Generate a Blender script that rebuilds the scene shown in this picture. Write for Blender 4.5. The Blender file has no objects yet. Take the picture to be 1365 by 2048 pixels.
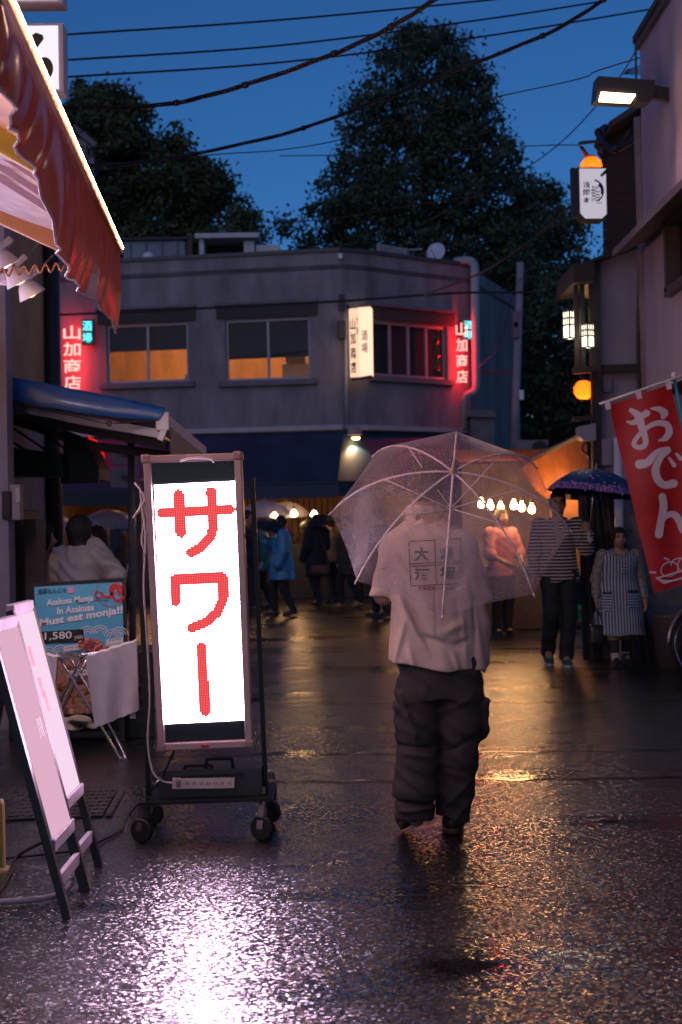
import bpy, bmesh, math, random
import numpy as np
from mathutils import Vector, Matrix, noise as mnoise
from mathutils.bvhtree import BVHTree
random.seed(7); rng = np.random.default_rng(7)
sc = bpy.context.scene
col = sc.collection
R = math.radians
V = Vector

# ---------------------------------------------------------------- camera
W0, H0, FPX, HC = 1365, 2048, 2844.4, 1.42
PITCH, ROLL = math.atan(31 / FPX), R(1.0)
_f = V((0, math.cos(PITCH), math.sin(PITCH)))
_u0 = V((0, -math.sin(PITCH), math.cos(PITCH)))
_r0 = V((1, 0, 0))
_r = _r0 * math.cos(ROLL) - _u0 * math.sin(ROLL)
_u = _u0 * math.cos(ROLL) + _r0 * math.sin(ROLL)
CAM = V((0, 0, HC))
cd = bpy.data.cameras.new('camera'); cam = bpy.data.objects.new('camera', cd); col.objects.link(cam)
cam.matrix_world = Matrix(((_r.x, _u.x, -_f.x, 0), (_r.y, _u.y, -_f.y, 0), (_r.z, _u.z, -_f.z, HC), (0, 0, 0, 1)))
cd.sensor_fit = 'VERTICAL'; cd.sensor_height = 36; cd.lens = 50; cd.clip_end = 600; cd.clip_start = .1
cd.dof.use_dof = True; cd.dof.focus_distance = 6.5; cd.dof.aperture_fstop = 4.0
sc.camera = cam

# ---------------------------------------------------------------- sky, sun, exposure
SUN_EL, SUN_AZ = R(15), R(200)
world = bpy.data.worlds.new('World'); sc.world = world; world.use_nodes = True
nt = world.node_tree; nt.nodes.clear()
sky = nt.nodes.new('ShaderNodeTexSky'); sky.sky_type = 'NISHITA'; sky.sun_disc = False
sky.sun_elevation = SUN_EL; sky.sun_rotation = SUN_AZ; sky.air_density = 1.0; sky.dust_density = 0.2; sky.ozone_density = 10.0
tint = nt.nodes.new('ShaderNodeMix'); tint.data_type = 'RGBA'; tint.blend_type = 'MULTIPLY'; tint.inputs[0].default_value = 1
tint.inputs[7].default_value = (1, 1, 1, 1)
bg = nt.nodes.new('ShaderNodeBackground'); bg.inputs[1].default_value = 0.070
wo = nt.nodes.new('ShaderNodeOutputWorld')
nt.links.new(sky.outputs[0], tint.inputs[6]); nt.links.new(tint.outputs[2], bg.inputs[0]); nt.links.new(bg.outputs[0], wo.inputs[0])
sd = bpy.data.lights.new('sun', 'SUN'); sun = bpy.data.objects.new('sun', sd); col.objects.link(sun)
sd.energy = 0.36; sd.angle = R(75); sd.color = (1, .72, .85)
sun.rotation_euler = (R(72), 0, R(-20))      # last soft glow, from behind the camera
sc.view_settings.view_transform = 'Standard'; sc.view_settings.look = 'None'
sc.view_settings.exposure = 0; sc.view_settings.gamma = 1
sc.cycles.max_bounces = 8; sc.cycles.transparent_max_bounces = 24
sc.cycles.sample_clamp_indirect = 4; sc.cycles.caustics_reflective = False; sc.cycles.caustics_refractive = False
sc.cycles.use_denoising = True

# ---------------------------------------------------------------- helpers
def ray(x, y):
    return (_f * FPX + _r * (x - W0 / 2) + _u * (H0 / 2 - y)).normalized()
def P(x, y, d):
    r = ray(x, y); return CAM + r * (d / r.y)
def G(x, y, z=0.0):
    r = ray(x, y); return CAM + r * ((z - HC) / r.z)
def PL(x, y, pt, n):
    r = ray(x, y); return CAM + r * ((pt - CAM).dot(n) / r.dot(n))

def link(o, parent=None):
    col.objects.link(o)
    if parent is not None:
        o.parent = parent
        bw = parent
        while bw.parent: bw = bw.parent
        if bw == parent:
            o.matrix_parent_inverse = Matrix.Translation(-parent.location)
    return o
def tag(o, label, cat, group=None, kind=None):
    if label: o['label'] = label
    if cat: o['category'] = cat
    if group: o['group'] = group
    if kind: o['kind'] = kind
    return o
def thing(name, label, cat, loc=(0, 0, 0), group=None):
    o = bpy.data.objects.new(name, None); o.location = loc; o.empty_display_size = .1
    col.objects.link(o); return tag(o, label, cat, group)
def mesh(name, v, f, mat, parent=None, smooth=False, mats=None, midx=None):
    me = bpy.data.meshes.new(name)
    me.from_pydata([tuple(map(float, p)) for p in v], [], f)
    if mats:
        for m in mats: me.materials.append(m)
        if midx is not None: me.polygons.foreach_set('material_index', midx)
    elif mat: me.materials.append(mat)
    if smooth: me.polygons.foreach_set('use_smooth', [True] * len(me.polygons))
    me.update()
    return link(bpy.data.objects.new(name, me), parent)
def copy_tree(o, parent=None):
    c = o.copy(); col.objects.link(c); c.parent = parent
    for ch in o.children: copy_tree(ch, c)
    return c

class B:
    """collects shapes into one mesh"""
    def __init__(s): s.v = []; s.f = []
    def add(s, v, f):
        n = len(s.v); s.v += [V(p) for p in v]; s.f += [tuple(i + n for i in q) for q in f]; return s
    def box(s, c, size, M=None, bev=0.0):
        c = V(c); x, y, z = [k / 2 for k in size]
        if bev <= 0:
            pts = [V((a * x, b * y, d * z)) for a in (-1, 1) for b in (-1, 1) for d in (-1, 1)]
            fs = [(0, 1, 3, 2), (4, 6, 7, 5), (0, 4, 5, 1), (2, 3, 7, 6), (0, 2, 6, 4), (1, 5, 7, 3)]
        else:
            bm = bmesh.new(); bmesh.ops.create_cube(bm, size=1)
            for q in bm.verts: q.co = V((q.co.x * 2 * x, q.co.y * 2 * y, q.co.z * 2 * z))
            bmesh.ops.bevel(bm, geom=bm.edges[:], offset=min(bev, x * .9, y * .9, z * .9), segments=2, affect='EDGES', profile=.6)
            bm.verts.index_update()
            pts = [q.co.copy() for q in bm.verts]; fs = [[q.index for q in f.verts] for f in bm.faces]; bm.free()
        if M is not None: pts = [M @ p for p in pts]
        return s.add([p + c for p in pts], fs)
    def bar(s, p, q, w, h, up=(0, 0, 1), bev=0.0):
        p, q = V(p), V(q); d = (q - p); L = d.length; d.normalize(); up = V(up)
        if abs(d.dot(up)) > .97: up = V((0, 1, 0))
        a = d.cross(up).normalized(); b = a.cross(d).normalized()
        M = Matrix((d, a, b)).transposed()
        return s.box((p + q) / 2, (L, w, h), M, bev)
    def tube(s, pts, r, n=8, caps=True):
        pts = [V(p) for p in pts]; rr = r if isinstance(r, (list, tuple)) else [r] * len(pts)
        base = len(s.v); prev = None
        for i, p in enumerate(pts):
            t = (pts[min(i + 1, len(pts) - 1)] - pts[max(i - 1, 0)]).normalized()
            if prev is None:
                a = t.cross(V((0, 0, 1)));
                if a.length < .05: a = t.cross(V((1, 0, 0)))
            else: a = prev - t * prev.dot(t)
            a.normalize(); prev = a; b = t.cross(a)
            for k in range(n):
                g = 2 * math.pi * k / n; s.v.append(p + (a * math.cos(g) + b * math.sin(g)) * rr[i])
        for i in range(len(pts) - 1):
            for k in range(n):
                k2 = (k + 1) % n
                s.f.append((base + i * n + k, base + i * n + k2, base + (i + 1) * n + k2, base + (i + 1) * n + k))
        if caps:
            s.f.append(tuple(base + k for k in range(n))[::-1]); s.f.append(tuple(base + (len(pts) - 1) * n + k for k in range(n)))
        return s
    def lathe(s, prof, c, axis=(0, 0, 1), n=20):
        ax = V(axis).normalized(); a = ax.cross(V((0.3, 1, 0.1))).normalized(); b = ax.cross(a); c = V(c); base = len(s.v)
        for (r, z) in prof:
            for k in range(n):
                g = 2 * math.pi * k / n; s.v.append(c + ax * z + (a * math.cos(g) + b * math.sin(g)) * r)
        for i in range(len(prof) - 1):
            for k in range(n):
                k2 = (k + 1) % n
                s.f.append((base + i * n + k, base + i * n + k2, base + (i + 1) * n + k2, base + (i + 1) * n + k))
        return s
    def prism(s, poly, ext):
        """closed polygon (list of 3D points) extruded by vector ext"""
        ext = V(ext); n = len(poly); base = len(s.v)
        s.v += [V(p) for p in poly] + [V(p) + ext for p in poly]
        s.f.append(tuple(base + i for i in range(n))[::-1]); s.f.append(tuple(base + n + i for i in range(n)))
        for i in range(n):
            j = (i + 1) % n; s.f.append((base + i, base + j, base + n + j, base + n + i))
        return s
    def grid(s, rows):
        base = len(s.v); nr = len(rows); nc = len(rows[0])
        for r in rows: s.v += [V(p) for p in r]
        for i in range(nr - 1):
            for j in range(nc - 1):
                s.f.append((base + i * nc + j, base + i * nc + j + 1, base + (i + 1) * nc + j + 1, base + (i + 1) * nc + j))
        return s
    def build(s, name, mat, parent=None, smooth=False, **k):
        return mesh(name, s.v, s.f, mat, parent, smooth, **k)

def cat_pts(a, b, sag, n=24):
    a, b = V(a), V(b)
    return [a.lerp(b, t) - V((0, 0, sag * 4 * t * (1 - t))) for t in [i / n for i in range(n + 1)]]
def spline(pts, n=8):
    pts = [V(p) for p in pts]; out = []
    q = [pts[0] * 2 - pts[1]] + pts + [pts[-1] * 2 - pts[-2]]
    for i in range(1, len(q) - 2):
        for k in range(n):
            t = k / n; p0, p1, p2, p3 = q[i - 1:i + 3]
            out.append(.5 * ((2 * p1) + (p2 - p0) * t + (2 * p0 - 5 * p1 + 4 * p2 - p3) * t * t + (3 * p1 - p0 - 3 * p2 + p3) * t ** 3))
    out.append(pts[-1]); return out

# ---------------------------------------------------------------- materials
_mc = {}
def _new(name):
    m = bpy.data.materials.new(name); m.use_nodes = True; t = m.node_tree
    return m, t, t.nodes['Principled BSDF'], t.nodes['Material Output']
def M(name, c, rough=.6, metal=0., bump=0., bs=60., var=.18, vs=4., spec=.5, streak=False, coat=0., sub=0.):
    if name in _mc: return _mc[name]
    m, t, b, o = _new(name); L = t.links
    b.inputs['Roughness'].default_value = rough; b.inputs['Metallic'].default_value = metal
    b.inputs['Specular IOR Level'].default_value = spec
    if coat: b.inputs['Coat Weight'].default_value = coat; b.inputs['Coat Roughness'].default_value = .12
    tc = t.nodes.new('ShaderNodeTexCoord'); mp = t.nodes.new('ShaderNodeMapping')
    L.new(tc.outputs['Object'], mp.inputs[0])
    if streak: mp.inputs['Scale'].default_value = (1.3, 1.3, .4)
    nz = t.nodes.new('ShaderNodeTexNoise'); nz.inputs['Scale'].default_value = vs; nz.inputs['Detail'].default_value = 6
    nz.inputs['Roughness'].default_value = .62
    L.new(mp.outputs[0], nz.inputs['Vector'])
    mr = t.nodes.new('ShaderNodeMapRange'); mr.inputs[1].default_value = .3; mr.inputs[2].default_value = .7
    mr.inputs[3].default_value = 1 - var; mr.inputs[4].default_value = 1 + var * .6
    L.new(nz.outputs[0], mr.inputs[0])
    mx = t.nodes.new('ShaderNodeMix'); mx.data_type = 'RGBA'; mx.blend_type = 'MULTIPLY'; mx.inputs[0].default_value = 1
    mx.inputs[6].default_value = (*c, 1); L.new(mr.outputs[0], mx.inputs[7]); L.new(mx.outputs[2], b.inputs['Base Color'])
    mr2 = t.nodes.new('ShaderNodeMapRange'); mr2.inputs[3].default_value = max(.03, rough - .12); mr2.inputs[4].default_value = min(1, rough + .12)
    L.new(nz.outputs[0], mr2.inputs[0]); L.new(mr2.outputs[0], b.inputs['Roughness'])
    if bump:
        n2 = t.nodes.new('ShaderNodeTexNoise'); n2.inputs['Scale'].default_value = bs; n2.inputs['Detail'].default_value = 4
        L.new(tc.outputs['Object'], n2.inputs['Vector'])
        bp = t.nodes.new('ShaderNodeBump'); bp.inputs['Strength'].default_value = bump; bp.inputs['Distance'].default_value = .01
        L.new(n2.outputs[0], bp.inputs['Height']); L.new(bp.outputs[0], b.inputs['Normal'])
    _mc[name] = m; return m
def E(name, c, s):
    if name in _mc: return _mc[name]
    m, t, b, o = _new(name); t.nodes.remove(b)
    e = t.nodes.new('ShaderNodeEmission'); e.inputs[0].default_value = (*c, 1); e.inputs[1].default_value = s
    t.links.new(e.outputs[0], o.inputs[0]); _mc[name] = m; return m
def TR(name, c, trans=.5, rough=.5):
    """cloth or paper that lets light through"""
    if name in _mc: return _mc[name]
    m, t, b, o = _new(name); t.nodes.remove(b)
    d = t.nodes.new('ShaderNodeBsdfDiffuse'); d.inputs[0].default_value = (*c, 1)
    l = t.nodes.new('ShaderNodeBsdfTranslucent'); l.inputs[0].default_value = (*c, 1)
    x = t.nodes.new('ShaderNodeMixShader'); x.inputs[0].default_value = trans
    g = t.nodes.new('ShaderNodeBsdfGlossy'); g.inputs['Roughness'].default_value = rough
    y = t.nodes.new('ShaderNodeMixShader'); y.inputs[0].default_value = .06
    nz = t.nodes.new('ShaderNodeTexNoise'); nz.inputs['Scale'].default_value = 9; nz.inputs['Detail'].default_value = 5
    mr = t.nodes.new('ShaderNodeMapRange'); mr.inputs[3].default_value = .6; mr.inputs[4].default_value = 1.3
    mx = t.nodes.new('ShaderNodeMix'); mx.data_type = 'RGBA'; mx.blend_type = 'MULTIPLY'; mx.inputs[0].default_value = 1
    tc = t.nodes.new('ShaderNodeTexCoord'); t.links.new(tc.outputs['Object'], nz.inputs[0]); t.links.new(nz.outputs[0], mr.inputs[0])
    mx.inputs[6].default_value = (*c, 1); t.links.new(mr.outputs[0], mx.inputs[7])
    t.links.new(mx.outputs[2], d.inputs[0]); t.links.new(mx.outputs[2], l.inputs[0])
    t.links.new(d.outputs[0], x.inputs[1]); t.links.new(l.outputs[0], x.inputs[2])
    t.links.new(x.outputs[0], y.inputs[1]); t.links.new(g.outputs[0], y.inputs[2]); t.links.new(y.outputs[0], o.inputs[0])
    _mc[name] = m; return m
def facing(t, lo, hi):
    # edge-on reflectivity that works from both sides of a thin sheet
    g = t.nodes.new('ShaderNodeNewGeometry'); d = t.nodes.new('ShaderNodeVectorMath'); d.operation = 'DOT_PRODUCT'
    t.links.new(g.outputs['Incoming'], d.inputs[0]); t.links.new(g.outputs['Normal'], d.inputs[1])
    a = t.nodes.new('ShaderNodeMath'); a.operation = 'ABSOLUTE'; t.links.new(d.outputs['Value'], a.inputs[0])
    i = t.nodes.new('ShaderNodeMath'); i.operation = 'SUBTRACT'; i.inputs[0].default_value = 1; t.links.new(a.outputs[0], i.inputs[1])
    p = t.nodes.new('ShaderNodeMath'); p.operation = 'POWER'; p.inputs[1].default_value = 4; t.links.new(i.outputs[0], p.inputs[0])
    m = t.nodes.new('ShaderNodeMapRange'); m.inputs[3].default_value = lo; m.inputs[4].default_value = hi; t.links.new(p.outputs[0], m.inputs[0]); return m
def GLASS(name, c=(.9, .95, 1), a=.75, rough=.05):
    """thin pane: mostly see-through with a reflection"""
    if name in _mc: return _mc[name]
    m, t, b, o = _new(name); t.nodes.remove(b)
    tr = t.nodes.new('ShaderNodeBsdfTransparent'); tr.inputs[0].default_value = (*[k * a + (1 - a) * .6 for k in c], 1)
    g = t.nodes.new('ShaderNodeBsdfGlossy'); g.inputs['Roughness'].default_value = rough
    fr = facing(t, .015, .4)
    x = t.nodes.new('ShaderNodeMixShader')
    t.links.new(fr.outputs[0], x.inputs[0]); t.links.new(tr.outputs[0], x.inputs[1]); t.links.new(g.outputs[0], x.inputs[2]); t.links.new(x.outputs[0], o.inputs[0])
    _mc[name] = m; return m
def STRIPES(name, ca, cb, axis, freq, duty=.5, rough=.85, wob=.004, bump=.2):
    if name in _mc: return _mc[name]
    m, t, b, o = _new(name); L = t.links; b.inputs['Roughness'].default_value = rough
    tc = t.nodes.new('ShaderNodeTexCoord'); sp = t.nodes.new('ShaderNodeSeparateXYZ'); L.new(tc.outputs['Object'], sp.inputs[0])
    nz = t.nodes.new('ShaderNodeTexNoise'); nz.inputs['Scale'].default_value = 7; L.new(tc.outputs['Object'], nz.inputs[0])
    w = t.nodes.new('ShaderNodeMath'); w.operation = 'MULTIPLY_ADD'; w.inputs[1].default_value = wob * 2; L.new(nz.outputs[0], w.inputs[0]); L.new(sp.outputs[axis], w.inputs[2])
    f = t.nodes.new('ShaderNodeMath'); f.operation = 'MULTIPLY'; f.inputs[1].default_value = freq; L.new(w.outputs[0], f.inputs[0])
    fr = t.nodes.new('ShaderNodeMath'); fr.operation = 'FRACT'; L.new(f.outputs[0], fr.inputs[0])
    gt = t.nodes.new('ShaderNodeMath'); gt.operation = 'GREATER_THAN'; gt.inputs[1].default_value = duty; L.new(fr.outputs[0], gt.inputs[0])
    mx = t.nodes.new('ShaderNodeMix'); mx.data_type = 'RGBA'; mx.inputs[6].default_value = (*ca, 1); mx.inputs[7].default_value = (*cb, 1)
    L.new(gt.outputs[0], mx.inputs[0]); L.new(mx.outputs[2], b.inputs['Base Color'])
    _mc[name] = m; return m

# ---------------------------------------------------------------- lettering
def text_geo(s, bold=0.0):
    cu = bpy.data.curves.new('lettering', 'FONT'); cu.body = s; cu.size = 1; cu.offset = bold; cu.resolution_u = 3
    cu.align_x = 'LEFT'
    ob = bpy.data.objects.new('lettering', cu); col.objects.link(ob)
    me = bpy.data.meshes.new_from_object(ob.evaluated_get(bpy.context.evaluated_depsgraph_get()))
    v = np.array([p.co[:] for p in me.vertices]).reshape(-1, 3); f = [tuple(p.vertices) for p in me.polygons]
    bpy.data.objects.remove(ob); bpy.data.curves.remove(cu); bpy.data.meshes.remove(me)
    return v, f
def lay(s, quad, mat, parent, name='lettering', bold=0.0, lift=0.004, vertical=False):
    """lettering fitted to a quad of world points (bottom-left, bottom-right, top-left)"""
    bl, br, tl = [V(q) for q in quad]; ux = br - bl; uy = tl - bl; n = ux.cross(uy).normalized() * lift
    b = B(); parts = list(s) if vertical else [s]
    for i, ch in enumerate(parts):
        v, f = text_geo(ch, bold)
        if len(v) == 0: continue
        lo, hi = v.min(0), v.max(0); w = max(hi[0] - lo[0], 1e-4); h = max(hi[1] - lo[1], 1e-4)
        pts = []
        for p in v:
            a, c = (p[0] - lo[0]) / w, (p[1] - lo[1]) / h
            if vertical:
                k = len(parts); c = (c * .82 + .09 + (k - 1 - i)) / k
            pts.append(bl + ux * a + uy * c + n)
        b.add(pts, f)
    return b.build(name, mat, parent)

# ---------------------------------------------------------------- implicit surfaces (cloth, bodies)
def surf(fn, lo, hi, h):
    lo = np.array(lo, float); hi = np.array(hi, float); n = np.ceil((hi - lo) / h).astype(int) + 1
    blk = 6; nb = np.ceil(n / blk).astype(int); n = nb * blk
    bc = np.stack(np.meshgrid(*[lo[i] + (np.arange(nb[i]) * blk + (blk - 1) / 2) * h for i in range(3)], indexing='ij'), -1).reshape(-1, 3)
    dc = fn(bc); act = np.abs(dc) < blk * h * 1.35 + .03
    D = np.repeat(np.where(dc > 0, 1., -1.)[:, None], blk ** 3, 1)
    o = np.stack(np.meshgrid(*[(np.arange(blk) - (blk - 1) / 2) * h] * 3, indexing='ij'), -1).reshape(-1, 3)
    ids = np.nonzero(act)[0]
    if len(ids):
        pts = (bc[ids][:, None, :] + o[None]).reshape(-1, 3)
        D[ids] = fn(pts).reshape(len(ids), -1)
    D = D.reshape(nb[0], nb[1], nb[2], blk, blk, blk).transpose(0, 3, 1, 4, 2, 5).reshape(*n)
    S = D < 0; N = n - 1
    corners = [(i, j, k) for i in (0, 1) for j in (0, 1) for k in (0, 1)]
    cnt = sum(S[i:i + N[0], j:j + N[1], k:k + N[2]].astype(int) for i, j, k in corners)
    cell = (cnt > 0) & (cnt < 8); idx = -np.ones(cell.shape, int); C = np.argwhere(cell); idx[cell] = np.arange(len(C))
    acc = np.zeros((len(C), 3)); num = np.zeros(len(C))
    for a in range(8):
        for b_ in range(a + 1, 8):
            ca, cb = np.array(corners[a]), np.array(corners[b_])
            if abs(ca - cb).sum() != 1: continue
            da = D[tuple((C + ca).T)]; db = D[tuple((C + cb).T)]; m = (da < 0) != (db < 0)
            t = np.where(m, da / np.where(m, da - db, 1), 0)
            p = ca + (cb - ca) * t[:, None]; acc[m] += p[m]; num[m] += 1
    vert = lo + (C + acc / num[:, None]) * h
    faces = []
    for ax in range(3):
        b1, b2 = (ax + 1) % 3, (ax + 2) % 3
        sl0 = [slice(None)] * 3; sl1 = [slice(None)] * 3; sl0[ax] = slice(0, -1); sl1[ax] = slice(1, None)
        x = S[tuple(sl0)] != S[tuple(sl1)]; e = np.argwhere(x)
        e = e[(e[:, b1] > 0) & (e[:, b2] > 0) & (e[:, b1] < N[b1]) & (e[:, b2] < N[b2]) & (e[:, ax] < N[ax])]
        q = []
        for o1, o2 in ((-1, -1), (0, -1), (0, 0), (-1, 0)):
            k = e.copy(); k[:, b1] += o1; k[:, b2] += o2; q.append(idx[tuple(k.T)])
        q = np.stack(q, 1); ins = S[tuple(e.T)]; q[~ins] = q[~ins][:, ::-1]; faces.append(q)
    F = np.concatenate(faces); F = F[(F >= 0).all(1)]
    return vert, F
def smesh(name, vert, F, mat, parent, smooth=True):
    me = bpy.data.meshes.new(name); me.vertices.add(len(vert)); me.vertices.foreach_set('co', vert.astype(np.float32).ravel())
    me.loops.add(F.size); me.loops.foreach_set('vertex_index', F.astype(np.int32).ravel())
    me.polygons.add(len(F)); me.polygons.foreach_set('loop_start', np.arange(0, F.size, 4, dtype=np.int32))
    me.polygons.foreach_set('use_smooth', np.ones(len(F), bool)); me.update(calc_edges=True); me.validate()
    if mat: me.materials.append(mat)
    return link(bpy.data.objects.new(name, me), parent)
def nrm(d): return np.sqrt((d * d).sum(-1))
def cap(p, a, b, ra, rb):
    a, b = np.array(a, float), np.array(b, float); ab = b - a; L = max((ab * ab).sum(), 1e-9)
    h = np.clip(((p - a) @ ab) / L, 0, 1); return nrm(p - a - h[:, None] * ab) - (ra + (rb - ra) * h)
def ell(p, c, r):
    r = np.array(r, float); q = (p - np.array(c, float)) / r; k = nrm(q); return (k - 1) * r.min() * np.clip(k, .6, 3) / np.clip(k, 1, 3)
def smin(a, b, k):
    h = np.clip(.5 + .5 * (b - a) / k, 0, 1); return b + (a - b) * h - k * h * (1 - h)
def smax(a, b, k): return -smin(-a, -b, k)
def chain(p, pts, rs, k=.03):
    d = None
    for i in range(len(pts) - 1):
        e = cap(p, pts[i], pts[i + 1], rs[i], rs[i + 1]); d = e if d is None else smin(d, e, k)
    return d

def lamp_light(kind, loc, energy, c, size=.05, spot=None, aim=None, blend=.5):
    ld = bpy.data.lights.new('lamp_light', kind); ld.energy = energy; ld.color = c; ld.shadow_soft_size = size
    if spot: ld.spot_size = R(spot); ld.spot_blend = blend
    lo = bpy.data.objects.new('lamp_light', ld); lo.location = loc
    if aim is not None: lo.rotation_euler = (V(aim) - V(loc)).to_track_quat('-Z', 'Y').to_euler()
    col.objects.link(lo); return lo
# ================================================================ ground
def road_mat():
    m, t, b, o = _new('wet_asphalt'); L = t.links
    tc = t.nodes.new('ShaderNodeTexCoord'); ob = tc.outputs['Object']
    def noise(s, d=4, r=.6, dist=0, vec=None):
        n = t.nodes.new('ShaderNodeTexNoise'); n.inputs['Scale'].default_value = s; n.inputs['Detail'].default_value = d
        n.inputs['Roughness'].default_value = r; n.inputs['Distortion'].default_value = dist; L.new(vec or ob, n.inputs['Vector']); return n.outputs[0]
    def mr(x, a, b_, c, d):
        n = t.nodes.new('ShaderNodeMapRange'); n.inputs[1].default_value = a; n.inputs[2].default_value = b_; n.inputs[3].default_value = c; n.inputs[4].default_value = d
        L.new(x, n.inputs[0]); return n.outputs[0]
    def math2(op, x, y):
        n = t.nodes.new('ShaderNodeMath'); n.operation = op
        for i, q in enumerate((x, y)):
            if isinstance(q, (int, float)): n.inputs[i].default_value = q
            else: L.new(q, n.inputs[i])
        return n.outputs[0]
    mp = t.nodes.new('ShaderNodeMapping'); mp.inputs['Scale'].default_value = (.55, 1.5, 1); L.new(ob, mp.inputs[0])
    puddle = mr(noise(1.15, 5, .55, .4, mp.outputs[0]), .56, .70, 0, 1)          # standing water
    damp = mr(noise(.6, 4), .3, .7, 0, 1)
    vo = t.nodes.new('ShaderNodeTexVoronoi'); vo.inputs['Scale'].default_value = 105; L.new(ob, vo.inputs['Vector'])
    grain = noise(280, 2, .7)
    colr = t.nodes.new('ShaderNodeMix'); colr.data_type = 'RGBA'; colr.inputs[6].default_value = (.004, .004, .005, 1); colr.inputs[7].default_value = (.04, .038, .043, 1)
    L.new(mr(vo.outputs['Color'], .35, 1, 0, 1), colr.inputs[0]); L.new(colr.outputs[2], b.inputs['Base Color'])
    rough = math2('MULTIPLY', math2('ADD', mr(damp, 0, 1, .2, .34), mr(grain, .3, .7, -.05, .08)), mr(puddle, 0, 1, 1, .18))
    L.new(rough, b.inputs['Roughness'])
    # every stone of the aggregate is a little facet with its own tilt, filled level where water stands
    def facets(k, base):
        sb = t.nodes.new('ShaderNodeVectorMath'); sb.operation = 'SUBTRACT'; sb.inputs[1].default_value = (.5, .5, .5); L.new(vo.outputs['Color'], sb.inputs[0])
        pw = t.nodes.new('ShaderNodeVectorMath'); pw.operation = 'SCALE'; L.new(sb.outputs[0], pw.inputs[0]); L.new(mr(puddle, 0, 1, k, .01), pw.inputs['Scale'])
        fl = t.nodes.new('ShaderNodeVectorMath'); fl.operation = 'MULTIPLY'; fl.inputs[1].default_value = (1, 1, 0); L.new(pw.outputs[0], fl.inputs[0])
        ad = t.nodes.new('ShaderNodeVectorMath'); ad.operation = 'ADD'; L.new(fl.outputs[0], ad.inputs[0]); L.new(base, ad.inputs[1])
        nn = t.nodes.new('ShaderNodeVectorMath'); nn.operation = 'NORMALIZE'; L.new(ad.outputs[0], nn.inputs[0]); return nn.outputs[0]
    b2 = t.nodes.new('ShaderNodeBump'); b2.inputs['Distance'].default_value = .010; b2.inputs['Strength'].default_value = .3; L.new(noise(2.2, 3), b2.inputs['Height'])
    L.new(facets(.6, b2.outputs[0]), b.inputs['Normal']); L.new(facets(.27, b2.outputs[0]), b.inputs['Coat Normal'])
    b.inputs['Specular IOR Level'].default_value = .6; b.inputs['Coat Weight'].default_value = 1; b.inputs['Coat IOR'].default_value = 1.45
    L.new(math2('MULTIPLY', mr(damp, 0, 1, .15, .23), mr(puddle, 0, 1, 1, .4)), b.inputs['Coat Roughness'])
    return m
ROAD = road_mat()
b = B(); b.grid([[(x, y, 0) for x in (-250, -8, 0, 8, 250)] for y in (-60, 0, 10, 30, 400)][::-1])
road = b.build('road', ROAD); road['kind'] = 'structure'
for v_ in road.data.polygons: pass
road.data.flip_normals() if road.data.polygons[0].normal.z < 0 else None
SEAM = M('seam_tar', (.008, .008, .009), .12, spec=.8)
for (y0, xa, xb, w) in ((1508, 300, 1500, .02), (1563, 520, 1500, .03), (1409, 560, 1500, .02), (1303, 300, 1500, .03)):
    pts = [G(xa + (xb - xa) * k / 30, y0 + 1.5 * math.sin(k * 1.7) + (682 - (xa + (xb - xa) * k / 30)) * .012, .004) for k in range(31)]
    bb = B(); bb.grid([[p + V((0, w * (1 + .4 * math.sin(i * 2.3)), 0)) for i, p in enumerate(pts)], pts])
    s_ = bb.build('road_seam', SEAM, road); s_.data.flip_normals() if s_.data.polygons[0].normal.z < 0 else None
# steel drain cover, half sunk in the asphalt
dc = thing('drain_cover', 'steel chequer plate drain cover set in wet asphalt beside menu boards', 'drain cover', G(120, 1625))
STEEL = M('steel_plate', (.12, .11, .12), .3, .8, var=.3)
p0, p1, p2, p3 = G(10, 1640, .006), G(205, 1632, .006), G(235, 1580, .006), G(60, 1586, .006)
B().prism([p0, p1, p2, p3], (0, 0, .006)).build('plate', STEEL, dc)
bb = B()
for i in range(14):
    for j in range(7):
        c = p0.lerp(p1, (i + .5) / 14).lerp(p3.lerp(p2, (i + .5) / 14), (j + .5) / 7); a = R(45 if (i + j) % 2 else -45)
        bb.box(c + V((0, 0, .0075)), (.026, .008, .005), Matrix.Rotation(a, 3, 'Z'))
st = bb.build('chequer_studs', STEEL, dc); st['kind'] = 'stuff'
B().bar(p1 + V((.03, 0, .006)), p2 + V((.03, 0, .006)), .03, .014).build('rim', STEEL, dc)

# ================================================================ corner building at the end of the street
GW = M('grey_render', (.23, .205, .225), .85, bump=.25, bs=40, var=.42, vs=1.6, streak=True)
TRIM = M('grey_trim', (.16, .145, .17), .8, var=.25)
FRAME = M('window_alu', (.3, .27, .32), .45, .2)
DARKIN = M('dark_header', (.045, .04, .04), .8)
pC = V((.08, 27, 0)); pC2 = V((.53, 27.22, 0)); pRr = V((2.66, 28.8, 0)); pLl = V((-5.7, 27.95, 0))
ZB, ZT = 3.34, 6.68
bld = thing('corner_building', 'grey rendered two-storey building with neon signs facing the street end', 'building', (-1.5, 29, 0))
def plane(A, Bq): t_ = (Bq - A).normalized(); return A, V((t_.y, -t_.x, 0)), t_
def holes_px(A, Bq, rects):
    a, n, t_ = plane(A, Bq); out = []
    for (x0, y0, x1, y1) in rects:
        p, q = PL(x0, y0, a, n), PL(x1, y1, a, n); out.append(((p - a).dot(t_), (q - a).dot(t_), q.z, p.z))
    return out
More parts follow.
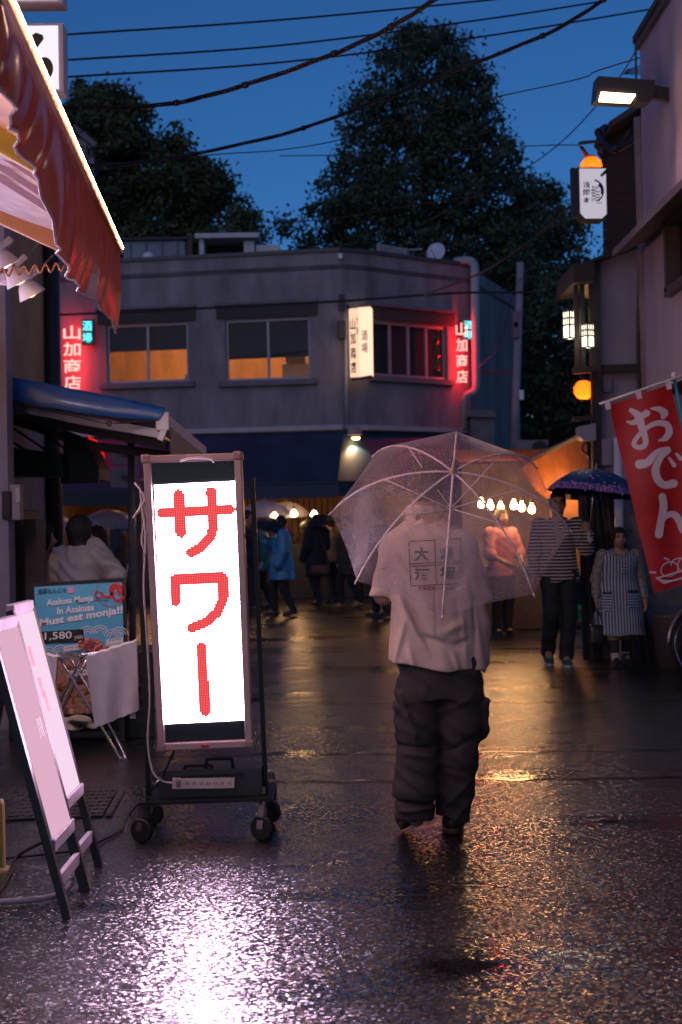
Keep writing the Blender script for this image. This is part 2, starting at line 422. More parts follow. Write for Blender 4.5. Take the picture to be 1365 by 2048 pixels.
def wall(A, Bq, z0, z1, holes, mat, parent, depth=.14, name='wall'):
    a, n, t_ = plane(A, Bq); Lw = (Bq - A).length
    xs = sorted({0, Lw, *[h[0] for h in holes], *[h[1] for h in holes]}); zs = sorted({z0, z1, *[h[2] for h in holes], *[h[3] for h in holes]})
    at = lambda s, z, d=0: a + t_ * s - n * d + V((0, 0, z)); b = B()
    for i in range(len(xs) - 1):
        for j in range(len(zs) - 1):
            cx, cz = (xs[i] + xs[i + 1]) / 2, (zs[j] + zs[j + 1]) / 2
            if any(h[0] < cx < h[1] and h[2] < cz < h[3] for h in holes): continue
            for d in (0, depth):
                q = [at(xs[i], zs[j], d), at(xs[i + 1], zs[j], d), at(xs[i + 1], zs[j + 1], d), at(xs[i], zs[j + 1], d)]
                b.add(q if d == 0 else q[::-1], [(0, 1, 2, 3)])
    for h in holes:
        c = [(h[0], h[2]), (h[1], h[2]), (h[1], h[3]), (h[0], h[3])]
        for k in range(4):
            (s0, y0), (s1, y1) = c[k], c[(k + 1) % 4]
            b.add([at(s0, y0), at(s1, y1), at(s1, y1, depth), at(s0, y0, depth)], [(0, 1, 2, 3)])
    return b.build(name, mat, parent)
LWIN = [(212, 650, 378, 762), (450, 640, 622, 757)]
RWIN = [(745, 640, 897, 760)]
hl = holes_px(pLl, pC, LWIN); hr = holes_px(pC2, pRr, RWIN)
wall(pLl, pC, ZB, ZT, hl, GW, bld)
wall(pC, pC2, ZB, ZT, [], GW, bld)
wall(pC2, pRr, ZB, ZT, hr, GW, bld)
endR = V((4.2, 33, 0)); wall(pRr, endR, 0, ZT, [], GW, bld)
# roof deck, parapet cap, base band
ring = [pLl, pC, pC2, pRr, endR, V((-5.2, 34, 0))]
B().prism([p + V((0, 0, ZT - .35)) for p in ring], (0, 0, .1)).build('roof', TRIM, bld)
def band(z, h, proud, name, mat, pts=(pLl, pC, pC2, pRr)):
    b = B()
    for A, Bq in zip(pts[:-1], pts[1:]):
        a, n, t_ = plane(A, Bq); L_ = (Bq - A).length
        b.prism([A + V((0, 0, z)), Bq + V((0, 0, z)), Bq + V((0, 0, z + h)), A + V((0, 0, z + h))], n * proud)
    return b.build(name, mat, bld)
band(ZT - .01, .07, .05, 'parapet_cap', M('cap_dark', (.06, .055, .065), .5))
band(ZB - .06, .09, .09, 'base_ledge', M('ledge', (.42, .38, .42), .6))
def gwin(A, Bq, h, nsplit, parent, blind, names='window'):
    a, n, t_ = plane(A, Bq); at = lambda s, z, d=0: a + t_ * s - n * d + V((0, 0, z))
    s0, s1, z0, z1 = h; w = .05
    b = B()
    for (p, q) in ((at(s0, z0 + w / 2, .1), at(s1, z0 + w / 2, .1)), (at(s0, z1 - w / 2, .1), at(s1, z1 - w / 2, .1))): b.bar(p, q, .06, w)
    for k in range(nsplit + 1):
        s = s0 + w / 2 + (s1 - s0 - w) * k / nsplit; b.bar(at(s, z0 + w, .1), at(s, z1 - w, .1), w, .05, up=n)
    fr = b.build('window', FRAME, parent)
    for k in range(nsplit):
        sa = s0 + w + (s1 - s0 - w) * k / nsplit; sb = s0 + (s1 - s0 - w) * (k + 1) / nsplit
        B().add([at(sa, z0 + w, .115), at(sb, z0 + w, .115), at(sb, z1 - w, .115), at(sa, z1 - w, .115)], [(0, 1, 2, 3)]).build('pane', GLASS('shop_glass', (.8, .85, .9), .8), fr)
    B().box(at((s0 + s1) / 2, z0 - .06, -.03), (s1 - s0 + .24, .16, .1), Matrix((t_, -n, V((0, 0, 1)))).transposed()).build('sill', TRIM, fr)
    B().box(at((s0 + s1) / 2, z1 + .14, -.025), (s1 - s0 + .3, .07, .24), Matrix((t_, -n, V((0, 0, 1)))).transposed()).build('header', DARKIN, fr)
    B().box(at((s0 + s1) / 2, z1 + .29, -.06), (s1 - s0 + .34, .14, .05), Matrix((t_, -n, V((0, 0, 1)))).transposed()).build('lintel', TRIM, fr)
    if blind > 0:
        zb = z1 - (z1 - z0) * blind
        rows = [[at(s0 + (s1 - s0) * i / 8, z, .24 + .006 * math.sin(i * 2 + z * 9)) for i in range(9)] for z in np.linspace(zb, z1, 6)]
        B().grid(rows).build('roller_blind', M('blind', (.035, .03, .03), .9), fr)
    return fr
gwin(pLl, pC, hl[0], 2, bld, .44); gwin(pLl, pC, hl[1], 2, bld, .62); gwin(pC2, pRr, hr[0], 4, bld, .93)
# the lit room upstairs
WOOD = M('warm_wood', (.45, .24, .1), .6, var=.35, vs=3, streak=True)
rm = B()
ri = [(-5.4, 28.25), (.0, 27.35), (.5, 27.55), (2.3, 28.85), (2.3, 32), (-5.4, 32)]
for i in range(2, len(ri)):
    (xa, ya), (xb, yb) = ri[i], ri[(i + 1) % len(ri)]; rm.add([(xa, ya, 3.5), (xb, yb, 3.5), (xb, yb, 6.1), (xa, ya, 6.1)], [(0, 1, 2, 3)])
rm.build('room_walls', WOOD, bld)
B().add([(x, y, 3.5) for x, y in ri], [tuple(range(6))]).build('room_floor', M('room_floor', (.2, .12, .07), .7), bld)
B().add([(x, y, 6.1) for x, y in ri], [tuple(range(6))]).build('room_ceiling', M('room_ceil', (.16, .12, .09), .8), bld)
for (x, y) in ((-3.6, 29.6), (-1.2, 29.4), (1.1, 29.3)):
    B().box((x, y, 6.03), (.9, .09, .06), Matrix.Rotation(.5, 3, 'Z')).build('ceiling_lamp', E('tube_warm', (1, .62, .3), 9), bld)
    ld = bpy.data.lights.new('room_lamp', 'POINT'); ld.energy = 150; ld.color = (1, .45, .13); ld.shadow_soft_size = .2
    lo = bpy.data.objects.new('room_lamp', ld); lo.location = (x, y, 5.7); col.objects.link(lo)
CRT = M('room_white', (.6, .55, .45), .6)
def on_floor(name, c, size, mat): B().box(c, size, None, .015).build(name, mat, bld)
on_floor('cabinet', (-2.85, 28.9, 4.05), (.5, .4, 1.1), CRT); on_floor('counter', (-3.1, 28.75, 3.86), (1.0, .3, .7), M('room_brown', (.2, .1, .05), .5))
on_floor('cabinet', (-.75, 28.5, 4.1), (.75, .4, 1.2), CRT); on_floor('printer', (-.85, 28.45, 4.8), (.4, .35, .16), M('room_grey', (.3, .3, .3), .5))
b = B()
for k in range(16):
    g = k * .9; b.tube(spline([(-1.95 + .2 * math.sin(g), 28.4, 3.9), (-1.95 + .3 * math.sin(g), 28.3 + .05 * math.cos(g), 4.2 + .1 * math.cos(g * 2)), (-1.95 + .42 * math.sin(g * 1.3), 28.25, 4.3)], 3), .012, 5)
b.build('potted_fern', M('fern', (.02, .03, .015), .8), bld)
B().prism([(-3.7, 30, 3.5), (-2.3, 30, 5.6), (-2.3, 30, 5.9), (-4.1, 30, 3.5)], (0, .5, 0)).build('stair', M('stair_dark', (.05, .035, .03), .7), bld)
B().box((-2.72, 29.0, 4.72), (.09, .08, .2)).build('exit_light', E('exit_green', (.05, 1, .25), 2.2), bld)
# ground floor: open shop front behind the crowd
REED = M('reed_screen', (.28, .15, .07), .7, var=.5, vs=9, streak=True)
b = B(); b.add([(-5.5, 31, 0), (2.4, 31, 0), (2.4, 31, 3.3), (-5.5, 31, 3.3)], [(0, 1, 2, 3)])
b.add([(-5.5, 28.2, 0), (-5.5, 31, 0), (-5.5, 31, 3.3), (-5.5, 28.2, 3.3)], [(0, 1, 2, 3)]); b.build('shop_back_wall', REED, bld)
B().add([(-5.6, 28.05, 3.3), (.08, 27.1, 3.3), (2.6, 28.9, 3.3), (2.4, 31, 3.3), (-5.5, 31, 3.3)], [(0, 1, 2, 3, 4)]).build('shop_ceiling', DARKIN, bld)
b = B()
for k in range(46):
    x = -2.6 + k * .062; b.tube([(x, 29.6, 2.35), (x + .02 * math.sin(k * 3), 29.58, 1.25 + .1 * math.sin(k * 5))], .009, 4)
b.build('bead_curtain', M('beads', (.55, .33, .16), .5), bld)
for (x, y, z0, sx, sz, c) in ((-3.25, 29.0, 0, 1.15, 1.05, (.03, .022, .02)), (-1.85, 28.9, 0, 1.5, .95, (.045, .03, .022)), (-.35, 28.8, 0, 1.4, 1.1, (.02, .017, .017)), (1.15, 28.9, 0, 1.5, .95, (.03, .024, .024)), (-4.5, 29.0, 0, 1.2, 1.15, (.035, .024, .02))):
    B().box((x, y, z0 + sz / 2), (sx, .5, sz), None, .02).build('shop_counter', M('ctr%g' % x, c, .5, var=.4, vs=9), bld)
# pipes on the corner
PIPE = M('pipe_grey', (.3, .33, .36), .45)
a_ = P(915, 521, 28.6); b_ = P(950, 521, 28.5)
pp = spline([P(910, 523, 28.75), P(938, 521, 28.6), P(950, 530, 28.5)], 5) + [P(953, 770, 28.5), P(950, 783, 28.5), P(935, 790, 28.5), P(930, 800, 28.6), P(930, 858, 28.6)]
B().tube(pp, .085, 12).build('drain_pipe', PIPE, bld, True)
b = B(); b.tube([P(104, 530, 27.8), P(112, 790, 27.8)], .035, 8); b.build('drain_pipe', M('pipe_pink', (.45, .3, .35), .4), bld, True)
B().tube([P(690, 600, 26.95), P(693, 790, 26.95), P(694, 850, 26.95)], .03, 8).build('conduit', PIPE, bld, True)
B().box(P(684, 660, 26.9), (.16, .18, .34), None, .02).build('meter_box', M('meter', (.03, .03, .035), .6), bld)
B().box(P(684, 605, 26.9), (.12, .12, .3), None, .02).build('junction_box', M('meter', (.03, .03, .035), .6), bld)
B().box(P(681, 513, 26.95), (.08, .12, .1), None, .01).build('camera_housing', M('white_plastic', (.7, .68, .72), .4), bld)
# corner floodlight under the ledge
fl = thing('floodlight', 'small lit floodlight hanging under the ledge at the building corner', 'lamp', P(712, 865, 26.8))
b = B(); b.lathe([(.0, .14), (.11, .13), (.15, 0), (.14, -.02)], P(710, 868, 26.8), (0, 0, 1), 14); b.build('housing', M('beige_metal', (.35, .3, .25), .5), fl, True)
bl_ = B(); bl_.lathe([(0, -.05), (.07, -.03), (.08, .0)], P(712, 875, 26.8), (0, 0, 1), 12); bl_.build('bulb', E('flood_warm', (1, .62, .25), 14), fl, True)
ld = bpy.data.lights.new('flood', 'SPOT'); ld.energy = 30; ld.color = (1, .62, .3); ld.spot_size = R(130); ld.spot_blend = .6
lo = bpy.data.objects.new('flood', ld); lo.location = P(712, 884, 26.7); col.objects.link(lo)

# neon signs and lantern box on the wall
NEON_BACK = E('neon_red_glow', (1, .012, .02), 1.15); NEON = E('neon_pink', (1, .20, .17), 4.0); TEAL = E('neon_teal', (.12, .85, .9), 2.0)
def neon(name, label, A, Bq, x0, x1, y0, y1, tx0, tx1, ty0, ty1, proud=.2):
    a, n, t_ = plane(A, Bq); a2 = a + n * proud
    q = lambda x, y: PL(x, y, a2, n)
    t = thing(name, label, 'neon sign', q((x0 + x1) / 2, y1), 'neon shop signs')
    c = [q(x0, y0), q(x1, y0), q(x1 + 2, y1), q(x0 + 2, y1)]
    mid = sum(c, V()) / 4
    # rounded, slightly domed translucent red panel with the tubes in front
    rows = []
    for j in range(9):
        v_ = j / 8; row = []
        for i in range(7):
            u_ = i / 6; p = (c[0] * (1 - u_) + c[1] * u_) * (1 - v_) + (c[3] * (1 - u_) + c[2] * u_) * v_
            e = 1 - .12 * (abs(2 * u_ - 1) ** 6) * 0 ; row.append(p - n * (.05 * (abs(2 * u_ - 1) ** 2)))
        rows.append(row)
    k = B(); [k.bar(q(x0 + 14 + 10 * s_, y0 + 10), q(x0 + 16 + 10 * s_, y1 - 6), .012, .012) for s_ in (0, 1)]; k.build('frame', M('neon_house', (.05, .02, .02), .5), t)
    for m_ in range(5): lamp_light('POINT', q((x0 + x1) / 2 + m_ * .5, y0 + (y1 - y0) * (m_ + .5) / 5) + n * .03, 10, (1, .006, .012), .05)
    lay('山加商店', (q(x0 + 6, y1 - 4), q(x1 - 4, y1 - 4), q(x0 + 4, y0 + 6)), NEON, t, 'neon_tube', bold=.012, lift=.03, vertical=True)
    lay('酒場', (q(tx0, ty1), q(tx1, ty1), q(tx0, ty0)), TEAL, t, 'teal_tube', bold=.012, lift=.02, vertical=True)
    B().prism([q(tx0 - 2, ty0 - 2), q(tx1 + 2, ty0 - 2), q(tx1 + 2, ty1 + 2), q(tx0 - 2, ty1 + 2)], -n * .08).build('teal_housing', M('neon_house2', (.02, .07, .08), .4), t)
neon('neon_sign', 'red vertical neon shop sign on the wall above the blue awning', pLl, pC, 124, 168, 643, 786, 166, 185, 640, 688)
neon('neon_sign', 'red vertical neon shop sign beside the curved grey drain pipe', pC2, pRr, 906, 938, 637, 773, 927, 944, 640, 680)
ls = thing('box_sign', 'cream lit box sign with black brush lettering on the building corner', 'sign', P(722, 752, 26.7))
q1, q2, q3 = P(699, 755, 26.85), P(704, 755, 26.4), P(743, 751, 26.5)
t1, t2, t3 = P(698, 616, 26.85), P(700, 618, 26.4), P(741, 613, 26.5)
F0 = P(701, 755, 26.4); F1 = P(720, 754, 26.3); F2 = P(743, 750, 26.65)
T0 = P(698, 618, 26.4); T1 = P(718, 615, 26.3); T2 = P(741, 613, 26.65)
LBX = E('lantern_cream', (1, .62, .42), 1.15); LBX2 = E('lantern_cream_side', (1, .66, .46), 1.35)
bk = V((.05, .35, 0))
B().add([F0, F1, T1, T0, F0 + bk, T0 + bk], [(0, 1, 2, 3), (4, 0, 3, 5)]).build('front_face', LBX, ls)
B().add([F1, F2, T2, T1, F2 + bk, T2 + bk], [(0, 1, 2, 3), (1, 4, 5, 2)]).build('side_face', LBX2, ls)
B().prism([T0, T1, T2, T2 + bk, T0 + bk], (0, 0, .03)).build('cap', M('neon_house3', (.3, .2, .15), .5), ls)
B().prism([F0, F1, F2, F2 + bk, F0 + bk], (0, 0, -.03)).build('base', M('neon_house3', (.3, .2, .15), .5), ls)
INK = M('ink_black', (.012, .01, .01), .6)
mixp = lambda a, b, u, v_: None
def face(F0, F1, T0, u0, u1, v0, v1):
    ux, uy = F1 - F0, T0 - F0; return (F0 + ux * u0 + uy * v0, F0 + ux * u1 + uy * v0, F0 + ux * u0 + uy * v1)
lay('山加商店', face(F0, F1, T0, .12, .68, .04, .88), INK, ls, bold=.02, lift=.008, vertical=True)
lay('大衆', face(F0, F1, T0, .74, .98, .6, .9), M('ink_brown', (.3, .08, .03), .6), ls, bold=.01, lift=.008, vertical=True)
lay('酒場', face(F1, F2, T1, .15, .7, .32, .68), M('ink_brown', (.3, .08, .03), .6), ls, bold=.01, lift=.008, vertical=True)
B().bar(T0 + bk, P(695, 612, 26.98), .05, .05).build('bracket', DARKIN, ls)

# roof things
NAVY = M('navy_canvas', (.012, .03, .075), .6, bump=.15, bs=25, var=.4, vs=2)
aw = thing('shop_awning', 'long dark navy canvas awning across the corner building shop front', 'awning', (-1, 26.2, 2))
def awn(A, Bq, out, zt, zb, val, parent, mat, nm='canopy'):
    a, n, t_ = plane(A, Bq); rows = []
    for j, (d, z) in enumerate(((0.02, zt), (out * .5, (zt + zb) / 2 + .03), (out, zb))):
        rows.append([A.lerp(Bq, i / 24) + n * (d + .01 * math.sin(i * 2.1)) + V((0, 0, z - (.03 * abs(math.sin(i * .75)) if j == 1 else 0))) for i in range(25)])
    B().grid(rows[::-1]).build(nm, mat, parent, True)
    r2 = [[A.lerp(Bq, i / 40) + n * (out + .005 + .012 * math.sin(i * 1.9)) + V((0, 0, z)) for i in range(41)] for z in (zb - val, zb - .004)]
    B().grid(r2).build('valance', mat, parent, True)
    B().tube([A + n * out + V((0, 0, zb - .02)), Bq + n * out + V((0, 0, zb - .02))], .025, 8).build('front_bar', DARKIN, parent)
def awn2(A, Bq, OA, OB, zt, zb, val, parent, mat):
    rows = []
    for u in np.linspace(0, 1, 7):
        rows.append([A.lerp(Bq, i / 24).lerp(OA.lerp(OB, i / 24), u) + V((0, 0, zt + (zb - zt) * u - .05 * math.sin(u * math.pi) * abs(math.sin(i * .75)))) for i in range(25)])
    B().grid(rows[::-1]).build('canopy', mat, parent, True)
    n = V(((OB - OA).y, -(OB - OA).x, 0)).normalized()
    B().grid([[OA.lerp(OB, i / 40) + n * (.005 + .012 * math.sin(i * 1.9)) + V((0, 0, z)) for i in range(41)] for z in (zb - val, zb - .004)]).build('valance', mat, parent, True)
    B().tube([OA + V((0, 0, zb - .02)), OB + V((0, 0, zb - .02))], .025, 8).build('front_bar', DARKIN, parent)
o1 = V((-.05, 25.72, 0)); awn2(V((-5.6, 27.9, 0)), V((.08, 26.98, 0)), V((-5.7, 26.75, 0)), o1, 3.26, 2.25, .28, aw, NAVY); awn2(V((.08, 26.98, 0)), V((2.66, 28.78, 0)), o1, V((3.25, 27.95, 0)), 3.26, 2.27, .28, aw, M('navy_canvas2', (.012, .04, .085), .6, bump=.15, bs=25, var=.4, vs=2))
sh = thing('roof_shed', 'low blue-grey panelled shed on the flat roof edge', 'shed', (-3.6, 30.5, ZT))
B().box((-3.85, 30.6, ZT + .28), (1.3, 1.2, 1.16)).build('wall', M('shed_blue', (.2, .24, .3), .7, var=.3, vs=2), sh)
B().box((-3.85, 30.6, ZT + .9), (1.45, 1.4, .06)).build('roof', DARKIN, sh)
for k in range(4): B().box((-4.35 + k * .33, 29.985, ZT + .28), (.02, .03, 1.1)).build('rib', TRIM, sh)
B().box((-3.1, 30.0, ZT + .35), (.12, .12, 1.3)).build('post', M('rust', (.09, .05, .04), .8), sh)
sh = thing('roof_shed', 'white framed rooftop hut with a dark open doorway', 'shed', (-2.2, 30.6, ZT))
wf = M('hut_white', (.5, .48, .5), .6, var=.25)
for nm, c, s in (('side_panel', (-2.85, 30.6, ZT + .3), (.1, 1.2, 1.2)), ('side_panel', (-1.85, 30.3, ZT + .3), (.22, .5, 1.1)), ('roof', (-2.3, 30.5, ZT + .93), (1.35, 1.3, .1)), ('side_panel', (-1.45, 30.6, ZT + .25), (.5, 1.1, 1.0))):
    B().box(c, s).build(nm, wf, sh)
B().box((-2.35, 30.9, ZT + .3), (.9, .5, 1.1)).build('doorway', M('void', (.01, .01, .012), .9), sh)
dish = thing('satellite_dish', 'round pale satellite dish on the parapet of the corner building', 'satellite dish', P(875, 528, 28.6))
c = P(874, 506, 28.6); ax = V((-.45, -.9, .25)).normalized()
B().lathe([(.0, .0), (.08, .006), (.15, .022), (.2, .045), (.2, .055), (.1, .02), (0, .01)], c, ax, 24).build('reflector', M('dish_white', (.55, .58, .68), .5), dish, True)
B().tube([c + ax * .01, c - ax * .12 + V((0, 0, -.1)), P(876, 530, 28.7)], .018, 6).build('mount', PIPE, dish)
B().tube([c - V((0, 0, .18)) , c + ax * .3 - V((0, 0, .05))], .01, 5).build('feed_arm', PIPE, dish)
ac = thing('air_conditioner', 'long grey rooftop air conditioner unit on the parapet', 'air conditioner', P(783, 510, 28.2))
B().prism([P(754, 487, 28.4), P(813, 497, 28.4), P(813, 516, 28.4), P(754, 508, 28.4)], (.1, .5, 0)).build('casing', M('ac_grey', (.28, .27, .32), .6), ac)
for k in range(5): B().bar(P(758, 490 + k * 3.6, 28.39), P(810, 499 + k * 3.4, 28.39), .008, .012).build('louvre', TRIM, ac)
B().bar(P(813, 500, 28.5), P(845, 498, 28.6), .03, .03).build('pipe', PIPE, ac)
hl_ = thing('ball_finial', 'small white and pink rounded cap on the parapet', 'ornament', P(298, 520, 27.8))
B().lathe([(.0, .17), (.06, .16), (.11, .11), (.12, .03), (.12, 0)], P(298, 521, 27.75), (0, 0, 1), 14).build('dome', M('white_plastic', (.7, .68, .72), .4), hl_, True)
B().lathe([(.125, .05), (.13, .03), (.13, 0), (.0, 0)], P(298, 521, 27.75), (0, 0, 1), 14).build('band', M('pink_band', (.6, .05, .2), .4), hl_, True)
ch = thing('gate_pillar', 'grey concrete pillar with a cap beside the corner building', 'pillar', G(968, 1190))
B().prism([P(942, 832, 28.2), P(988, 834, 28.2), P(990, 1185, 28.2), P(944, 1185, 28.2)], (0, .5, 0)).build('shaft', M('pillar_grey', (.14, .13, .14), .8, var=.3), ch)
B().prism([P(936, 818, 28.1), P(990, 822, 28.1), P(994, 835, 28.1), P(936, 833, 28.1)], (0, .7, 0)).build('cap', M('pillar_grey', (.14, .13, .14), .8), ch)

# ================================================================ trees
def leafmat(name, c):
    if name in _mc: return _mc[name]
    m = M(name, c, .55, var=.55, vs=1.3, spec=.3); return m
def tree(name, label, base, height, prof, nleaf, size, mat, group='trees behind the rooftops', z0=2.5, seed=1, squash=1.0, lob=.25, core=True):
    r_ = np.random.default_rng(seed)
    t = thing(name, label, 'tree', base, group); base = V(base)
    top = height; b = B()
    b.tube([base, base + V((.05, 0, top * .4)), base + V((-.05, 0, top * .85))], [max(.12, top * .022), top * .016, .03], 9)
    zs, rs = zip(*prof)
    for k in range(14):
        z = z0 + (top * .8 - z0) * (k + .5) / 14; rr = np.interp(z, zs, rs) * .75; g = k * 2.4
        b.tube([base + V((0, 0, z * .9)), base + V((math.cos(g) * rr * .5, math.sin(g) * rr * .5, z + .1)), base + V((math.cos(g) * rr, math.sin(g) * rr, z + rr * .25))], [.07, .045, .012], 5)
    b.build('trunk', M('bark', (.035, .028, .024), .9), t, True)
    # clump centres spread through the crown, leaves scattered round them
    nc = max(80, nleaf // 95); cz = r_.uniform(0, 1, nc * 3); Z = z0 + (top - z0) * cz
    rad = np.interp(Z, zs, rs); keep = r_.uniform(0, max(rs), nc * 3) < rad + .2; Z = Z[keep][:nc]; rad = rad[keep][:nc]; k = len(Z)
    th = r_.uniform(0, 2 * np.pi, k); f = np.sqrt(r_.uniform(.12, 1, k))
    lump = 1 + lob * np.sin(th * 3 + Z * 1.3 + seed) * np.sin(Z * 2.1 + seed * 2) + r_.normal(0, .07, k)
    C = np.stack([np.cos(th) * rad * f * lump, np.sin(th) * rad * f * lump * squash, Z], 1)
    per = nleaf // k; cs = r_.uniform(.28, .62, k) * (.35 + .12 * max(rs))
    L = (C[:, None] + r_.normal(0, 1, (k, per, 3)) * cs[:, None, None] * np.array([.62, .62, .5])).reshape(-1, 3)
    n = len(L); s = size * r_.uniform(.55, 1.35, n)
    a = r_.normal(0, 1, (n, 3)); a /= nrm(a)[:, None]; q = r_.normal(0, 1, (n, 3)); q -= a * (a * q).sum(1)[:, None]; q /= nrm(q)[:, None]
    a *= s[:, None]; q *= (s * .5)[:, None]; Lw = L + np.array(base)
    vv = np.stack([Lw - a, Lw + q, Lw + a, Lw - q], 1).reshape(-1, 3); F = np.arange(n * 4).reshape(-1, 4)
    o = smesh('crown', vv, F, mat, t); o.data.polygons.foreach_set('use_smooth', np.zeros(len(o.data.polygons), bool))
    return t
LEAF1 = leafmat('leaf_dark', (.045, .07, .042)); LEAF2 = leafmat('leaf_olive', (.06, .08, .036)); LEAF3 = leafmat('leaf_deep', (.045, .072, .04))
# the big cone-shaped tree
d = 42; p_ = FPX / d; zz = lambda y: HC + (1055 - y) / p_; xx = lambda x: (x - 682) / p_; ww = lambda w: w / p_
tree('broadleaf_tree', 'tall cone-shaped dark tree rising behind the corner building', (xx(862), d, 0), zz(48),
     [(zz(820), ww(200)), (zz(520), ww(255)), (zz(430), ww(240)), (zz(340), ww(190)), (zz(250), ww(160)), (zz(170), ww(140)), (zz(100), ww(82)), (zz(48), ww(25))], 90000, .085, LEAF1, z0=zz(830), seed=3, lob=.16)
tree('broadleaf_tree', 'dark leafy tree spreading behind the satellite dish and wooden lanterns', (xx(1105), d + 2, 0), zz(335),
     [(zz(1000), ww(110)), (zz(800), ww(160)), (zz(500), ww(150)), (zz(400), ww(95)), (zz(335), ww(20))], 48000, .085, LEAF3, z0=zz(1010), seed=5)
tree('broadleaf_tree', 'low dark tree filling the gap beside the round paper lanterns', (xx(1075), 36, 0), 1.42 + (1055 - 560) / 79,
     [(0, .9), (1.42 + (1055 - 800) / 79, 1.9), (1.42 + (1055 - 650) / 79, 1.8), (1.42 + (1055 - 560) / 79, .5)], 26000, .08, LEAF3, z0=.5, seed=6)
d = 36; p_ = FPX / d
tree('broadleaf_tree', 'broad dark tree behind the roof sheds and the white lit sign', (xx(235), d, 0), zz(175),
     [(zz(560), ww(180)), (zz(460), ww(175)), (zz(370), ww(165)), (zz(290), ww(150)), (zz(230), ww(90)), (zz(175), ww(25))], 52000, .08, LEAF2, z0=zz(570), seed=11, lob=.35)
tree('broadleaf_tree', 'airy side tree with thin branches above the white roof hut', (xx(400), d + .5, 0), zz(310),
     [(zz(480), ww(30)), (zz(420), ww(50)), (zz(370), ww(95)), (zz(330), ww(70)), (zz(310), ww(20))], 8000, .08, LEAF2, z0=zz(470), seed=13, lob=.5)
tree('broadleaf_tree', 'upper leafy tree top reaching past the white lit sign', (xx(180), d + 1, 0), zz(135),
     [(zz(330), ww(60)), (zz(250), ww(70)), (zz(180), ww(62)), (zz(135), ww(20))], 11000, .08, LEAF2, z0=zz(340), seed=17, lob=.4)
tree('small_tree', 'small light-leaved tree poking over the parapet by the hut', (xx(500), d - 1, 0), zz(432),
     [(zz(540), ww(30)), (zz(490), ww(42)), (zz(450), ww(32)), (zz(432), ww(8))], 3000, .07, leafmat('leaf_light', (.06, .09, .045)), z0=zz(540), seed=19)
# distant block that closes the street behind the trees
b = thing('low_building', 'dark low building closing the lane behind the orange tent', 'building', (6, 46, 0))
B().box((6, 48, 2.2), (14, 4, 4.4)).build('wall', M('far_wall', (.05, .045, .05), .9, var=.3, vs=1), b)
B().box((6, 48, 4.5), (14.4, 4.4, .2)).build('roof', DARKIN, b)
# ================================================================ shops along the side street wall
PLAST = M('lavender_render', (.36, .31, .38), .8, bump=.2, bs=50, var=.3, vs=1.5, streak=True)
sb = thing('shop_building', 'pale shop front wall carrying the red vinyl awning and spotlights', 'building', (-3, 6, 0))
B().box((-3.0, 5.0, 3.0), (1.0, 11.0, 6.0)).build('wall', M('shop_wall', (.4, .33, .3), .8, var=.25), sb)
B().box((-2.46, 10.4, 3.0), (.1, .2, 6.0)).build('pillar', M('shop_pillar', (.3, .27, .33), .7, var=.2), sb)
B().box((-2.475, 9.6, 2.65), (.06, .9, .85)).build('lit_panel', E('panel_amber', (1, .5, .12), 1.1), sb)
sb2 = thing('row_house', 'beige and grey row house wall behind the blue awning', 'building', (-3.7, 13, 0))
B().box((-3.7, 13.2, 1.4), (1.0, 5.0, 2.8)).build('lower_wall', M('row_lower', (.26, .22, .28), .8, var=.25), sb2)
B().box((-3.69, 13.2, 3.75), (1.0, 5.0, 1.9)).build('upper_wall', M('row_beige', (.42, .28, .16), .8, var=.3, vs=2), sb2)
B().box((-3.7, 13.2, 4.75), (1.2, 5.2, .1)).build('roof', DARKIN, sb2)
B().tube([(-3.12, 12.2, 0), (-3.12, 12.2, 5.0)], .06, 10).build('drain_pipe', M('pipe_dark', (.05, .045, .05), .5), sb2, True)
B().tube([(-3.12, 15.5, 0), (-3.12, 15.5, 5.0)], .09, 10).build('drain_pipe', M('pipe_dark', (.05, .045, .05), .5), sb2, True)
B().box((-3.15, 11.3, 2.9), (.12, .45, 4.6)).build('pillar', M('row_pillar', (.24, .22, .28), .7), sb2)
fb = thing('far_block', 'pale lavender block of flats behind the white lit sign', 'building', (-10, 34, 0))
tp = P(188, 300, 34); tp2 = P(150, 262, 34)
B().prism([(-16, 34, 0), (tp.x, 34, 0), tp, tp2, (-16, 34, tp2.z)], (0, 3, 0)).build('wall', M('far_lav', (.3, .27, .36), .8, var=.2), fb)
B().bar(tp2 + V((0, -.05, .06)), tp + V((.08, -.05, .06)), .3, .12).build('roof_edge', TRIM, fb)

# --- red vinyl awning with a warm light strip
aw = thing('vinyl_awning', 'red-brown vinyl awning edged with a glowing warm light strip', 'awning', (-1.1, 4.5, 2.4))
pf, pn = P(240, 503, 7.66), P(10, 0, 4.0); dv = (pn - pf)
pn2 = pf + dv * (9.4 / dv.length)  # strip carried on out of view, added length lights the man's back
STRIP = E('strip_warm', (1, .42, .14), 240)
B().tube([pf + V((.012, 0, .02)), pn2 + V((.012, 0, .02))], .009, 8).build('light_strip', STRIP, aw, True)
B().bar(pf, pn2, .035, .035).build('front_bar', M('bar_alu', (.5, .36, .3), .35, .6), aw)
pn_ = V((dv.y, -dv.x, 0)).normalized()
def vmat():
    m = TR('red_vinyl', (.2, .034, .018), .4, .16); t = m.node_tree
    for n in t.nodes:
        if n.type == 'MIX_SHADER' and abs(n.inputs[0].default_value - .06) < .001: n.inputs[0].default_value = .2
    return m
tabx = [-220, -60, 0, 30, 60, 92, 108, 116, 122, 135, 150, 195, 225, 240]; taby = [-360, -120, 60, 190, 256, 320, 360, 420, 478, 505, 530, 582, 625, 662]
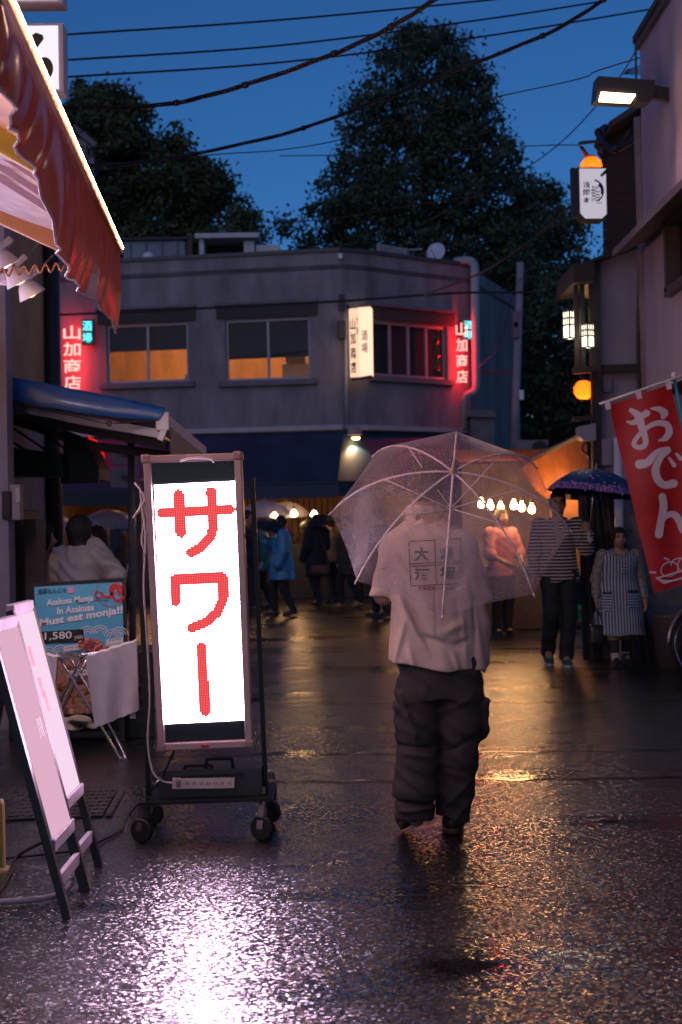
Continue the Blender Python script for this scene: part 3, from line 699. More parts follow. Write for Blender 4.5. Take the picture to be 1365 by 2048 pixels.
# fold-over: the valance hangs lower past the first sag
rows = []; N = 90
top = []; bot = []
for i in range(N + 1):
    x = 240 - 460 * (i / N) ** 1.0; yy = 505 - (240 - x) * 505 / 230
    tpt = PL(x, yy, pf, pn_); drop = np.interp(x, tabx, taby)
    # the lower hem drawn straight below the bar point
    q = PL(x, drop, pf, pn_); q = V((tpt.x, tpt.y, q.z if q.y > 0 else tpt.z - .3)); top.append(tpt); bot.append(q)
for j in range(11):
    v_ = j / 10; row = []
    for i in range(N + 1):
        dr = max(.12, min(.55, top[i].z - bot[i].z)); p = top[i] - V((0, 0, dr * v_))
        off = .014 * v_ * math.sin(i * 1.15 + 1.2 * math.sin(v_ * 3)) + .006 * v_ * math.sin(i * 2.9 + v_) + .02 * v_ * math.sin(i * .33 + .8)
        row.append(p + pn_ * -off - V((.05 * v_ * v_, 0, .006 * v_ * math.sin(i * .9))))
    rows.append(row)
B().grid(rows).build('valance', vmat(), aw, True)
hem = B(); hem.tube(rows[-1], .006, 5); hem.build('hem', M('hem_pale', (.6, .45, .5), .3), aw, True)
# pale sheet underside, folded in ripples
r_ = []
for j in range(15):
    u_ = j / 14; row = []
    for i in range(201):
        t_ = i / 200; q = pf.lerp(pn2, t_); w = .010 * math.sin(i * 1.7) * math.sin(u_ * 3.1) + .008 * math.sin(i * .63 + u_ * 4) * (1 - u_)
        row.append(V((q.x - .04 - 1.3 * u_, q.y - .02, q.z - .02 + .62 * u_ + w - .07 * math.sin(u_ * math.pi))))
    r_.append(row)
B().grid(r_).build('sheet', TR('pale_sheet', (.72, .62, .72), .35), aw, True)
YEL = M('yellow_arm', (.55, .36, .02), .4); ORG = M('orange_arm', (.55, .22, .07), .45)
B().bar(P(-160, 190, 5.4), P(96, 336, 5.4), .07, .085, bev=.01).build('arm', YEL, aw)
B().tube(spline([P(45, 285, 5.35), P(50, 258, 5.35), P(58, 262, 5.35)], 4), .006, 6).build('hook', YEL, aw)
B().lathe([(0, .03), (.025, .02), (.03, -.02), (0, -.035)], P(88, 340, 5.36), (0, 0, 1), 10).build('arm_bolt', YEL, aw)
B().bar(P(-140, 365, 7.4), P(160, 505, 7.4), .05, .085, bev=.008).build('end_arm', ORG, aw)
for k, (ya, yb) in enumerate(((292, 372), (318, 398), (342, 420))):
    B().bar(P(-140, ya - 75, 6.0 + .2 * k), P(118, yb + 12, 6.0 + .2 * k), .04, .03).build('rafter', M('pink_bar', (.55, .36, .42), .5), aw)
pts = [P(-10 + k * 1.6, 546 - k * .14 + 8 * math.sin(k * .47), 7.5) for k in range(100)]
cc = B().tube(pts, .006, 6).build('curly_cord', M('amber_cord', (.5, .2, .06), .25), None, True); tag(cc, 'wavy amber cord with raindrops strung under the vinyl awning', 'cord')

# --- spotlights on a rail
rl = B().tube([P(-60, 563, 8.6), P(62, 566, 8.6)], .018, 8).build('lamp_rail', M('rail_pink', (.6, .45, .48), .4), None, True); tag(rl, 'pale metal rail holding the small spotlights', 'rail')
WHT = M('lamp_white', (.65, .58, .6), .35)
def spotlamp(x, y, d, s, label, en):
    c = P(x, y, d); ax = (V((-.42, -.25, .86))).normalized(); t = thing('spotlight', label, 'spotlight', c, 'spotlights under the awning')
    B().lathe([(.075 * s, 0), (.07 * s, .015 * s), (.05 * s, .06 * s), (.028 * s, .085 * s), (.0, .09 * s)], c, ax, 16).build('shade', WHT, t, True)
    B().lathe([(0, -.004), (.03 * s, .0), (.062 * s, .014 * s)], c, ax, 14).build('bulb', E('spot_bulb', (1, .62, .25), 9), t, True)
    e = c + ax * .08 * s
    B().bar(e, e + V((.07 * s, 0, .065 * s)), .03 * s, .035 * s, bev=.008).build('driver', M('lamp_grey', (.25, .22, .24), .4), t)
    B().bar(e + V((.1 * s, 0, .09 * s)), e + V((.15 * s, 0, .14 * s)), .012 * s, .012 * s).build('knob', DARKIN, t)
    B().bar(e + V((.02, 0, .02)), e + V((-.16 * s, 0, .03 * s)), .03 * s, .04 * s, bev=.006).build('bracket', M('rail_pink', (.6, .45, .48), .4), t)
    lamp_light('SPOT', c - ax * .03, en, (1, .74, .55), .05, 110, c - ax + V((.35, .25, 0)))
spotlamp(66, 592, 8.6, 1.15, 'white spotlight at the free end of the lamp rail', 30)
spotlamp(42, 566, 8.3, 1.15, 'white spotlight second from the free end of the lamp rail', 30)
spotlamp(12, 534, 7.9, 1.15, 'white spotlight partly hidden next to the awning arm', 30)

# added fill tube, out of view, to light the awning underside and shirt
tl_ = thing('fill_tube', 'unseen white fill tube added on the shop wall under the awning', 'lamp', (-2.36, 4.6, 2.55))
B().box((-2.43, 6.5, 2.6), (.12, 5.8, .06), None, .01).build('housing', WHT, tl_)
B().tube([(-2.34, 3.65, 2.56), (-2.34, 9.35, 2.56)], .018, 10).build('tube', E('fill_tube_pink', (.95, .72, 1), 48), tl_, True)

# --- lit box signs projecting high on the wall
SGN = E('sign_white', (.93, .86, 1), 1.05)
def boxsign(x0, y0, x1, y1, d, label):
    t = thing('box_sign', label, 'sign', P(x0, y1, d), 'projecting lit signs')
    c = [P(x0, y0, d), P(x1, y0 - 2, d), P(x1 + 2, y1, d), P(x0 + 2, y1 + 2, d)]
    B().prism(c, (0, .16, 0)).build('casing', M('sign_case', (.5, .45, .5), .4), t)
    k = lambda u, v_: (c[0] * (1 - u) + c[1] * u) * (1 - v_) + (c[3] * (1 - u) + c[2] * u) * v_ - V((0, .006, 0))
    B().add([k(.03, .97), k(.95, .97), k(.95, .04), k(.03, .04)], [(0, 1, 2, 3)]).build('lit_face', SGN, t)
    return t, d
t, d = boxsign(-60, 48, 126, 183, 9.5, 'white lit box sign with dark rounded lettering above the awning')
OLV = M('olive_ink', (.06, .055, .03), .6)
def blob(pts, d, mat, parent, nm='lettering'):
    n = len(pts); B().add([P(x, y, d) for x, y in pts], [tuple(range(n))[::-1]]).build(nm, mat, parent)
blob([(52, 92), (60, 74), (72, 65), (86, 70), (88, 78), (76, 94), (62, 106), (54, 104)], 9.485, OLV, t)
blob([(90 + 17 * math.cos(g), 137 + 23 * math.sin(g)) for g in [k * math.pi / 9 for k in range(18)]], 9.485, OLV, t)
boxsign(-60, -150, 124, 5, 9.5, 'upper white lit box sign stacked over another sign')

# --- blue retractable awning
ba = thing('retractable_awning', 'blue canvas retractable awning with white metal folding arms', 'awning', (-2.2, 12.5, 2.2))
BLUE = M('blue_canvas', (.014, .11, .36), .3, bump=.12, bs=30, var=.3, vs=2, coat=.4)
fN, fF = P(326, 838, 10.8), P(404, 902, 14.6); wN, wF = V((-3.25, 10.8, 2.70)), V((-3.25, 14.8, 2.70))
rows = []
for j in range(9):
    u_ = j / 8; rows.append([fN.lerp(fF, i / 16) * (1 - u_) + wN.lerp(wF, i / 16) * u_ + V((0, 0, .01 * math.sin(u_ * math.pi) * (1.3 + math.sin(i * 1.3)) + .01 - .05 * (1 - u_) * 0)) for i in range(17)])
B().grid(rows).build('canopy', BLUE, ba, True)
# blue side drop along the arm
up_ = [P(x, y, 10.78) for x, y in ((333, 816), (250, 797), (160, 780), (80, 764), (0, 750), (-160, 716))]; lo_ = [P(x, y, 10.76) for x, y in ((318, 842), (245, 836), (160, 825), (80, 811), (0, 794), (-160, 762))]
up_ = spline(up_, 4); lo_ = spline(lo_, 4)
B().grid([up_, [(a * .55 + b_ * .45) + V((0, -.035, 0)) for a, b_ in zip(up_, lo_)], lo_]).build('side_drop', BLUE, ba, True)
AL = M('white_alu', (.68, .62, .7), .35, var=.1)
B().bar(fN + V((0, .02, -.03)), fF + V((0, 0, -.02)), .09, .12).build('front_rail', AL, ba)
B().box(fN + V((.0, -.02, -.02)), (.1, .03, .14), None, .008).build('end_cap', AL, ba)
rows = [[fN.lerp(fF, i / 20) + V((.055 + .006 * math.sin(i * 2), 0, z)) for i in range(21)] for z in (-.26, -.06)]
B().grid(rows).build('valance', M('taupe_valance', (.2, .13, .13), .6, var=.4, vs=14), ba, True)
for (a, m_, e, w) in ((P(322, 868, 10.9), P(35, 815, 11.2), P(-150, 770, 11.4), .07), (P(336, 890, 12.0), P(120, 850, 12.2), P(-60, 800, 12.4), .075)):
    B().bar(a, m_, .05, w, bev=.008).build('arm', AL, ba); B().bar(m_, e, .05, w, bev=.008).build('arm', AL, ba)
    B().lathe([(0, .06), (.04, .055), (.04, -.055), (0, -.06)], m_, (0, 0, 1), 12).build('elbow', AL, ba)
B().bar(P(-60, 810, 13), P(190, 893, 13), .06, .09).build('arm', M('arm_pink', (.55, .38, .36), .4), ba); B().bar(P(190, 893, 13), P(348, 912, 13.2), .05, .08).build('arm', M('arm_pink', (.55, .38, .36), .4), ba)
B().tube([P(60, 812, 10.75), P(205, 846, 10.75), P(222, 847, 10.75)], .004, 5).build('cable', DARKIN, ba)
B().lathe([(.016, .005), (.022, 0), (.016, -.005), (.012, 0), (.016, .005)], P(219, 847, 10.75), (0, 1, 0), 12).build('ring', DARKIN, ba)
B().tube([P(226, 847, 10.75), P(248, 845, 10.75), P(285, 841, 10.75), P(318, 840, 10.76)], [.004, .011, .011, .004], 6).build('spring', DARKIN, ba)
B().box(P(325, 870, 10.8), (.05, .06, .09), Matrix.Rotation(.4, 3, 'Y'), .006).build('clamp', AL, ba)
po = B().tube([P(262, 815, 13.2), P(266, 1310, 13.2)], .032, 10).build('awning_pole', M('pole_grey', (.32, .31, .36), .4, var=.4, vs=9), None, True); tag(po, 'grey metal pole standing beneath the blue awning', 'pole')

# --- green box awning beyond, glowing red sheet for the neon's reflection, plates
ga = thing('box_awning', 'dark green box-shaped shop awning under the blue awning', 'awning', (-2.8, 13.5, 1.9))
GRN = M('green_canvas', (.012, .06, .055), .5, var=.4, vs=3, bump=.1, bs=20)
a, b_, c, e = P(-60, 885, 12.5), P(122, 906, 12.5), P(126, 952, 12.5), P(-60, 950, 12.5)
B().prism([a, b_, c, e], (-.05, .5, 0)).build('front_box', GRN, ga)
prof = [P(130, 860, 12.9), P(160, 872, 12.9), P(185, 905, 12.9), P(198, 935, 12.9), P(198, 958, 12.9), P(124, 960, 12.9)]
B().prism(prof, (0, .6, 0)).build('side_box', M('green_canvas2', (.010, .04, .04), .5, var=.4, vs=3), ga)
for k in range(4): B().bar(P(-40 + k * 50, 845, 12.95), P(60 + k * 40, 905, 12.95), .02, .02).build('rib', M('rib_green', (.02, .05, .05), .5), ga)
B().bar(P(124, 962, 12.85), P(198, 960, 12.85), .06, .05).build('lower_rail', M('dk_rail', (.03, .025, .03), .6), ga)
rp = thing('neon_reflection', 'tall glowing red sheet standing in for the neon reflection behind the green awning', 'sign', P(200, 1000, 24))
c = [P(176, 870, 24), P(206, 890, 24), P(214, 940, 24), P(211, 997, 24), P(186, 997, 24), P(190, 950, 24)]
B().add(c, [tuple(range(6))[::-1]]).build('lit_face', E('red_reflection', (1, .008, .012), .85), rp)  # emissive red put in as the neon's reflection on wet canvas
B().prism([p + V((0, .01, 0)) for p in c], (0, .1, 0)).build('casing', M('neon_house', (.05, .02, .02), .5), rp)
for (x0, y0, x1, y1, lb) in ((222, 935, 276, 975, 'square grey metal plate hung behind the awning pole'), (226, 890, 274, 928, 'rounded grey metal plate above a square plate')):
    pl = thing('metal_plate', lb, 'plate', P(x0, y1, 19)); B().prism([P(x0, y0, 19), P(x1, y0, 19), P(x1, y1, 19), P(x0, y1, 19)], (0, .08, 0)).build('plate', M('plate_grey', (.13, .13, .15), .6, var=.3), pl)
    B().box(P((x0 + x1) / 2, (y0 + y1) / 2, 18.98), (.08, .02, .06)).build('mark', DARKIN, pl)
sa = thing('stall_awning', 'small navy awning over the white umbrellas beside the grey plates', 'awning', P(180, 1000, 21))
B().prism([P(95, 962, 21.5), P(285, 962, 21.5), P(285, 985, 21), P(92, 985, 21)], (0, .8, .06)).build('canopy', M('navy_small', (.012, .018, .05), .7), sa)
B().prism([P(90, 985, 21), P(287, 985, 21), P(287, 1012, 21), P(90, 1012, 21)], (0, .05, 0)).build('valance', M('navy_small2', (.008, .022, .03), .7), sa)
os_ = B().prism([P(58, 965, 17), P(98, 965, 17), P(86, 1022, 17), P(60, 1030, 17)], (0, .05, 0)).build('cloth_banner', TR('orange_cloth', (.4, .1, .02), .5)); tag(os_, 'dim orange cloth banner hanging beside the dark green awning', 'banner')
lamp_light('POINT', P(75, 1000, 18), 3, (1, .35, .1))
mb = thing('meter_box', 'pale grey electric meter box on the dark side wall', 'meter box', P(25, 1060, 10.4))
B().box(P(22, 1005, 10.4), (.16, .12, .26), None, .01).build('box', M('meter_pale', (.3, .29, .3), .6), mb)
B().box(P(14, 1010, 10.3), (.06, .06, .2), None, .01).build('meter', DARKIN, mb); B().box(P(36, 990, 10.33), (.03, .02, .1)).build('label_plate', M('meter_pale2', (.5, .48, .5), .5), mb)
wd = thing('wooden_cabinet', 'dark brown wooden cabinet against the side wall', 'cabinet', G(0, 1420))
B().box((-2.95, 11.2, .8), (1.0, .6, 1.6), None, .01).build('body', M('dk_wood', (.05, .03, .025), .6, var=.4, vs=5, streak=True), wd)
for k in range(3): B().box((-2.75 + k * .2, 10.88, .8), (.17, .02, 1.45)).build('door_panel', M('dk_wood2', (.07, .042, .03), .55, var=.4, vs=7, streak=True), wd)

# ================================================================ towel rack, menu poster
rk = thing('folding_rack', 'chrome folding cross-leg rack standing before the light blue menu poster', 'rack', G(238, 1515))
CH = M('chrome', (.55, .53, .58), .18, .9)
D = 8.85
B().tube(spline([P(118, 1312, D), P(234, 1506, D), P(240, 1514, D), P(246, 1503, D + .05), P(150, 1330, D + .3), P(136, 1312, D + .3)], 5), .009, 8).build('leg_loop', CH, rk, True)
B().tube(spline([P(168, 1306, D + .02), P(95, 1455, D + .02), P(78, 1500, D + .05), P(88, 1492, D + .3), P(176, 1315, D + .3)], 5), .010, 8).build('leg_loop', CH, rk, True)
B().tube([P(40, 1303, D), P(120, 1318, D), P(200, 1304, D), P(272, 1286, D)], .008, 8).build('top_rail', CH, rk, True)
B().bar(P(118, 1316, D - .01), P(178, 1310, D - .01), .03, .014).build('hinge_plate', CH, rk)
TOW = M('towel', (.62, .56, .64), .95, bump=.5, bs=160, var=.12, vs=10)
def towel(q, label):
    tl, tr, br, bl = [P(x, y, D - .02) for x, y in q]; rows = []
    for j in range(13):
        v_ = j / 12; rows.append([(tl.lerp(tr, i / 12)).lerp(bl.lerp(br, i / 12), v_) + V((0, -.012 + .016 * math.sin(i * .9 + v_ * 2) * v_ , .004 * math.sin(i * 2.2))) for i in range(13)])
    g = B(); g.grid(rows[::-1])
    back = [[p + V((0, .05 + .02 * math.sin(i), .0)) for i, p in enumerate(r)] for r in rows[:9]]
    g.grid(back); g.grid([[p for p in rows[0]], [(p + V((0, .025, .012))) for p in rows[0]], [p for p in back[0]]])
    o = g.build('towel', TOW, None, True); tag(o, label, 'towel', 'towels on the rack')
towel([(172, 1314), (274, 1282), (279, 1420), (190, 1456)], 'white towel with a loose corner tab hung over the rack')
towel([(30, 1300), (116, 1314), (106, 1460), (20, 1450)], 'white towel half hidden by the slanted menu boards')
tb = B().box(P(266, 1432, D - .02), (.035, .006, .035)).build('towel_tag', TOW); tag(tb, 'tiny white tag dangling from the towel hem', 'tag')

ps = thing('menu_poster_board', 'light blue monja menu poster in a black frame on a stand', 'sign', G(155, 1480))
D = 9.6; BLK = M('black_frame', (.015, .015, .017), .35)
pp_ = lambda x, y, k=0: P(x, y, D - .004 * k)
quad = lambda x0, y0, x1, y1, k=0: [pp_(x0, y0, k), pp_(x1, y0, k), pp_(x1, y1, k), pp_(x0, y1, k)]
B().prism([pp_(60, 1167), pp_(249, 1156), pp_(258, 1432), pp_(66, 1440)], (0, .05, 0)).build('frame', BLK, ps)
PB = M('poster_blue', (.10, .40, .62), .4, var=.06, coat=.3)
B().add([pp_(69, 1174, 1), pp_(244, 1164, 1), pp_(249, 1300, 1), pp_(74, 1312, 1)][::-1], [(0, 1, 2, 3)]).build('poster', PB, ps)
def food():
    m, t, b, o = _new('food_photo'); L = t.links; tc = t.nodes.new('ShaderNodeTexCoord')
    v = t.nodes.new('ShaderNodeTexVoronoi'); v.inputs['Scale'].default_value = 13; n = t.nodes.new('ShaderNodeTexNoise'); n.inputs['Scale'].default_value = 12; n.inputs['Distortion'].default_value = 2
    L.new(tc.outputs['Object'], n.inputs[0]); L.new(tc.outputs['Object'], v.inputs[0])
    r = t.nodes.new('ShaderNodeValToRGB'); e = r.color_ramp.elements; e[0].color = (.03, .01, .008, 1); e[0].position = .3; e[1].color = (.6, .42, .3, 1); e[1].position = .75
    for p, c in ((.42, (.25, .09, .03, 1)), (.52, (.5, .2, .18, 1)), (.6, (.16, .12, .03, 1))): x = e.new(p); x.color = c
    L.new(n.outputs[0], r.inputs[0]); L.new(r.outputs[0], b.inputs['Base Color']); b.inputs['Roughness'].default_value = .4; return m
B().add([pp_(74, 1312, 1), pp_(249, 1300, 1), pp_(253, 1424, 1), pp_(78, 1430, 1)][::-1], [(0, 1, 2, 3)]).build('food_picture', food(), ps)
WTX = M('print_white', (.8, .76, .82), .5, var=.03); NTX = M('print_navy', (.02, .07, .12), .5); RTX = M('print_red', (.65, .02, .03), .45); BTX = M('print_black', (.02, .015, .015), .5)
def pt(s, x0, y0, x1, y1, h, mat, bold=0.0, k=2): lay(s, (pp_(x0, y0, k), pp_(x1, y1, k), pp_(x0, y0 - h, k)), mat, ps, bold=bold, lift=.001)
pt('浅草もんじゃ', 76, 1189, 133, 1185, 11, NTX, .03); B().add(quad(136, 1173, 148, 1186, 2)[::-1], [(0, 1, 2, 3)]).build('seal_mark', M('print_pink', (.55, .25, .5), .5), ps)
pt('Asakusa Monja', 94, 1216, 187, 1206, 17, WTX, .02); pt('In Asakusa', 115, 1229, 189, 1221, 14, WTX, .02); pt('Must eat monja!!', 80, 1258, 246, 1231, 20, WTX, .03)
B().add([pp_(74, 1264, 2), pp_(167, 1258, 2), pp_(169, 1284, 2), pp_(76, 1288, 2)][::-1], [(0, 1, 2, 3)]).build('price_strip', BTX, ps)
pt('1,580', 90, 1282, 144, 1279, 17, WTX, .01, 3); pt('yen', 149, 1281, 166, 1280, 9, WTX, .0, 3)
def arcs(cx, cy, rads, a0, a1, mat, w=1.5, k=2, sub=ps):
    b = B()
    for r in rads:
        g = [a0 + (a1 - a0) * i / 18 for i in range(19)]
        b.grid([[pp_(cx + (r - w) * math.cos(R(q)), cy - (r - w) * math.sin(R(q)), k) for q in g], [pp_(cx + r * math.cos(R(q)), cy - r * math.sin(R(q)), k) for q in g]])
    return b.build('wave_print', mat, sub)
for (cx, cy) in ((200, 1268), (226, 1276), (240, 1272), (176, 1270), (98, 1312), (122, 1308)): arcs(cx, cy, (18, 13, 8), 10, 170, WTX)
arcs(222, 1184, (30,), 150, 400, RTX, 1.2); arcs(232, 1180, (14, 8), -60, 250, RTX, 5); arcs(214, 1184, (13,), 180, 360, RTX, 5); arcs(197, 1190, (8,), 60, 330, RTX, 3); arcs(236, 1192, (12,), 180, 360, RTX, 5)
arcs(200, 1330, (130,), 82, 110, NTX, 1.2)
def card(s, x0, y0, x1, y1): 
    B().add([pp_(x0, y0, 3), pp_(x1, y0 - 4, 3), pp_(x1, y1 - 4, 3), pp_(x0, y1, 3)][::-1], [(0, 1, 2, 3)]).build('name_card', WTX, ps); pt(s, x0 + 3, y1 - 4, x1 - 3, y1 - 8, (y1 - y0) * .5, BTX, .0, 4)
card('Dried squid', 128, 1292, 167, 1303); card('SAKURA', 213, 1278, 246, 1287); card('shrimp', 213, 1287, 246, 1296); card('Garlic', 136, 1342, 176, 1354)
b = B(); r_ = np.random.default_rng(2)
for k in range(160):
    g, rr = r_.uniform(0, 6.28), 22 * math.sqrt(r_.uniform(0, 1)); c = pp_(190 + rr * 1.2 * math.cos(g) - (8 if g > 3 else 0), 1291 + rr * .7 * math.sin(g), 4) - V((0, r_.uniform(0, .02), 0)); a = r_.normal(0, 1, 3); a /= np.linalg.norm(a); q = V(a) * .014; w = q.orthogonal().normalized() * .007
    b.add([c - q, c + w, c + q, c - w], [(0, 1, 2, 3)])
b.build('shrimp_garnish', M('coral', (.75, .16, .12), .5), ps)
for x in (80, 244): B().bar(P(x, 1430, D + .03), P(x + 2, 1482, D + .03), .04, .03).build('leg', BLK, ps)
B().bar(P(80, 1472, D + .03), P(246, 1466, D + .03), .04, .03).build('crossbar', BLK, ps)
ct = thing('cloth_bag', 'crumpled pale cloth bag lying under the menu poster', 'bag', P(150, 1460, 9.4))
vv, F = surf(lambda p: ell(p, P(150, 1446, 9.4), (.13, .08, .045)) + .012 * np.sin(p[:, 0] * 40 + p[:, 2] * 60) + .01 * np.sin(p[:, 2] * 90), np.array(P(150, 1446, 9.4)) - .2, np.array(P(150, 1446, 9.4)) + .2, .012)
smesh('bag', vv, F, M('cream_cloth', (.35, .3, .26), .9), ct)
cb = thing('low_cabinet', 'black low equipment cabinet behind the towel rack', 'cabinet', G(160, 1500))
B().box(G(150, 1490) + V((0, .5, .3)), (1.0, .5, .6), None, .01).build('body', M('blk_box', (.012, .016, .02), .4), cb)
for k in range(5): B().box(G(150, 1490) + V((0, .245, .12 + k * .08)), (.9, .02, .018)).build('slat', M('blk_slat', (.03, .035, .04), .35), cb)

# ================================================================ slanted menu boards
BRD = E('board_lit', (1, .56, .76), .75); BRD2 = E('board_lit_far', (1, .72, .92), .95)
SLV = M('silver_edge', (.55, .48, .55), .4, .5, bump=.6, bs=300)
def aboard(y0, y1, x, h, z0, lean, label, face, mark):
    t = thing('menu_board', label, 'menu board', (x, (y0 + y1) / 2, 0), 'backlit slanted menu boards')
    dx = -math.tan(R(lean)); at = lambda y, z, o=0: V((x + dx * z + o, y, z))
    w = .035
    for y in (y0, y1):
        B().bar(at(y, 0), at(y, h), .03, w, up=(0, 1, 0)).build('stile', BLK, t)
    B().prism([at(y0 + w / 2, z0, .012), at(y1 - w / 2, z0, .012), at(y1 - w / 2, h - .02, .012), at(y0 + w / 2, h - .02, .012)], (-.03, 0, -.005)).build('panel_body', BLK, t)
    B().add([at(y0 + w / 2 + .005, z0 + .01, .016), at(y1 - w / 2 - .005, z0 + .01, .016), at(y1 - w / 2 - .005, h - .02, .016), at(y0 + w / 2 + .005, h - .02, .016)], [(0, 1, 2, 3)]).build('lit_face', face, t)
    B().bar(at(y0 + .02, z0 - .012, .004), at(y1 + .01, z0 - .012, .004), .035, .05, bev=.006).build('lower_rail', SLV, t)
    B().bar(at(y0, h, 0), at(y1, h, 0), .035, .05, bev=.006).build('top_rail', SLV, t)
    B().bar(at(y0, .13), at(y1, .13), .02, .045).build('brace', SLV, t)
    B().bar(at(y0 + .05, .0, -.55), at(y0 + .05, h * .95, -.05), .03, .03).build('rear_leg', BLK, t); B().bar(at(y1 - .05, .0, -.55), at(y1 - .05, h * .95, -.05), .03, .03).build('rear_leg', BLK, t)
    return t, at
t, at = aboard(5.26, 5.66, -1.035, 1.07, .27, 14.3, 'pink-white slanted menu board with black frame and a cable beneath', BRD, True)
lay('川', (at(5.50, .62, .018), at(5.58, .62, .018), at(5.50, .70, .018)), M('print_white', (.8, .76, .82), .5), t, bold=.02, lift=.002)
t2, at2 = aboard(5.70, 6.06, -1.055, 1.11, .34, 14.0, 'white slanted menu board with faint red marks standing behind another', BRD2, False)
for k, z in enumerate((.93, .8, .74)):
    B().add([at2(5.74 + .03 * k, z - .05, .019), at2(5.80 + .03 * k, z - .05, .019), at2(5.80 + .03 * k, z + .03, .019), at2(5.74 + .03 * k, z + .03, .019)], [(0, 1, 2, 3)]).build('red_mark', M('print_coral', (.7, .25, .25), .5), t2)
hz = B().tube(spline([G(-60, 1806, .02), G(20, 1803, .02), G(85, 1797, .02), G(125, 1785, .02), G(143, 1765, .03), G(140, 1755, .05)], 8), .012, 8).build('hose', M('hose_pale', (.5, .42, .45), .4), None, True); tag(hz, 'pale rubber hose curling on the ground under the menu boards', 'hose')
hz = B().tube(spline([G(-40, 1830, .02), G(10, 1765, .01), G(35, 1715, .03), P(75, 1690, 5.9), P(100, 1680, 5.9)], 8), .008, 7).build('power_cable', M('cable_blk', (.012, .012, .014), .3), None, True); tag(hz, 'black cable looping up into the back of the menu boards', 'cable')
yp = thing('yellow_post', 'faded yellow plastic post beside the menu boards', 'post', G(8, 1742))
B().lathe([(0, .3), (.02, .3), (.024, .28), (.026, .02), (.03, 0), (0, 0)], G(0, 1742), (0, 0, 1), 12).build('post', M('old_yellow', (.4, .3, .1), .5), yp, True)
B().lathe([(0, .02), (.05, .015), (.055, 0)], G(0, 1742), (0, 0, 1), 12).build('foot', M('old_yellow', (.4, .3, .1), .5), yp, True)
# ================================================================ the other side: houses, lanterns, flag
RW = M('pale_plaster', (.4, .34, .44), .8, bump=.2, bs=45, var=.25, vs=1.2, streak=True)
BRN = M('dark_brown_wood', (.035, .022, .018), .6, var=.4, vs=6)
r1 = thing('plaster_house', 'pale lavender plaster house with a dark framed upper window', 'building', (3.2, 9, 0))
X1 = 2.62; A1 = V((X1, 12.1, 0)); 
def RX(x, y, X=X1): r = ray(x, y); return CAM + r * (X / r.x)
zt = RX(1293, 62).z
def rwin_hole():
    p, q = RX(1342, 440), RX(1420, 585); return (p, q)
b = B()
ZJ = 2.5
# street wall with a window opening (y runs toward the camera)
wy0, wy1, wz0, wz1 = 9.6, RX(1345, 500).y, RX(1345, 585).z, RX(1345, 445).z
for (ya, yb, za, zb) in ((12.1, wy1, ZJ, zt), (wy0, 2, ZJ, zt), (wy1, wy0, ZJ, wz0), (wy1, wy0, wz1, zt)):
    b.add([(X1, ya, za), (X1, yb, za), (X1, yb, zb), (X1, ya, zb)], [(0, 1, 2, 3)])
b.add([(X1, 12.1, ZJ), (X1 + 3, 12.1, ZJ), (X1 + 3, 12.1, zt), (X1, 12.1, zt)], [(3, 2, 1, 0)]); b.add([(X1, 12.1, ZJ), (X1 + 3, 12.1, ZJ), (X1 + 3, 2, ZJ), (X1, 2, ZJ)], [(0, 1, 2, 3)])
for (p, q) in (((wy1, wz0), (wy0, wz0)), ((wy0, wz0), (wy0, wz1)), ((wy0, wz1), (wy1, wz1)), ((wy1, wz1), (wy1, wz0))):
    b.add([(X1, p[0], p[1]), (X1, q[0], q[1]), (X1 + .12, q[0], q[1]), (X1 + .12, p[0], p[1])], [(0, 1, 2, 3)])
b.build('wall', RW, r1)
B().box((X1 + 2.4, 7, ZJ / 2), (2.4, 10, ZJ)).build('ground_floor', M('gf_dark', (.06, .05, .055), .7, var=.3), r1)
B().box((X1 + 1.45, 7, zt + .03), (3.0, 10.3, .06)).build('roof', DARKIN, r1)
B().box((X1 - .01, 7.1, zt - .03), (.05, 10.1, .06)).build('roof_edge', M('edge_dk', (.06, .05, .06), .5), r1)
w = B()
for (c, s) in (((X1 - .01, (wy0 + wy1) / 2, wz0), (.1, wy1 - wy0 + .1, .07)), ((X1 - .01, (wy0 + wy1) / 2, wz1), (.1, wy1 - wy0 + .1, .07)), ((X1 - .01, wy1, (wz0 + wz1) / 2), (.1, .07, wz1 - wz0)), ((X1 - .01, wy1 - .6, (wz0 + wz1) / 2), (.08, .05, wz1 - wz0))): w.box(c, s)
wf_ = w.build('window', M('win_dk', (.05, .045, .05), .5), r1)
B().add([(X1 + .06, wy1, wz0), (X1 + .06, wy0, wz0), (X1 + .06, wy0, wz1), (X1 + .06, wy1, wz1)], [(0, 1, 2, 3)]).build('pane', M('dark_glass', (.02, .025, .03), .1, spec=.8), wf_)
ez = RX(1312, 460).z
ev = B(); ev.prism([(X1, 12.0, ez - .02), (X1 - .28, 12.05, ez - .14), (X1 - .28, 12.05, ez - .08), (X1, 12.0, ez + .1)], (0, -4, 0)); ev.build('window_hood', M('hood', (.2, .17, .2), .6), r1)
B().tube([V((X1 + .0, 12.2, 4.9)), V((X1 + .03, 12.2, 2.0))], .045, 10).build('drain_pipe', M('pipe_tan', (.22, .18, .17), .6, var=.3), r1, True)
B().tube([V((X1 + .12, 12.25, 5.2)), V((X1 + .12, 12.25, 2.0))], .04, 10).build('drain_pipe', M('pipe_tan2', (.16, .13, .13), .6), r1, True)

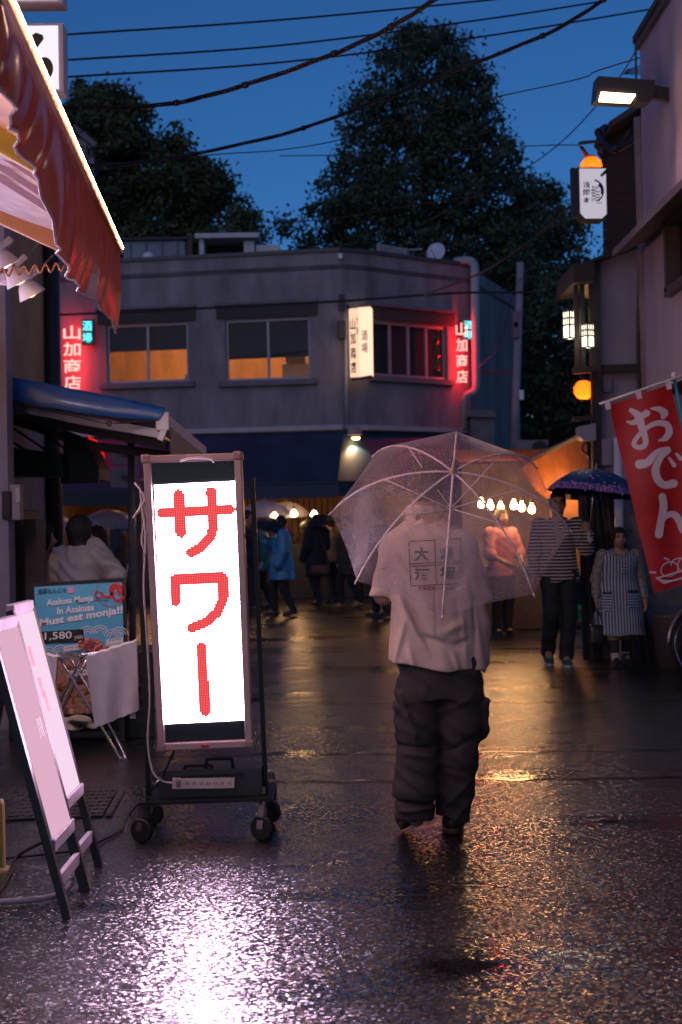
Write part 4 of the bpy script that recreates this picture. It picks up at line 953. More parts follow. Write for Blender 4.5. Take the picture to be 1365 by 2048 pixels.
r2 = thing('clapboard_house', 'tall narrow house with dark clapboards above a pale wall', 'building', (3.6, 17, 0))
D2 = 16.0; WX = P(1190, 800, D2).x
lowtop_l, lowtop_r = P(1192, 528, D2), P(1296, 487, D2)
B().prism([V((WX, D2, 0)), V((5, D2, 0)), V((5, D2, lowtop_r.z + .4)), lowtop_r, lowtop_l], (.75, 3, 0)).build('lower_wall', M('wall_lav2', (.32, .27, .31), .85, bump=.15, bs=40, var=.3, vs=1.5), r2)
B().prism([P(1214, 300, D2 + .3), P(1214, 515, D2 + .3), P(1310, 500, D2 + .3), P(1310, 232, D2 + .3), P(1268, 232, D2 + .3), P(1212, 270, D2 + .3)], (.5, 2, 0)).build('upper_wall', BRN, r2)
zA, zB = P(1240, 505, D2).z, P(1240, 262, D2).z; k = 0
while zA + k * .105 < zB:
    B().box((P(1262, 400, D2).x, D2 + .29, zA + .06 + k * .105), (P(1310, 400, D2).x - P(1216, 400, D2).x, .03, .1), Matrix.Rotation(R(9), 3, 'X')).build('clapboard', BRN, r2); k += 1
B().bar(P(1206, 272, D2 - .1), P(1268, 231, D2 - .1), 1.0, .06).build('roof', DARKIN, r2); B().bar(P(1266, 232, D2 - .1), P(1330, 232, D2 - .1), 1.0, .06).build('roof', DARKIN, r2)
B().bar(P(1200, 738, D2 - .05), P(1285, 735, D2 - .05), .08, .085).build('beam', BRN, r2)
B().bar(P(1189, 520, D2 - .08), P(1197, 1240, D2 - .08), .1, .11).build('corner_post', BRN, r2)
B().prism([P(1180, 525, D2 - .3), P(1296, 484, D2 - .3), P(1296, 478, D2 - .3), P(1180, 519, D2 - .3)], (0, .5, 0)).build('ledge', BRN, r2)
B().box(P(1214, 770, D2 - .05), (.09, .06, .16)).build('vent', M('vent', (.15, .14, .16), .6), r2)
B().tube([P(1282, 480, D2 - .06), P(1276, 700, D2 - .06), P(1290, 1000, D2 - .06)], .025, 6).build('conduit', BRN, r2)
B().box(P(1213, 905, D2 - .08), (.13, .1, .3), None, .02).build('meter', M('meter2', (.3, .28, .3), .6), r2)
an = thing('roof_antenna', 'thin dark television antenna on the house roof', 'antenna', P(1273, 235, 17))
B().tube([P(1274, 235, 17), P(1272, 103, 17)], .014, 6).build('mast', DARKIN, an)
for k in range(5): B().bar(P(1254 - k * 2, 140 - k * 2 + k * 4, 17), P(1292 + k * 3, 128 + k * 5, 17), .01, .01).build('element', DARKIN, an)

# lantern frames hanging off the corner post
lf = thing('eave_bracket', 'dark wooden eave bracket with a warm lit soffit on the corner', 'eave', P(1170, 560, 16))
B().prism([P(1147, 528, 15.7), P(1190, 520, 15.7), P(1190, 562, 15.7), P(1147, 566, 15.7)], (0, 1.2, 0)).build('fascia', BRN, lf)
B().add([P(1150, 566, 15.75), P(1186, 563, 15.75), P(1186, 600, 16.9), P(1170, 596, 16.9)], [(0, 1, 2, 3)]).build('soffit', M('soffit', (.45, .3, .15), .6, var=.4, vs=12), lf)
for x in (1152, 1164, 1182): B().bar(P(x, 562, 15.9), P(x + 3, 745, 15.9), .05, .05).build('post', BRN, lf)
B().bar(P(1146, 742, 15.85), P(1190, 738, 15.85), .12, .07).build('rail', BRN, lf); B().bar(P(1146, 838, 15.85), P(1190, 835, 15.85), .08, .05).build('rail', BRN, lf)
PAPER = E('paper_white', (1, .93, .72), 3.2)
def lattice(x, y, w, h, d, label, tilt=0):
    t = thing('lattice_lantern', label, 'lantern', P(x, y + h / 2, d), 'square lattice lanterns'); p = FPX / d
    c = P(x, y, d); W, Hh = w / p, h / p
    B().box(c, (W, W, Hh), Matrix.Rotation(R(35), 3, 'Z')).build('paper_shade', PAPER, t)
    m = Matrix.Rotation(R(35), 3, 'Z'); b = B()
    for z in (-.5, -.02, .24, .5): 
        for a in (0, 90, 180, 270):
            q = m @ (Matrix.Rotation(R(a), 3, 'Z') @ V((W / 2 + .004, 0, 0))); b.box(c + q + V((0, 0, z * Hh)), (.014, W, .016), m @ Matrix.Rotation(R(a), 3, 'Z'))
    for a in (0, 90, 180, 270):
        for u in (-.5, -.17, .17, .5):
            q = m @ (Matrix.Rotation(R(a), 3, 'Z') @ V((W / 2 + .004, u * W, (.12 if abs(u) < .4 else 0) * Hh * 2))); b.box(c + q, (.014, .012, Hh * (.5 if abs(u) < .4 else 1)), m @ Matrix.Rotation(R(a), 3, 'Z'))
    b.build('lattice', BRN, t)
    lamp_light('POINT', c + V((-.2, -.2, 0)), 2.5, (1, .85, .6), .1)
lattice(1140, 650, 18, 54, 16.2, 'white glowing lattice lantern hung on the outer bracket post'); lattice(1158, 648, 12, 56, 16.5, 'narrow glowing lattice lantern between two bracket posts'); lattice(1176, 672, 17, 46, 15.8, 'low glowing lattice lantern next to the pale wall')
def paperlan(x, y, r, d, label, sq=1.0, en=4):
    c = P(x, y, d); p = FPX / d; rr = r / p; t = thing('paper_lantern', label, 'lantern', c - V((0, 0, rr)), 'orange paper lanterns')
    prof = [(rr * .3, rr * sq)] + [(rr * math.sin(g) * (1 + .02 * (k % 2)), rr * sq * math.cos(g)) for k, g in enumerate([.3 + .127 * i for i in range(21)])] + [(rr * .3, -rr * sq)]
    B().lathe(prof, c, (0, 0, 1), 24).build('shade', TR('lantern_paper', (.9, .2, .03), .8), t, True)
    B().lathe([(0, rr * sq * 1.08), (rr * .32, rr * sq * 1.08), (rr * .32, rr * sq * .95), (0, rr * sq * .95)], c, (0, 0, 1), 16).build('top_ring', BRN, t)
    B().lathe([(0, -rr * sq * 1.08), (rr * .32, -rr * sq * 1.08), (rr * .32, -rr * sq * .95), (0, -rr * sq * .95)], c, (0, 0, 1), 16).build('bottom_ring', BRN, t)
    lamp_light('POINT', c + V((0, 0, -rr * .2)), en, (1, .42, .1), .03)
paperlan(1168, 780, 20, 16.25, 'round orange paper lantern behind the lower bracket post'); paperlan(1183, 335, 22, 15.6, 'orange paper lantern half hidden behind the white octagonal sign')
hd = thing('lantern_hood', 'small dark hood with an orange underside above the paper lantern', 'hood', P(1185, 290, 15.6))
B().prism([P(1157, 290, 15.3), P(1196, 286, 15.3), P(1206, 284, 16), P(1165, 287, 16)], (0, 0, .03)).build('roof', BRN, hd)
B().add([P(1158, 292, 15.3), P(1172, 318, 15.7), P(1180, 312, 15.9), P(1166, 291, 15.9)], [(0, 1, 2, 3)]).build('side_board', M('hood_wood', (.5, .22, .08), .6), hd)
B().bar(P(1200, 290, 15.8), P(1208, 300, 16.1), .06, .2).build('arm', BRN, hd)
os2 = thing('octagonal_sign', 'white lit hanging sign with cut corners and black brush lettering', 'sign', P(1186, 440, 15))
pts = [(1159, 337), (1212, 337), (1214, 428), (1204, 437), (1171, 437), (1161, 426)]
B().add([P(x, y, 15) for x, y in pts], [tuple(range(6))[::-1]]).build('lit_face', E('sign_pale', (.83, .76, .9), .62), os2)
B().prism([P(x + (2 if x > 1185 else -3), y + (3 if y > 380 else -3), 15.01) for x, y in pts], (0, .2, 0)).build('casing', BRN, os2)
B().prism([P(1143, 335, 15.2), P(1160, 337, 15.05), P(1160, 430, 15.05), P(1146, 436, 15.2)], (0, .1, 0)).build('side_casing', M('casing2', (.05, .03, .025), .5), os2)
q = lambda x, y: P(x, y, 14.99)
lay('浅岡本', (q(1167, 408), q(1180, 408), q(1167, 362)), INK, os2, bold=.02, lift=.002, vertical=True)
lay('鮨', (q(1183, 404), q(1200, 404), q(1183, 370)), INK, os2, bold=-.005, lift=.002)
b = B()
for r0, r1_, a0, a1 in ((20, 22.5, -60, 80), (15, 21, -20, 50)):
    g = [a0 + (a1 - a0) * i / 16 for i in range(17)]
    b.grid([[q(1186 + (r0 + (1.2 if r0 == 15 else 0)) * math.cos(R(k)), 382 - r0 * math.sin(R(k))) for k in g], [q(1186 + r1_ * math.cos(R(k)), 382 - r1_ * math.sin(R(k)) * 1.05) for k in g]])
b.build('ring_mark', INK, os2)
B().bar(q(1194, 406), q(1204, 406), .004, .006).build('small_print', INK, os2)

# street lamp with a flat box head
sl = thing('street_lamp', 'lit box-head street lamp reaching out from the plaster house', 'street lamp', P(1330, 200, 11))
B().prism([P(1197, 152, 11), P(1311, 160, 11), P(1311, 186, 11), P(1300, 205, 11), P(1192, 200, 11)], (0, .22, .02)).build('head', M('lamp_dk', (.022, .018, .02), .45), sl)
B().add([P(1203, 184, 10.985), P(1272, 189, 10.985), P(1260, 207, 10.985), P(1198, 203, 10.985)][::-1], [(0, 1, 2, 3)]).build('lens', E('lens_warm', (1, .66, .38), 22), sl)
B().bar(P(1304, 185, 11.1), P(1385, 198, 11.1), .06, .1).build('arm', M('lamp_dk', (.022, .018, .02), .45), sl)
B().lathe([(0, .01), (.012, .008), (.014, 0)], P(1349, 196, 11.05), (0, -1, 0), 8).build('bolt', STEEL, sl)
lamp_light('SPOT', P(1232, 212, 10.95), 28, (1, .58, .4), .12, 150, G(1000, 1640), .8)

# banner flag
ff = thing('banner_flag', 'tall red banner flag with white hiragana lettering on a white pole', 'flag', G(1400, 1400))
DF = 10.5
tl, tr, bl, br = P(1219, 810, DF), P(1342, 768, DF), P(1308, 1186, DF), P(1432, 1150, DF)
def fl_at(u, v_, o=0): 
    p = (tl * (1 - u) + tr * u) * (1 - v_) + (bl * (1 - u) + br * u) * v_
    return p + V((0, .012 * math.sin(u * 7 + v_ * 5) + .01 * math.sin(v_ * 11) - o, 0))
B().grid([[fl_at(i / 16, j / 40) for i in range(17)] for j in range(41)][::-1]).build('cloth', TR('red_cloth', (.5, .008, .015), .25), ff, True)
WHF = M('flag_white', (.62, .55, .68), .8, var=.05)
def fl_uv(x, y):
    ax, ay, bx, by = 1342 - 1219, 768 - 810, 1308 - 1219, 1186 - 810; dx, dy = x - 1219, y - 810; det = ax * by - bx * ay
    return (dx * by - bx * dy) / det, (ax * dy - ay * dx) / det
def brush(pts, ws, lift):
    """one broad brush stroke, points in enlarged-photo units"""
    c = [V((1000 + x / 3.74, 740 + y / 3.74, 0)) for x, y in pts]; c = spline(c, 7) if len(c) > 2 else [c[0].lerp(c[1], k / 8) for k in range(9)]
    n = len(c); w = [np.interp(k / (n - 1), np.linspace(0, 1, len(ws)), ws) / 7.48 for k in range(n)]
    L_, R_ = [], []
    for k in range(n):
        t_ = (c[min(k + 1, n - 1)] - c[max(k - 1, 0)]).normalized(); o = V((-t_.y, t_.x, 0)) * w[k]; L_.append(c[k] + o); R_.append(c[k] - o)
    def cap_(p, t_, r): a0 = math.atan2(t_.y, t_.x); return [p + V((math.cos(a0 + g), math.sin(a0 + g), 0)) * r for g in [math.pi / 2 - math.pi * k / 8 for k in range(1, 8)]]
    poly = L_ + cap_(c[-1], c[-1] - c[-2], w[-1]) + R_[::-1] + cap_(c[0], c[0] - c[1], w[0])
    b = B(); m3 = lambda q: fl_at(*fl_uv(q.x, q.y), lift)
    b.grid([[m3(q) for q in L_], [m3(q) for q in R_]])
    for p, t_, r, A_, B_ in ((c[-1], c[-1] - c[-2], w[-1], L_[-1], R_[-1]), (c[0], c[0] - c[1], w[0], R_[0], L_[0])):
        f_ = [A_] + cap_(p, t_, r) + [B_]; b.add([m3(q) for q in f_], [tuple(range(len(f_)))])
    b.build('lettering', WHF, ff)
STK = [([(985, 300), (1040, 345), (1062, 430), (1085, 500), (1085, 555), (1045, 580), (1005, 555), (1030, 500), (1100, 430), (1180, 395), (1250, 405), (1268, 455), (1240, 505), (1190, 525)], [34, 60, 52, 44, 40, 36, 38, 30, 34, 40, 50, 58, 46, 16]),
       ([(955, 385), (1005, 392), (1055, 350), (1098, 322)], [16, 40, 46, 52]), ([(1130, 288), (1190, 292), (1232, 318), (1222, 346)], [14, 44, 62, 40]),
       ([(1045, 705), (1100, 690), (1170, 615), (1255, 590)], [70, 60, 44, 46]), ([(1258, 595), (1200, 650), (1160, 735), (1172, 810), (1225, 855), (1300, 842)], [46, 44, 60, 62, 56, 62]),
       ([(1265, 655), (1302, 705)], [20, 36]), ([(1318, 622), (1352, 655)], [18, 34]),
       ([(1212, 945), (1222, 1020), (1205, 1120), (1188, 1225)], [60, 62, 58, 62]), ([(1205, 1160), (1240, 1090), (1300, 1072), (1345, 1120), (1375, 1190), (1440, 1225)], [20, 40, 52, 58, 56, 40])]
for k, (p, w_) in enumerate(STK): brush(p, w_, .004 + .0008 * k)
b = B()
def fl_arc(cu, cv, ru, rv, a0, a1, w=.018):
    g = [a0 + (a1 - a0) * i / 20 for i in range(21)]
    b.grid([[fl_at(cu + (ru - w) * math.cos(R(k)), cv - (rv - w * .35) * math.sin(R(k)), .005) for k in g], [fl_at(cu + ru * math.cos(R(k)), cv - rv * math.sin(R(k)), .005) for k in g]])
fl_arc(.46, .925, .36, .05, 180, 360, .03); fl_arc(.32, .905, .15, .04, 0, 360); fl_arc(.62, .905, .17, .045, 0, 360); fl_arc(.47, .89, .12, .03, 0, 180)
for (u0, v0, u1, v1) in ((.08, .925, .18, .965), (.18, .965, .75, .965), (.75, .965, .84, .925), (.1, .93, .84, .93), (.35, .86, .28, .84), (.62, .87, .68, .845), (.0, .89, .1, .9)):
    p, q_ = fl_at(u0, v0, .005), fl_at(u1, v1, .005); b.bar(p, q_, .004, .012)
b.build('pot_drawing', WHF, ff)
B().tube([P(1199, 808, DF), P(1420, 733, DF)], .009, 8).build('cross_pole', M('pole_white', (.7, .66, .72), .35), ff, True)
B().tube([P(1349, 757, DF + .03), P(1480, 1420, DF + .03)], .012, 8).build('pole', M('pole_blue', (.04, .3, .42), .35), ff, True)
B().lathe([(0, .03), (.018, .022), (.02, .0), (.012, -.02), (0, -.025)], P(1348, 752, DF + .03), (0, 0, 1), 12).build('finial', M('pole_white', (.7, .66, .72), .35), ff, True)
for (x, y) in ((1214, 808), (1276, 787), (1336, 768)): B().prism([P(x - 5, y - 6, DF - .012), P(x + 5, y - 9, DF - .012), P(x + 9, y + 9, DF - .012), P(x, y + 12, DF - .012)], (0, .024, 0)).build('loop', WHF, ff)

# ---- orange tent stall
ts = thing('tent_stall', 'food stall under an orange lit tent sheet at the lane corner', 'stall', (2.2, 18, 0))
OR = TR('orange_tent', (.8, .25, .05), .55)
e0, e1 = P(1040, 930, 19.0), P(1172, 866, 16.6); g0, g1 = P(1095, 1000, 18.2), P(1180, 952, 16.3)
rows = [[(e0.lerp(e1, i / 12)).lerp(g0.lerp(g1, i / 12), j / 8) + V((0, 0, -.05 * math.sin(j / 8 * math.pi) + .02 * math.sin(i * 1.1 + j))) for i in range(13)] for j in range(9)]
B().grid(rows[::-1]).build('tent_sheet', OR, ts, True)
B().tube([e0, e1], .035, 8).build('ridge_pole', M('pole_dk', (.06, .05, .06), .5), ts)
B().grid([[P(x, y, 17.2) for x in (1100, 1130, 1160, 1176)] for y in (1000, 1050, 1100, 1150)][::-1]).build('side_sheet', TR('tan_sheet', (.5, .25, .12), .5), ts, True)
B().tube(spline([P(1172, 880, 16.4), P(1165, 900, 16.4), P(1178, 912, 16.4), P(1180, 935, 16.4)], 5), .014, 6).build('hook_rod', M('pole_dk', (.06, .05, .06), .5), ts)
c0, c1 = P(925, 955, 20.5), P(1150, 955, 19.6)
B().prism([V((c0.x, 20.6, 0)), V((c1.x, 20.0, 0)), V((c1.x, 20.0, 2.3)), V((c0.x, 20.6, 2.3))], (0, .06, 0)).build('back_wall', M('stall_back', (.5, .36, .26), .8, var=.4, vs=3), ts)
B().box((1.9, 19.4, .42), (1.6, .5, .84), None, .02).build('counter', M('stall_ctr', (.07, .05, .05), .6, var=.4, vs=6), ts)
rn = B(); rn.grid([[V((x, y, z)) for x in np.linspace(1.55, 3.0, 8)] for (y, z) in ((18.6, 2.25), (20.4, 2.5))]); rn.build('inner_roof', OR, ts)
for k, x in enumerate((963, 981, 1002, 1028, 1044, 1064)):
    c = P(x, 1008 + (k % 3) * 3 + k, 18.2); t = thing('hanging_bulb', 'bare warm bulb in the row under the orange tent', 'light bulb', c, 'bulbs under the orange tent')
    B().lathe([(0, -.05), (.03, -.045), (.045, -.01), (.036, .03), (.018, .06), (.018, .08)], c, (0, 0, 1), 12).build('glass', E('bulb_hot', (1, .55, .2), 55), t, True)
    B().lathe([(.02, .08), (.022, .13), (.0, .14)], c, (0, 0, 1), 10).build('socket', BRN, t)
    B().tube([c + V((0, 0, .13)), c + V((0, 0, .55))], .004, 5).build('cord', BRN, t)
lamp_light('POINT', P(1010, 985, 18.0), 18, (1, .5, .2), .25); lamp_light('POINT', P(1130, 985, 17.4), 16, (1, .45, .15), .15)
for k, (x, y) in enumerate(((549, 1032), (588, 1028), (629, 1030))):
    c = P(x, y, 26.4); t = thing('hanging_bulb', 'bare warm bulb in the row under the navy awning', 'light bulb', c, 'bulbs under the navy awning')
    B().lathe([(0, -.05), (.05, -.04), (.075, 0), (.05, .04), (.02, .08)], c, (0, 0, 1), 12).build('glass', E('bulb_hot2', (1, .6, .25), 40), t, True)
    B().lathe([(.02, .08), (.022, .13), (.0, .14)], c, (0, 0, 1), 10).build('socket', BRN, t)
    B().tube([c + V((0, 0, .13)), c + V((0, 0, .6))], .005, 5).build('cord', BRN, t)
lamp_light('POINT', P(590, 1030, 27.6), 24, (1, .52, .22), .4); lamp_light('POINT', P(300, 1030, 28), 12, (1, .45, .2), .4); lamp_light('POINT', P(780, 1040, 28), 10, (1, .5, .2), .4)
gb = thing('speaker_box', 'pale grey loudspeaker box fixed above the orange tent', 'loudspeaker', P(1176, 880, 15.9))
B().prism([P(1159, 853, 15.8), P(1192, 846, 15.8), P(1193, 880, 15.8), P(1168, 881, 15.8), P(1160, 873, 15.8)], (0, .25, 0)).build('box', M('spk_grey', (.34, .32, .4), .6), gb)
B().bar(P(1188, 862, 15.95), P(1196, 862, 16.0), .04, .05).build('bracket', BRN, gb)
acu = thing('outdoor_unit', 'grey air conditioner outdoor unit behind the orange tent', 'air conditioner', P(1068, 906, 24))
B().prism([P(1040, 880, 24), P(1097, 880, 24), P(1097, 915, 24), P(1040, 915, 24)], (0, .3, 0)).build('casing', M('acu', (.2, .2, .22), .6), acu)
B().lathe([(.13, 0), (.14, -.01), (.14, -.02), (.0, -.02)], P(1080, 898, 23.99), (0, 1, 0), 16).build('fan_grille', DARKIN, acu)
up = thing('utility_pole', 'thin leaning grey utility pole in front of the dark trees', 'utility pole', G(1018, 1180))
B().tube([P(1020, 1185, 29), P(1041, 525, 29)], [.1, .075], 12).build('pole', M('pole_conc', (.26, .23, .26), .8, var=.3), up, True)
for (x, y) in ((1031, 640), (1032, 660)): B().box(P(x, y, 28.9), (.12, .12, .35), None, .02).build('box', M('pole_box', (.2, .1, .12), .6), up)
B().box(P(1043, 790, 28.9), (.1, .08, .2), None, .01).build('tag_plate', M('white_plastic', (.7, .68, .72), .4), up)

# keg, tarp, basin, crates, planks
kg = thing('beer_keg', 'ribbed steel beer keg on the wet ground', 'keg', G(988, 1248))
c = G(988, 1250); KEG = M('keg_steel', (.5, .47, .5), .22, .95)
B().lathe([(0, 0), (.17, 0), (.18, .02), (.18, .08), (.19, .09), (.19, .11), (.18, .12), (.18, .22), (.19, .23), (.19, .25), (.18, .26), (.18, .36), (.19, .37), (.19, .39), (.17, .42), (.17, .5), (.15, .5), (.15, .44), (0, .43)], c, (0, 0, 1), 28).build('barrel', KEG, kg, False)
B().lathe([(.0, .48), (.03, .48), (.035, .43)], c, (0, 0, 1), 10).build('valve', STEEL, kg)
cu_ = thing('tarp_sheet', 'pale crumpled plastic tarp on the ground by the keg', 'tarp', G(1050, 1245))
rows = []
for j in range(9):
    rows.append([G(1012 + 9.5 * i, 1250 - 1.2 * j, 0) + V((0, 0, .01 + .10 * math.sin(j / 8 * math.pi) * (.7 + .3 * math.sin(i * 1.3)))) for i in range(11)])
B().grid(rows).build('sheet', M('tarp_white', (.5, .46, .56), .4), cu_, True)
bs_ = thing('plastic_basin', 'green plastic basin on the ground behind the striped shirt man', 'basin', G(1150, 1248))
B().lathe([(0, .02), (.3, .02), (.34, .26), (.37, .27), (.37, .25), (.34, .24), (.31, 0), (0, 0)], G(1145, 1250), (0, 0, 1), 24).build('bowl', M('green_plastic', (.01, .3, .16), .35), bs_, True)
b2 = thing('plastic_basin', 'pale shallow basin under the green basin rim', 'basin', G(1172, 1252))
B().lathe([(0, .0), (.3, .0), (.4, .1), (.42, .11), (.38, .1), (.28, .02), (0, .02)], G(1168, 1253), (0, 0, 1), 24).build('bowl', M('pale_plastic', (.45, .42, .48), .4), b2, True)
for (x, y, d, s, lb) in ((1072, 1215, 21.5, .4, 'clear plastic bag of bottles on a dark crate by the keg'), (1020, 1200, 22, .5, 'dark beer crate stacked behind the keg')):
    cr = thing('crate', lb, 'crate', G(x, 1246)); g_ = G(x, 1246); hh = .5
    B().box(g_ + V((0, .5, hh / 2)), (s, .35, hh), None, .015).build('box', M('crate_dk', (.03, .028, .03), .4), cr)
    for k in range(3): B().box(g_ + V((0, .31, .1 + k * .14)), (s * .9, .02, .06)).build('slat', M('crate_slat', (.06, .055, .06), .3), cr)
    for k in range(5): B().lathe([(0, 0), (.035, 0), (.035, .12), (.012, .18), (.012, .24), (0, .24)], g_ + V((-s * .38 + k * s * .19, .45, hh)), (0, 0, 1), 8).build('bottle', M('bottle_glass', (.12, .12, .13), .12, spec=.9), cr, True)
pw = thing('plank_wall', 'weathered pale plank wall behind the red banner flag', 'wall', P(1290, 1250, 15.2))
for k in range(13):
    y0 = 1290 - k * 26 - 4 * math.sin(k); B().prism([P(1222, y0, 15.2 + .01 * (k % 3)), P(1400, y0 - 2, 15.2), P(1400, y0 - 25, 15.2), P(1222, y0 - 23, 15.2 + .01 * (k % 2))], (0, .03, 0)).build('plank', M('plank_pale%d' % (k % 3), (.30 - .03 * (k % 3), .255 - .02 * (k % 3), .22), .85, bump=.3, bs=30, var=.45, vs=7), pw)
tp_ = thing('dark_tarp', 'dark brown tarp draped against the planks behind the couple', 'tarp', G(1250, 1330))
rows = []
for j in range(13):
    v_ = j / 12; xl = 1155 + 12 * v_; xr = 1226 + 100 * v_ ** 1.3; yy = 960 + 365 * v_
    rows.append([P(xl + (xr - xl) * i / 14, yy, 15.05 - .25 * v_ + .05 * math.sin(i * 1.6 + v_ * 2)) for i in range(15)])
B().grid(rows[::-1]).build('sheet', M('tarp_brown', (.035, .022, .018), .55, var=.4, vs=4), tp_, True)
wp = B().tube([P(1236, 875, 14.7), P(1243, 1330, 14.7)], .045, 12).build('white_pole', M('pole_white', (.7, .66, .72), .35), None, True); tag(wp, 'white plastic pole standing before the weathered planks', 'pole')
bk_ = thing('bucket', 'dark rubbish bin standing beneath the red banner flag', 'bin', G(1330, 1330))
B().lathe([(0, 0), (.15, 0), (.19, .5), (.2, .52), (.18, .52), (.14, .03), (0, .03)], G(1345, 1335), (0, 0, 1), 18).build('body', M('bin_dk', (.09, .075, .08), .5), bk_, True)
# bicycle, only its front wheel reaches into the frame
bi = thing('bicycle', 'black bicycle parked at the kerb with a white front fork', 'bicycle', G(1400, 1362))
gw = G(1408, 1362); RWH = .335; cw = gw + V((0, 0, RWH)); dirb = V((.93, .36, 0)).normalized()
axb = V((-dirb.y, dirb.x, 0))
def wheel(c):
    w = B(); w.tube([c + (dirb * math.cos(g) + V((0, 0, 1)) * math.sin(g)) * (RWH - .016) for g in [2 * math.pi * i / 48 for i in range(49)]], .017, 8, False); wo_ = w.build('wheel', M('tyre', (.012, .012, .013), .6), bi, True)
    w = B(); w.tube([c + (dirb * math.cos(g) + V((0, 0, 1)) * math.sin(g)) * (RWH - .038) for g in [2 * math.pi * i / 48 for i in range(49)]], .009, 6, False); w.build('rim', CH, wo_, True)
    w = B()
    for i in range(28):
        g = 2 * math.pi * i / 28; w.tube([c + axb * (.03 if i % 2 else -.03) + (dirb * math.cos(g + .5) + V((0, 0, 1)) * math.sin(g + .5)) * .02, c + (dirb * math.cos(g) + V((0, 0, 1)) * math.sin(g)) * (RWH - .04)], .0012, 3)
    w.build('spokes', CH, wo_)
    return wo_
wheel(cw); c2 = cw + dirb * 1.08; wheel(c2)
FRM = M('bike_white', (.6, .56, .6), .3); up_ = V((0, 0, 1)); hdt = cw + dirb * .17 + up_ * .55
for p, q_, nm in ((cw, hdt, 'fork'), (hdt, cw + dirb * .55 + up_ * -.05, 'frame_tube'), (cw + dirb * .55 - up_ * .05, c2, 'frame_tube'), (cw + dirb * .55 - up_ * .05, cw + dirb * .62 + up_ * .5, 'seat_tube')): B().tube([p, q_], .016, 8).build(nm, FRM, bi, True)
B().tube([cw + (dirb * math.cos(g) + up_ * math.sin(g)) * (RWH + .025) for g in [R(60 + 6 * i) for i in range(21)]], .02, 6).build('mudguard', M('mud', (.25, .23, .25), .3, .6), bi, True)
B().tube(spline([hdt, hdt + up_ * .3, hdt + up_ * .35 + axb * .25 + dirb * .12], 5), .012, 8).build('handlebar', CH, bi, True); B().tube(spline([hdt + up_ * .3, hdt + up_ * .35 - axb * .25 + dirb * .12], 5), .012, 8).build('handlebar', CH, bi, True)
B().box(cw + dirb * .64 + up_ * .55, (.25, .14, .06), None, .025).build('saddle', BLK, bi)
B().tube([cw, cw + dirb * -.19 + up_ * .28, cw + dirb * -.22 + up_ * .30], .006, 6).build('fender_stay', CH, bi)

# ---- overhead cables
CB = M('cable_dark', (.008, .009, .011), .5)
def cable(pts, r, label, d0, d1, grp='overhead cables', twist=0):
    n = len(pts); w = [P(x, y, d0 + (d1 - d0) * i / (n - 1)) for i, (x, y) in enumerate(pts)]; s = spline(w, 10)
    b = B()
    if twist == 0: b.tube(s, r, 6)
    else:
        for k in range(twist):
            b.tube([p + V((0, math.sin(i * .35 + k * 2.1), math.cos(i * .35 + k * 2.1))) * r * .9 for i, p in enumerate(s)], r * .62, 6)
        for i in range(4, len(s) - 2, 9): b.tube([s[i], s[i] + (s[i + 1] - s[i]).normalized() * r * 2.5], r * 2.0, 8)
    o = b.build('overhead_cable', CB, None, True); tag(o, label, 'cable', grp); return o
plain = 'thin straight black cable crossing the sky above the big tree'
cable([(120, 70), (560, 40), (960, 2), (1100, -15)], .011, 'highest of three straight thin cables crossing the sky', 14, 17)
cable([(120, 121), (560, 91), (960, 40), (1210, 2)], .011, 'middle one of three straight thin cables crossing the sky', 14, 17)
cable([(120, 155), (560, 125), (960, 74), (1365, 8)], .011, 'lowest of three straight thin cables crossing the sky', 14, 17)
cable([(60, 216), (300, 212), (450, 182), (650, 115), (780, 55), (900, -20)], .012, 'thick bundled cable sagging low over the roof huts', 11, 8.5, twist=4)
cable([(100, 334), (300, 322), (560, 270), (760, 200), (900, 145), (1100, 65), (1230, -15)], .012, 'bundled cable rising in front of the big tree to the street lamp side', 14, 10.5, twist=3)
cable([(170, 345), (400, 312), (560, 300), (700, 275), (900, 215), (1150, 160), (1200, 140), (1365, 90)], .006, 'thin wavy wire crossing the middle of the big tree', 16, 13)
cable([(560, 312), (760, 308), (1060, 292), (1160, 290)], .006, 'thin level wire running to the orange lantern hood', 17, 16)
cable([(1330, -10), (1220, 180), (1070, 325), (860, 440)], .007, 'thin wire slanting down past the street lamp head', 10.5, 22)
cable([(450, 445), (640, 440), (860, 405), (1080, 375)], .007, 'thin dark wire skimming the roof hut tops', 20, 20)
cable([(820, 318), (850, 350), (900, 375), (960, 382)], .008, 'short slack wire drooping across the big tree', 30, 30)
cable([(60, 632), (300, 622), (560, 608), (690, 602), (850, 590), (960, 585), (1180, 585)], .022, 'thick dark cable stretched along the corner building windows', 24, 24.5)
cable([(850, 590), (930, 560), (1000, 525), (1100, 450), (1215, 340)], .016, 'dark cable climbing from the window cable to the white octagonal sign', 24.2, 14.8)
cable([(1365, 55), (1335, 170), (1320, 220), (1280, 270), (1235, 298), (1205, 285), (1198, 262), (1215, 255)], .02, 'tangled cable bundle looped beside the street lamp arm', 11, 14, twist=4)
cable([(1200, 262), (1195, 280), (1225, 296), (1255, 270), (1300, 215), (1365, 150)], .012, 'loose cable loop against the clapboard house', 14, 11.5, twist=2)
cable([(958, 742), (990, 746), (1022, 744)], .02, 'red lit wire strung from the drain pipe to the utility pole', 28.6, 28.9)
bpy.data.objects[col.objects[-1].name].data.materials[0] = M('red_wire', (.5, .01, .01), .4)
cable([(950, 740), (1000, 690), (1040, 560), (1150, 575), (1190, 580)], .006, 'faint wire from the leaning pole to the lantern eave', 28, 17)
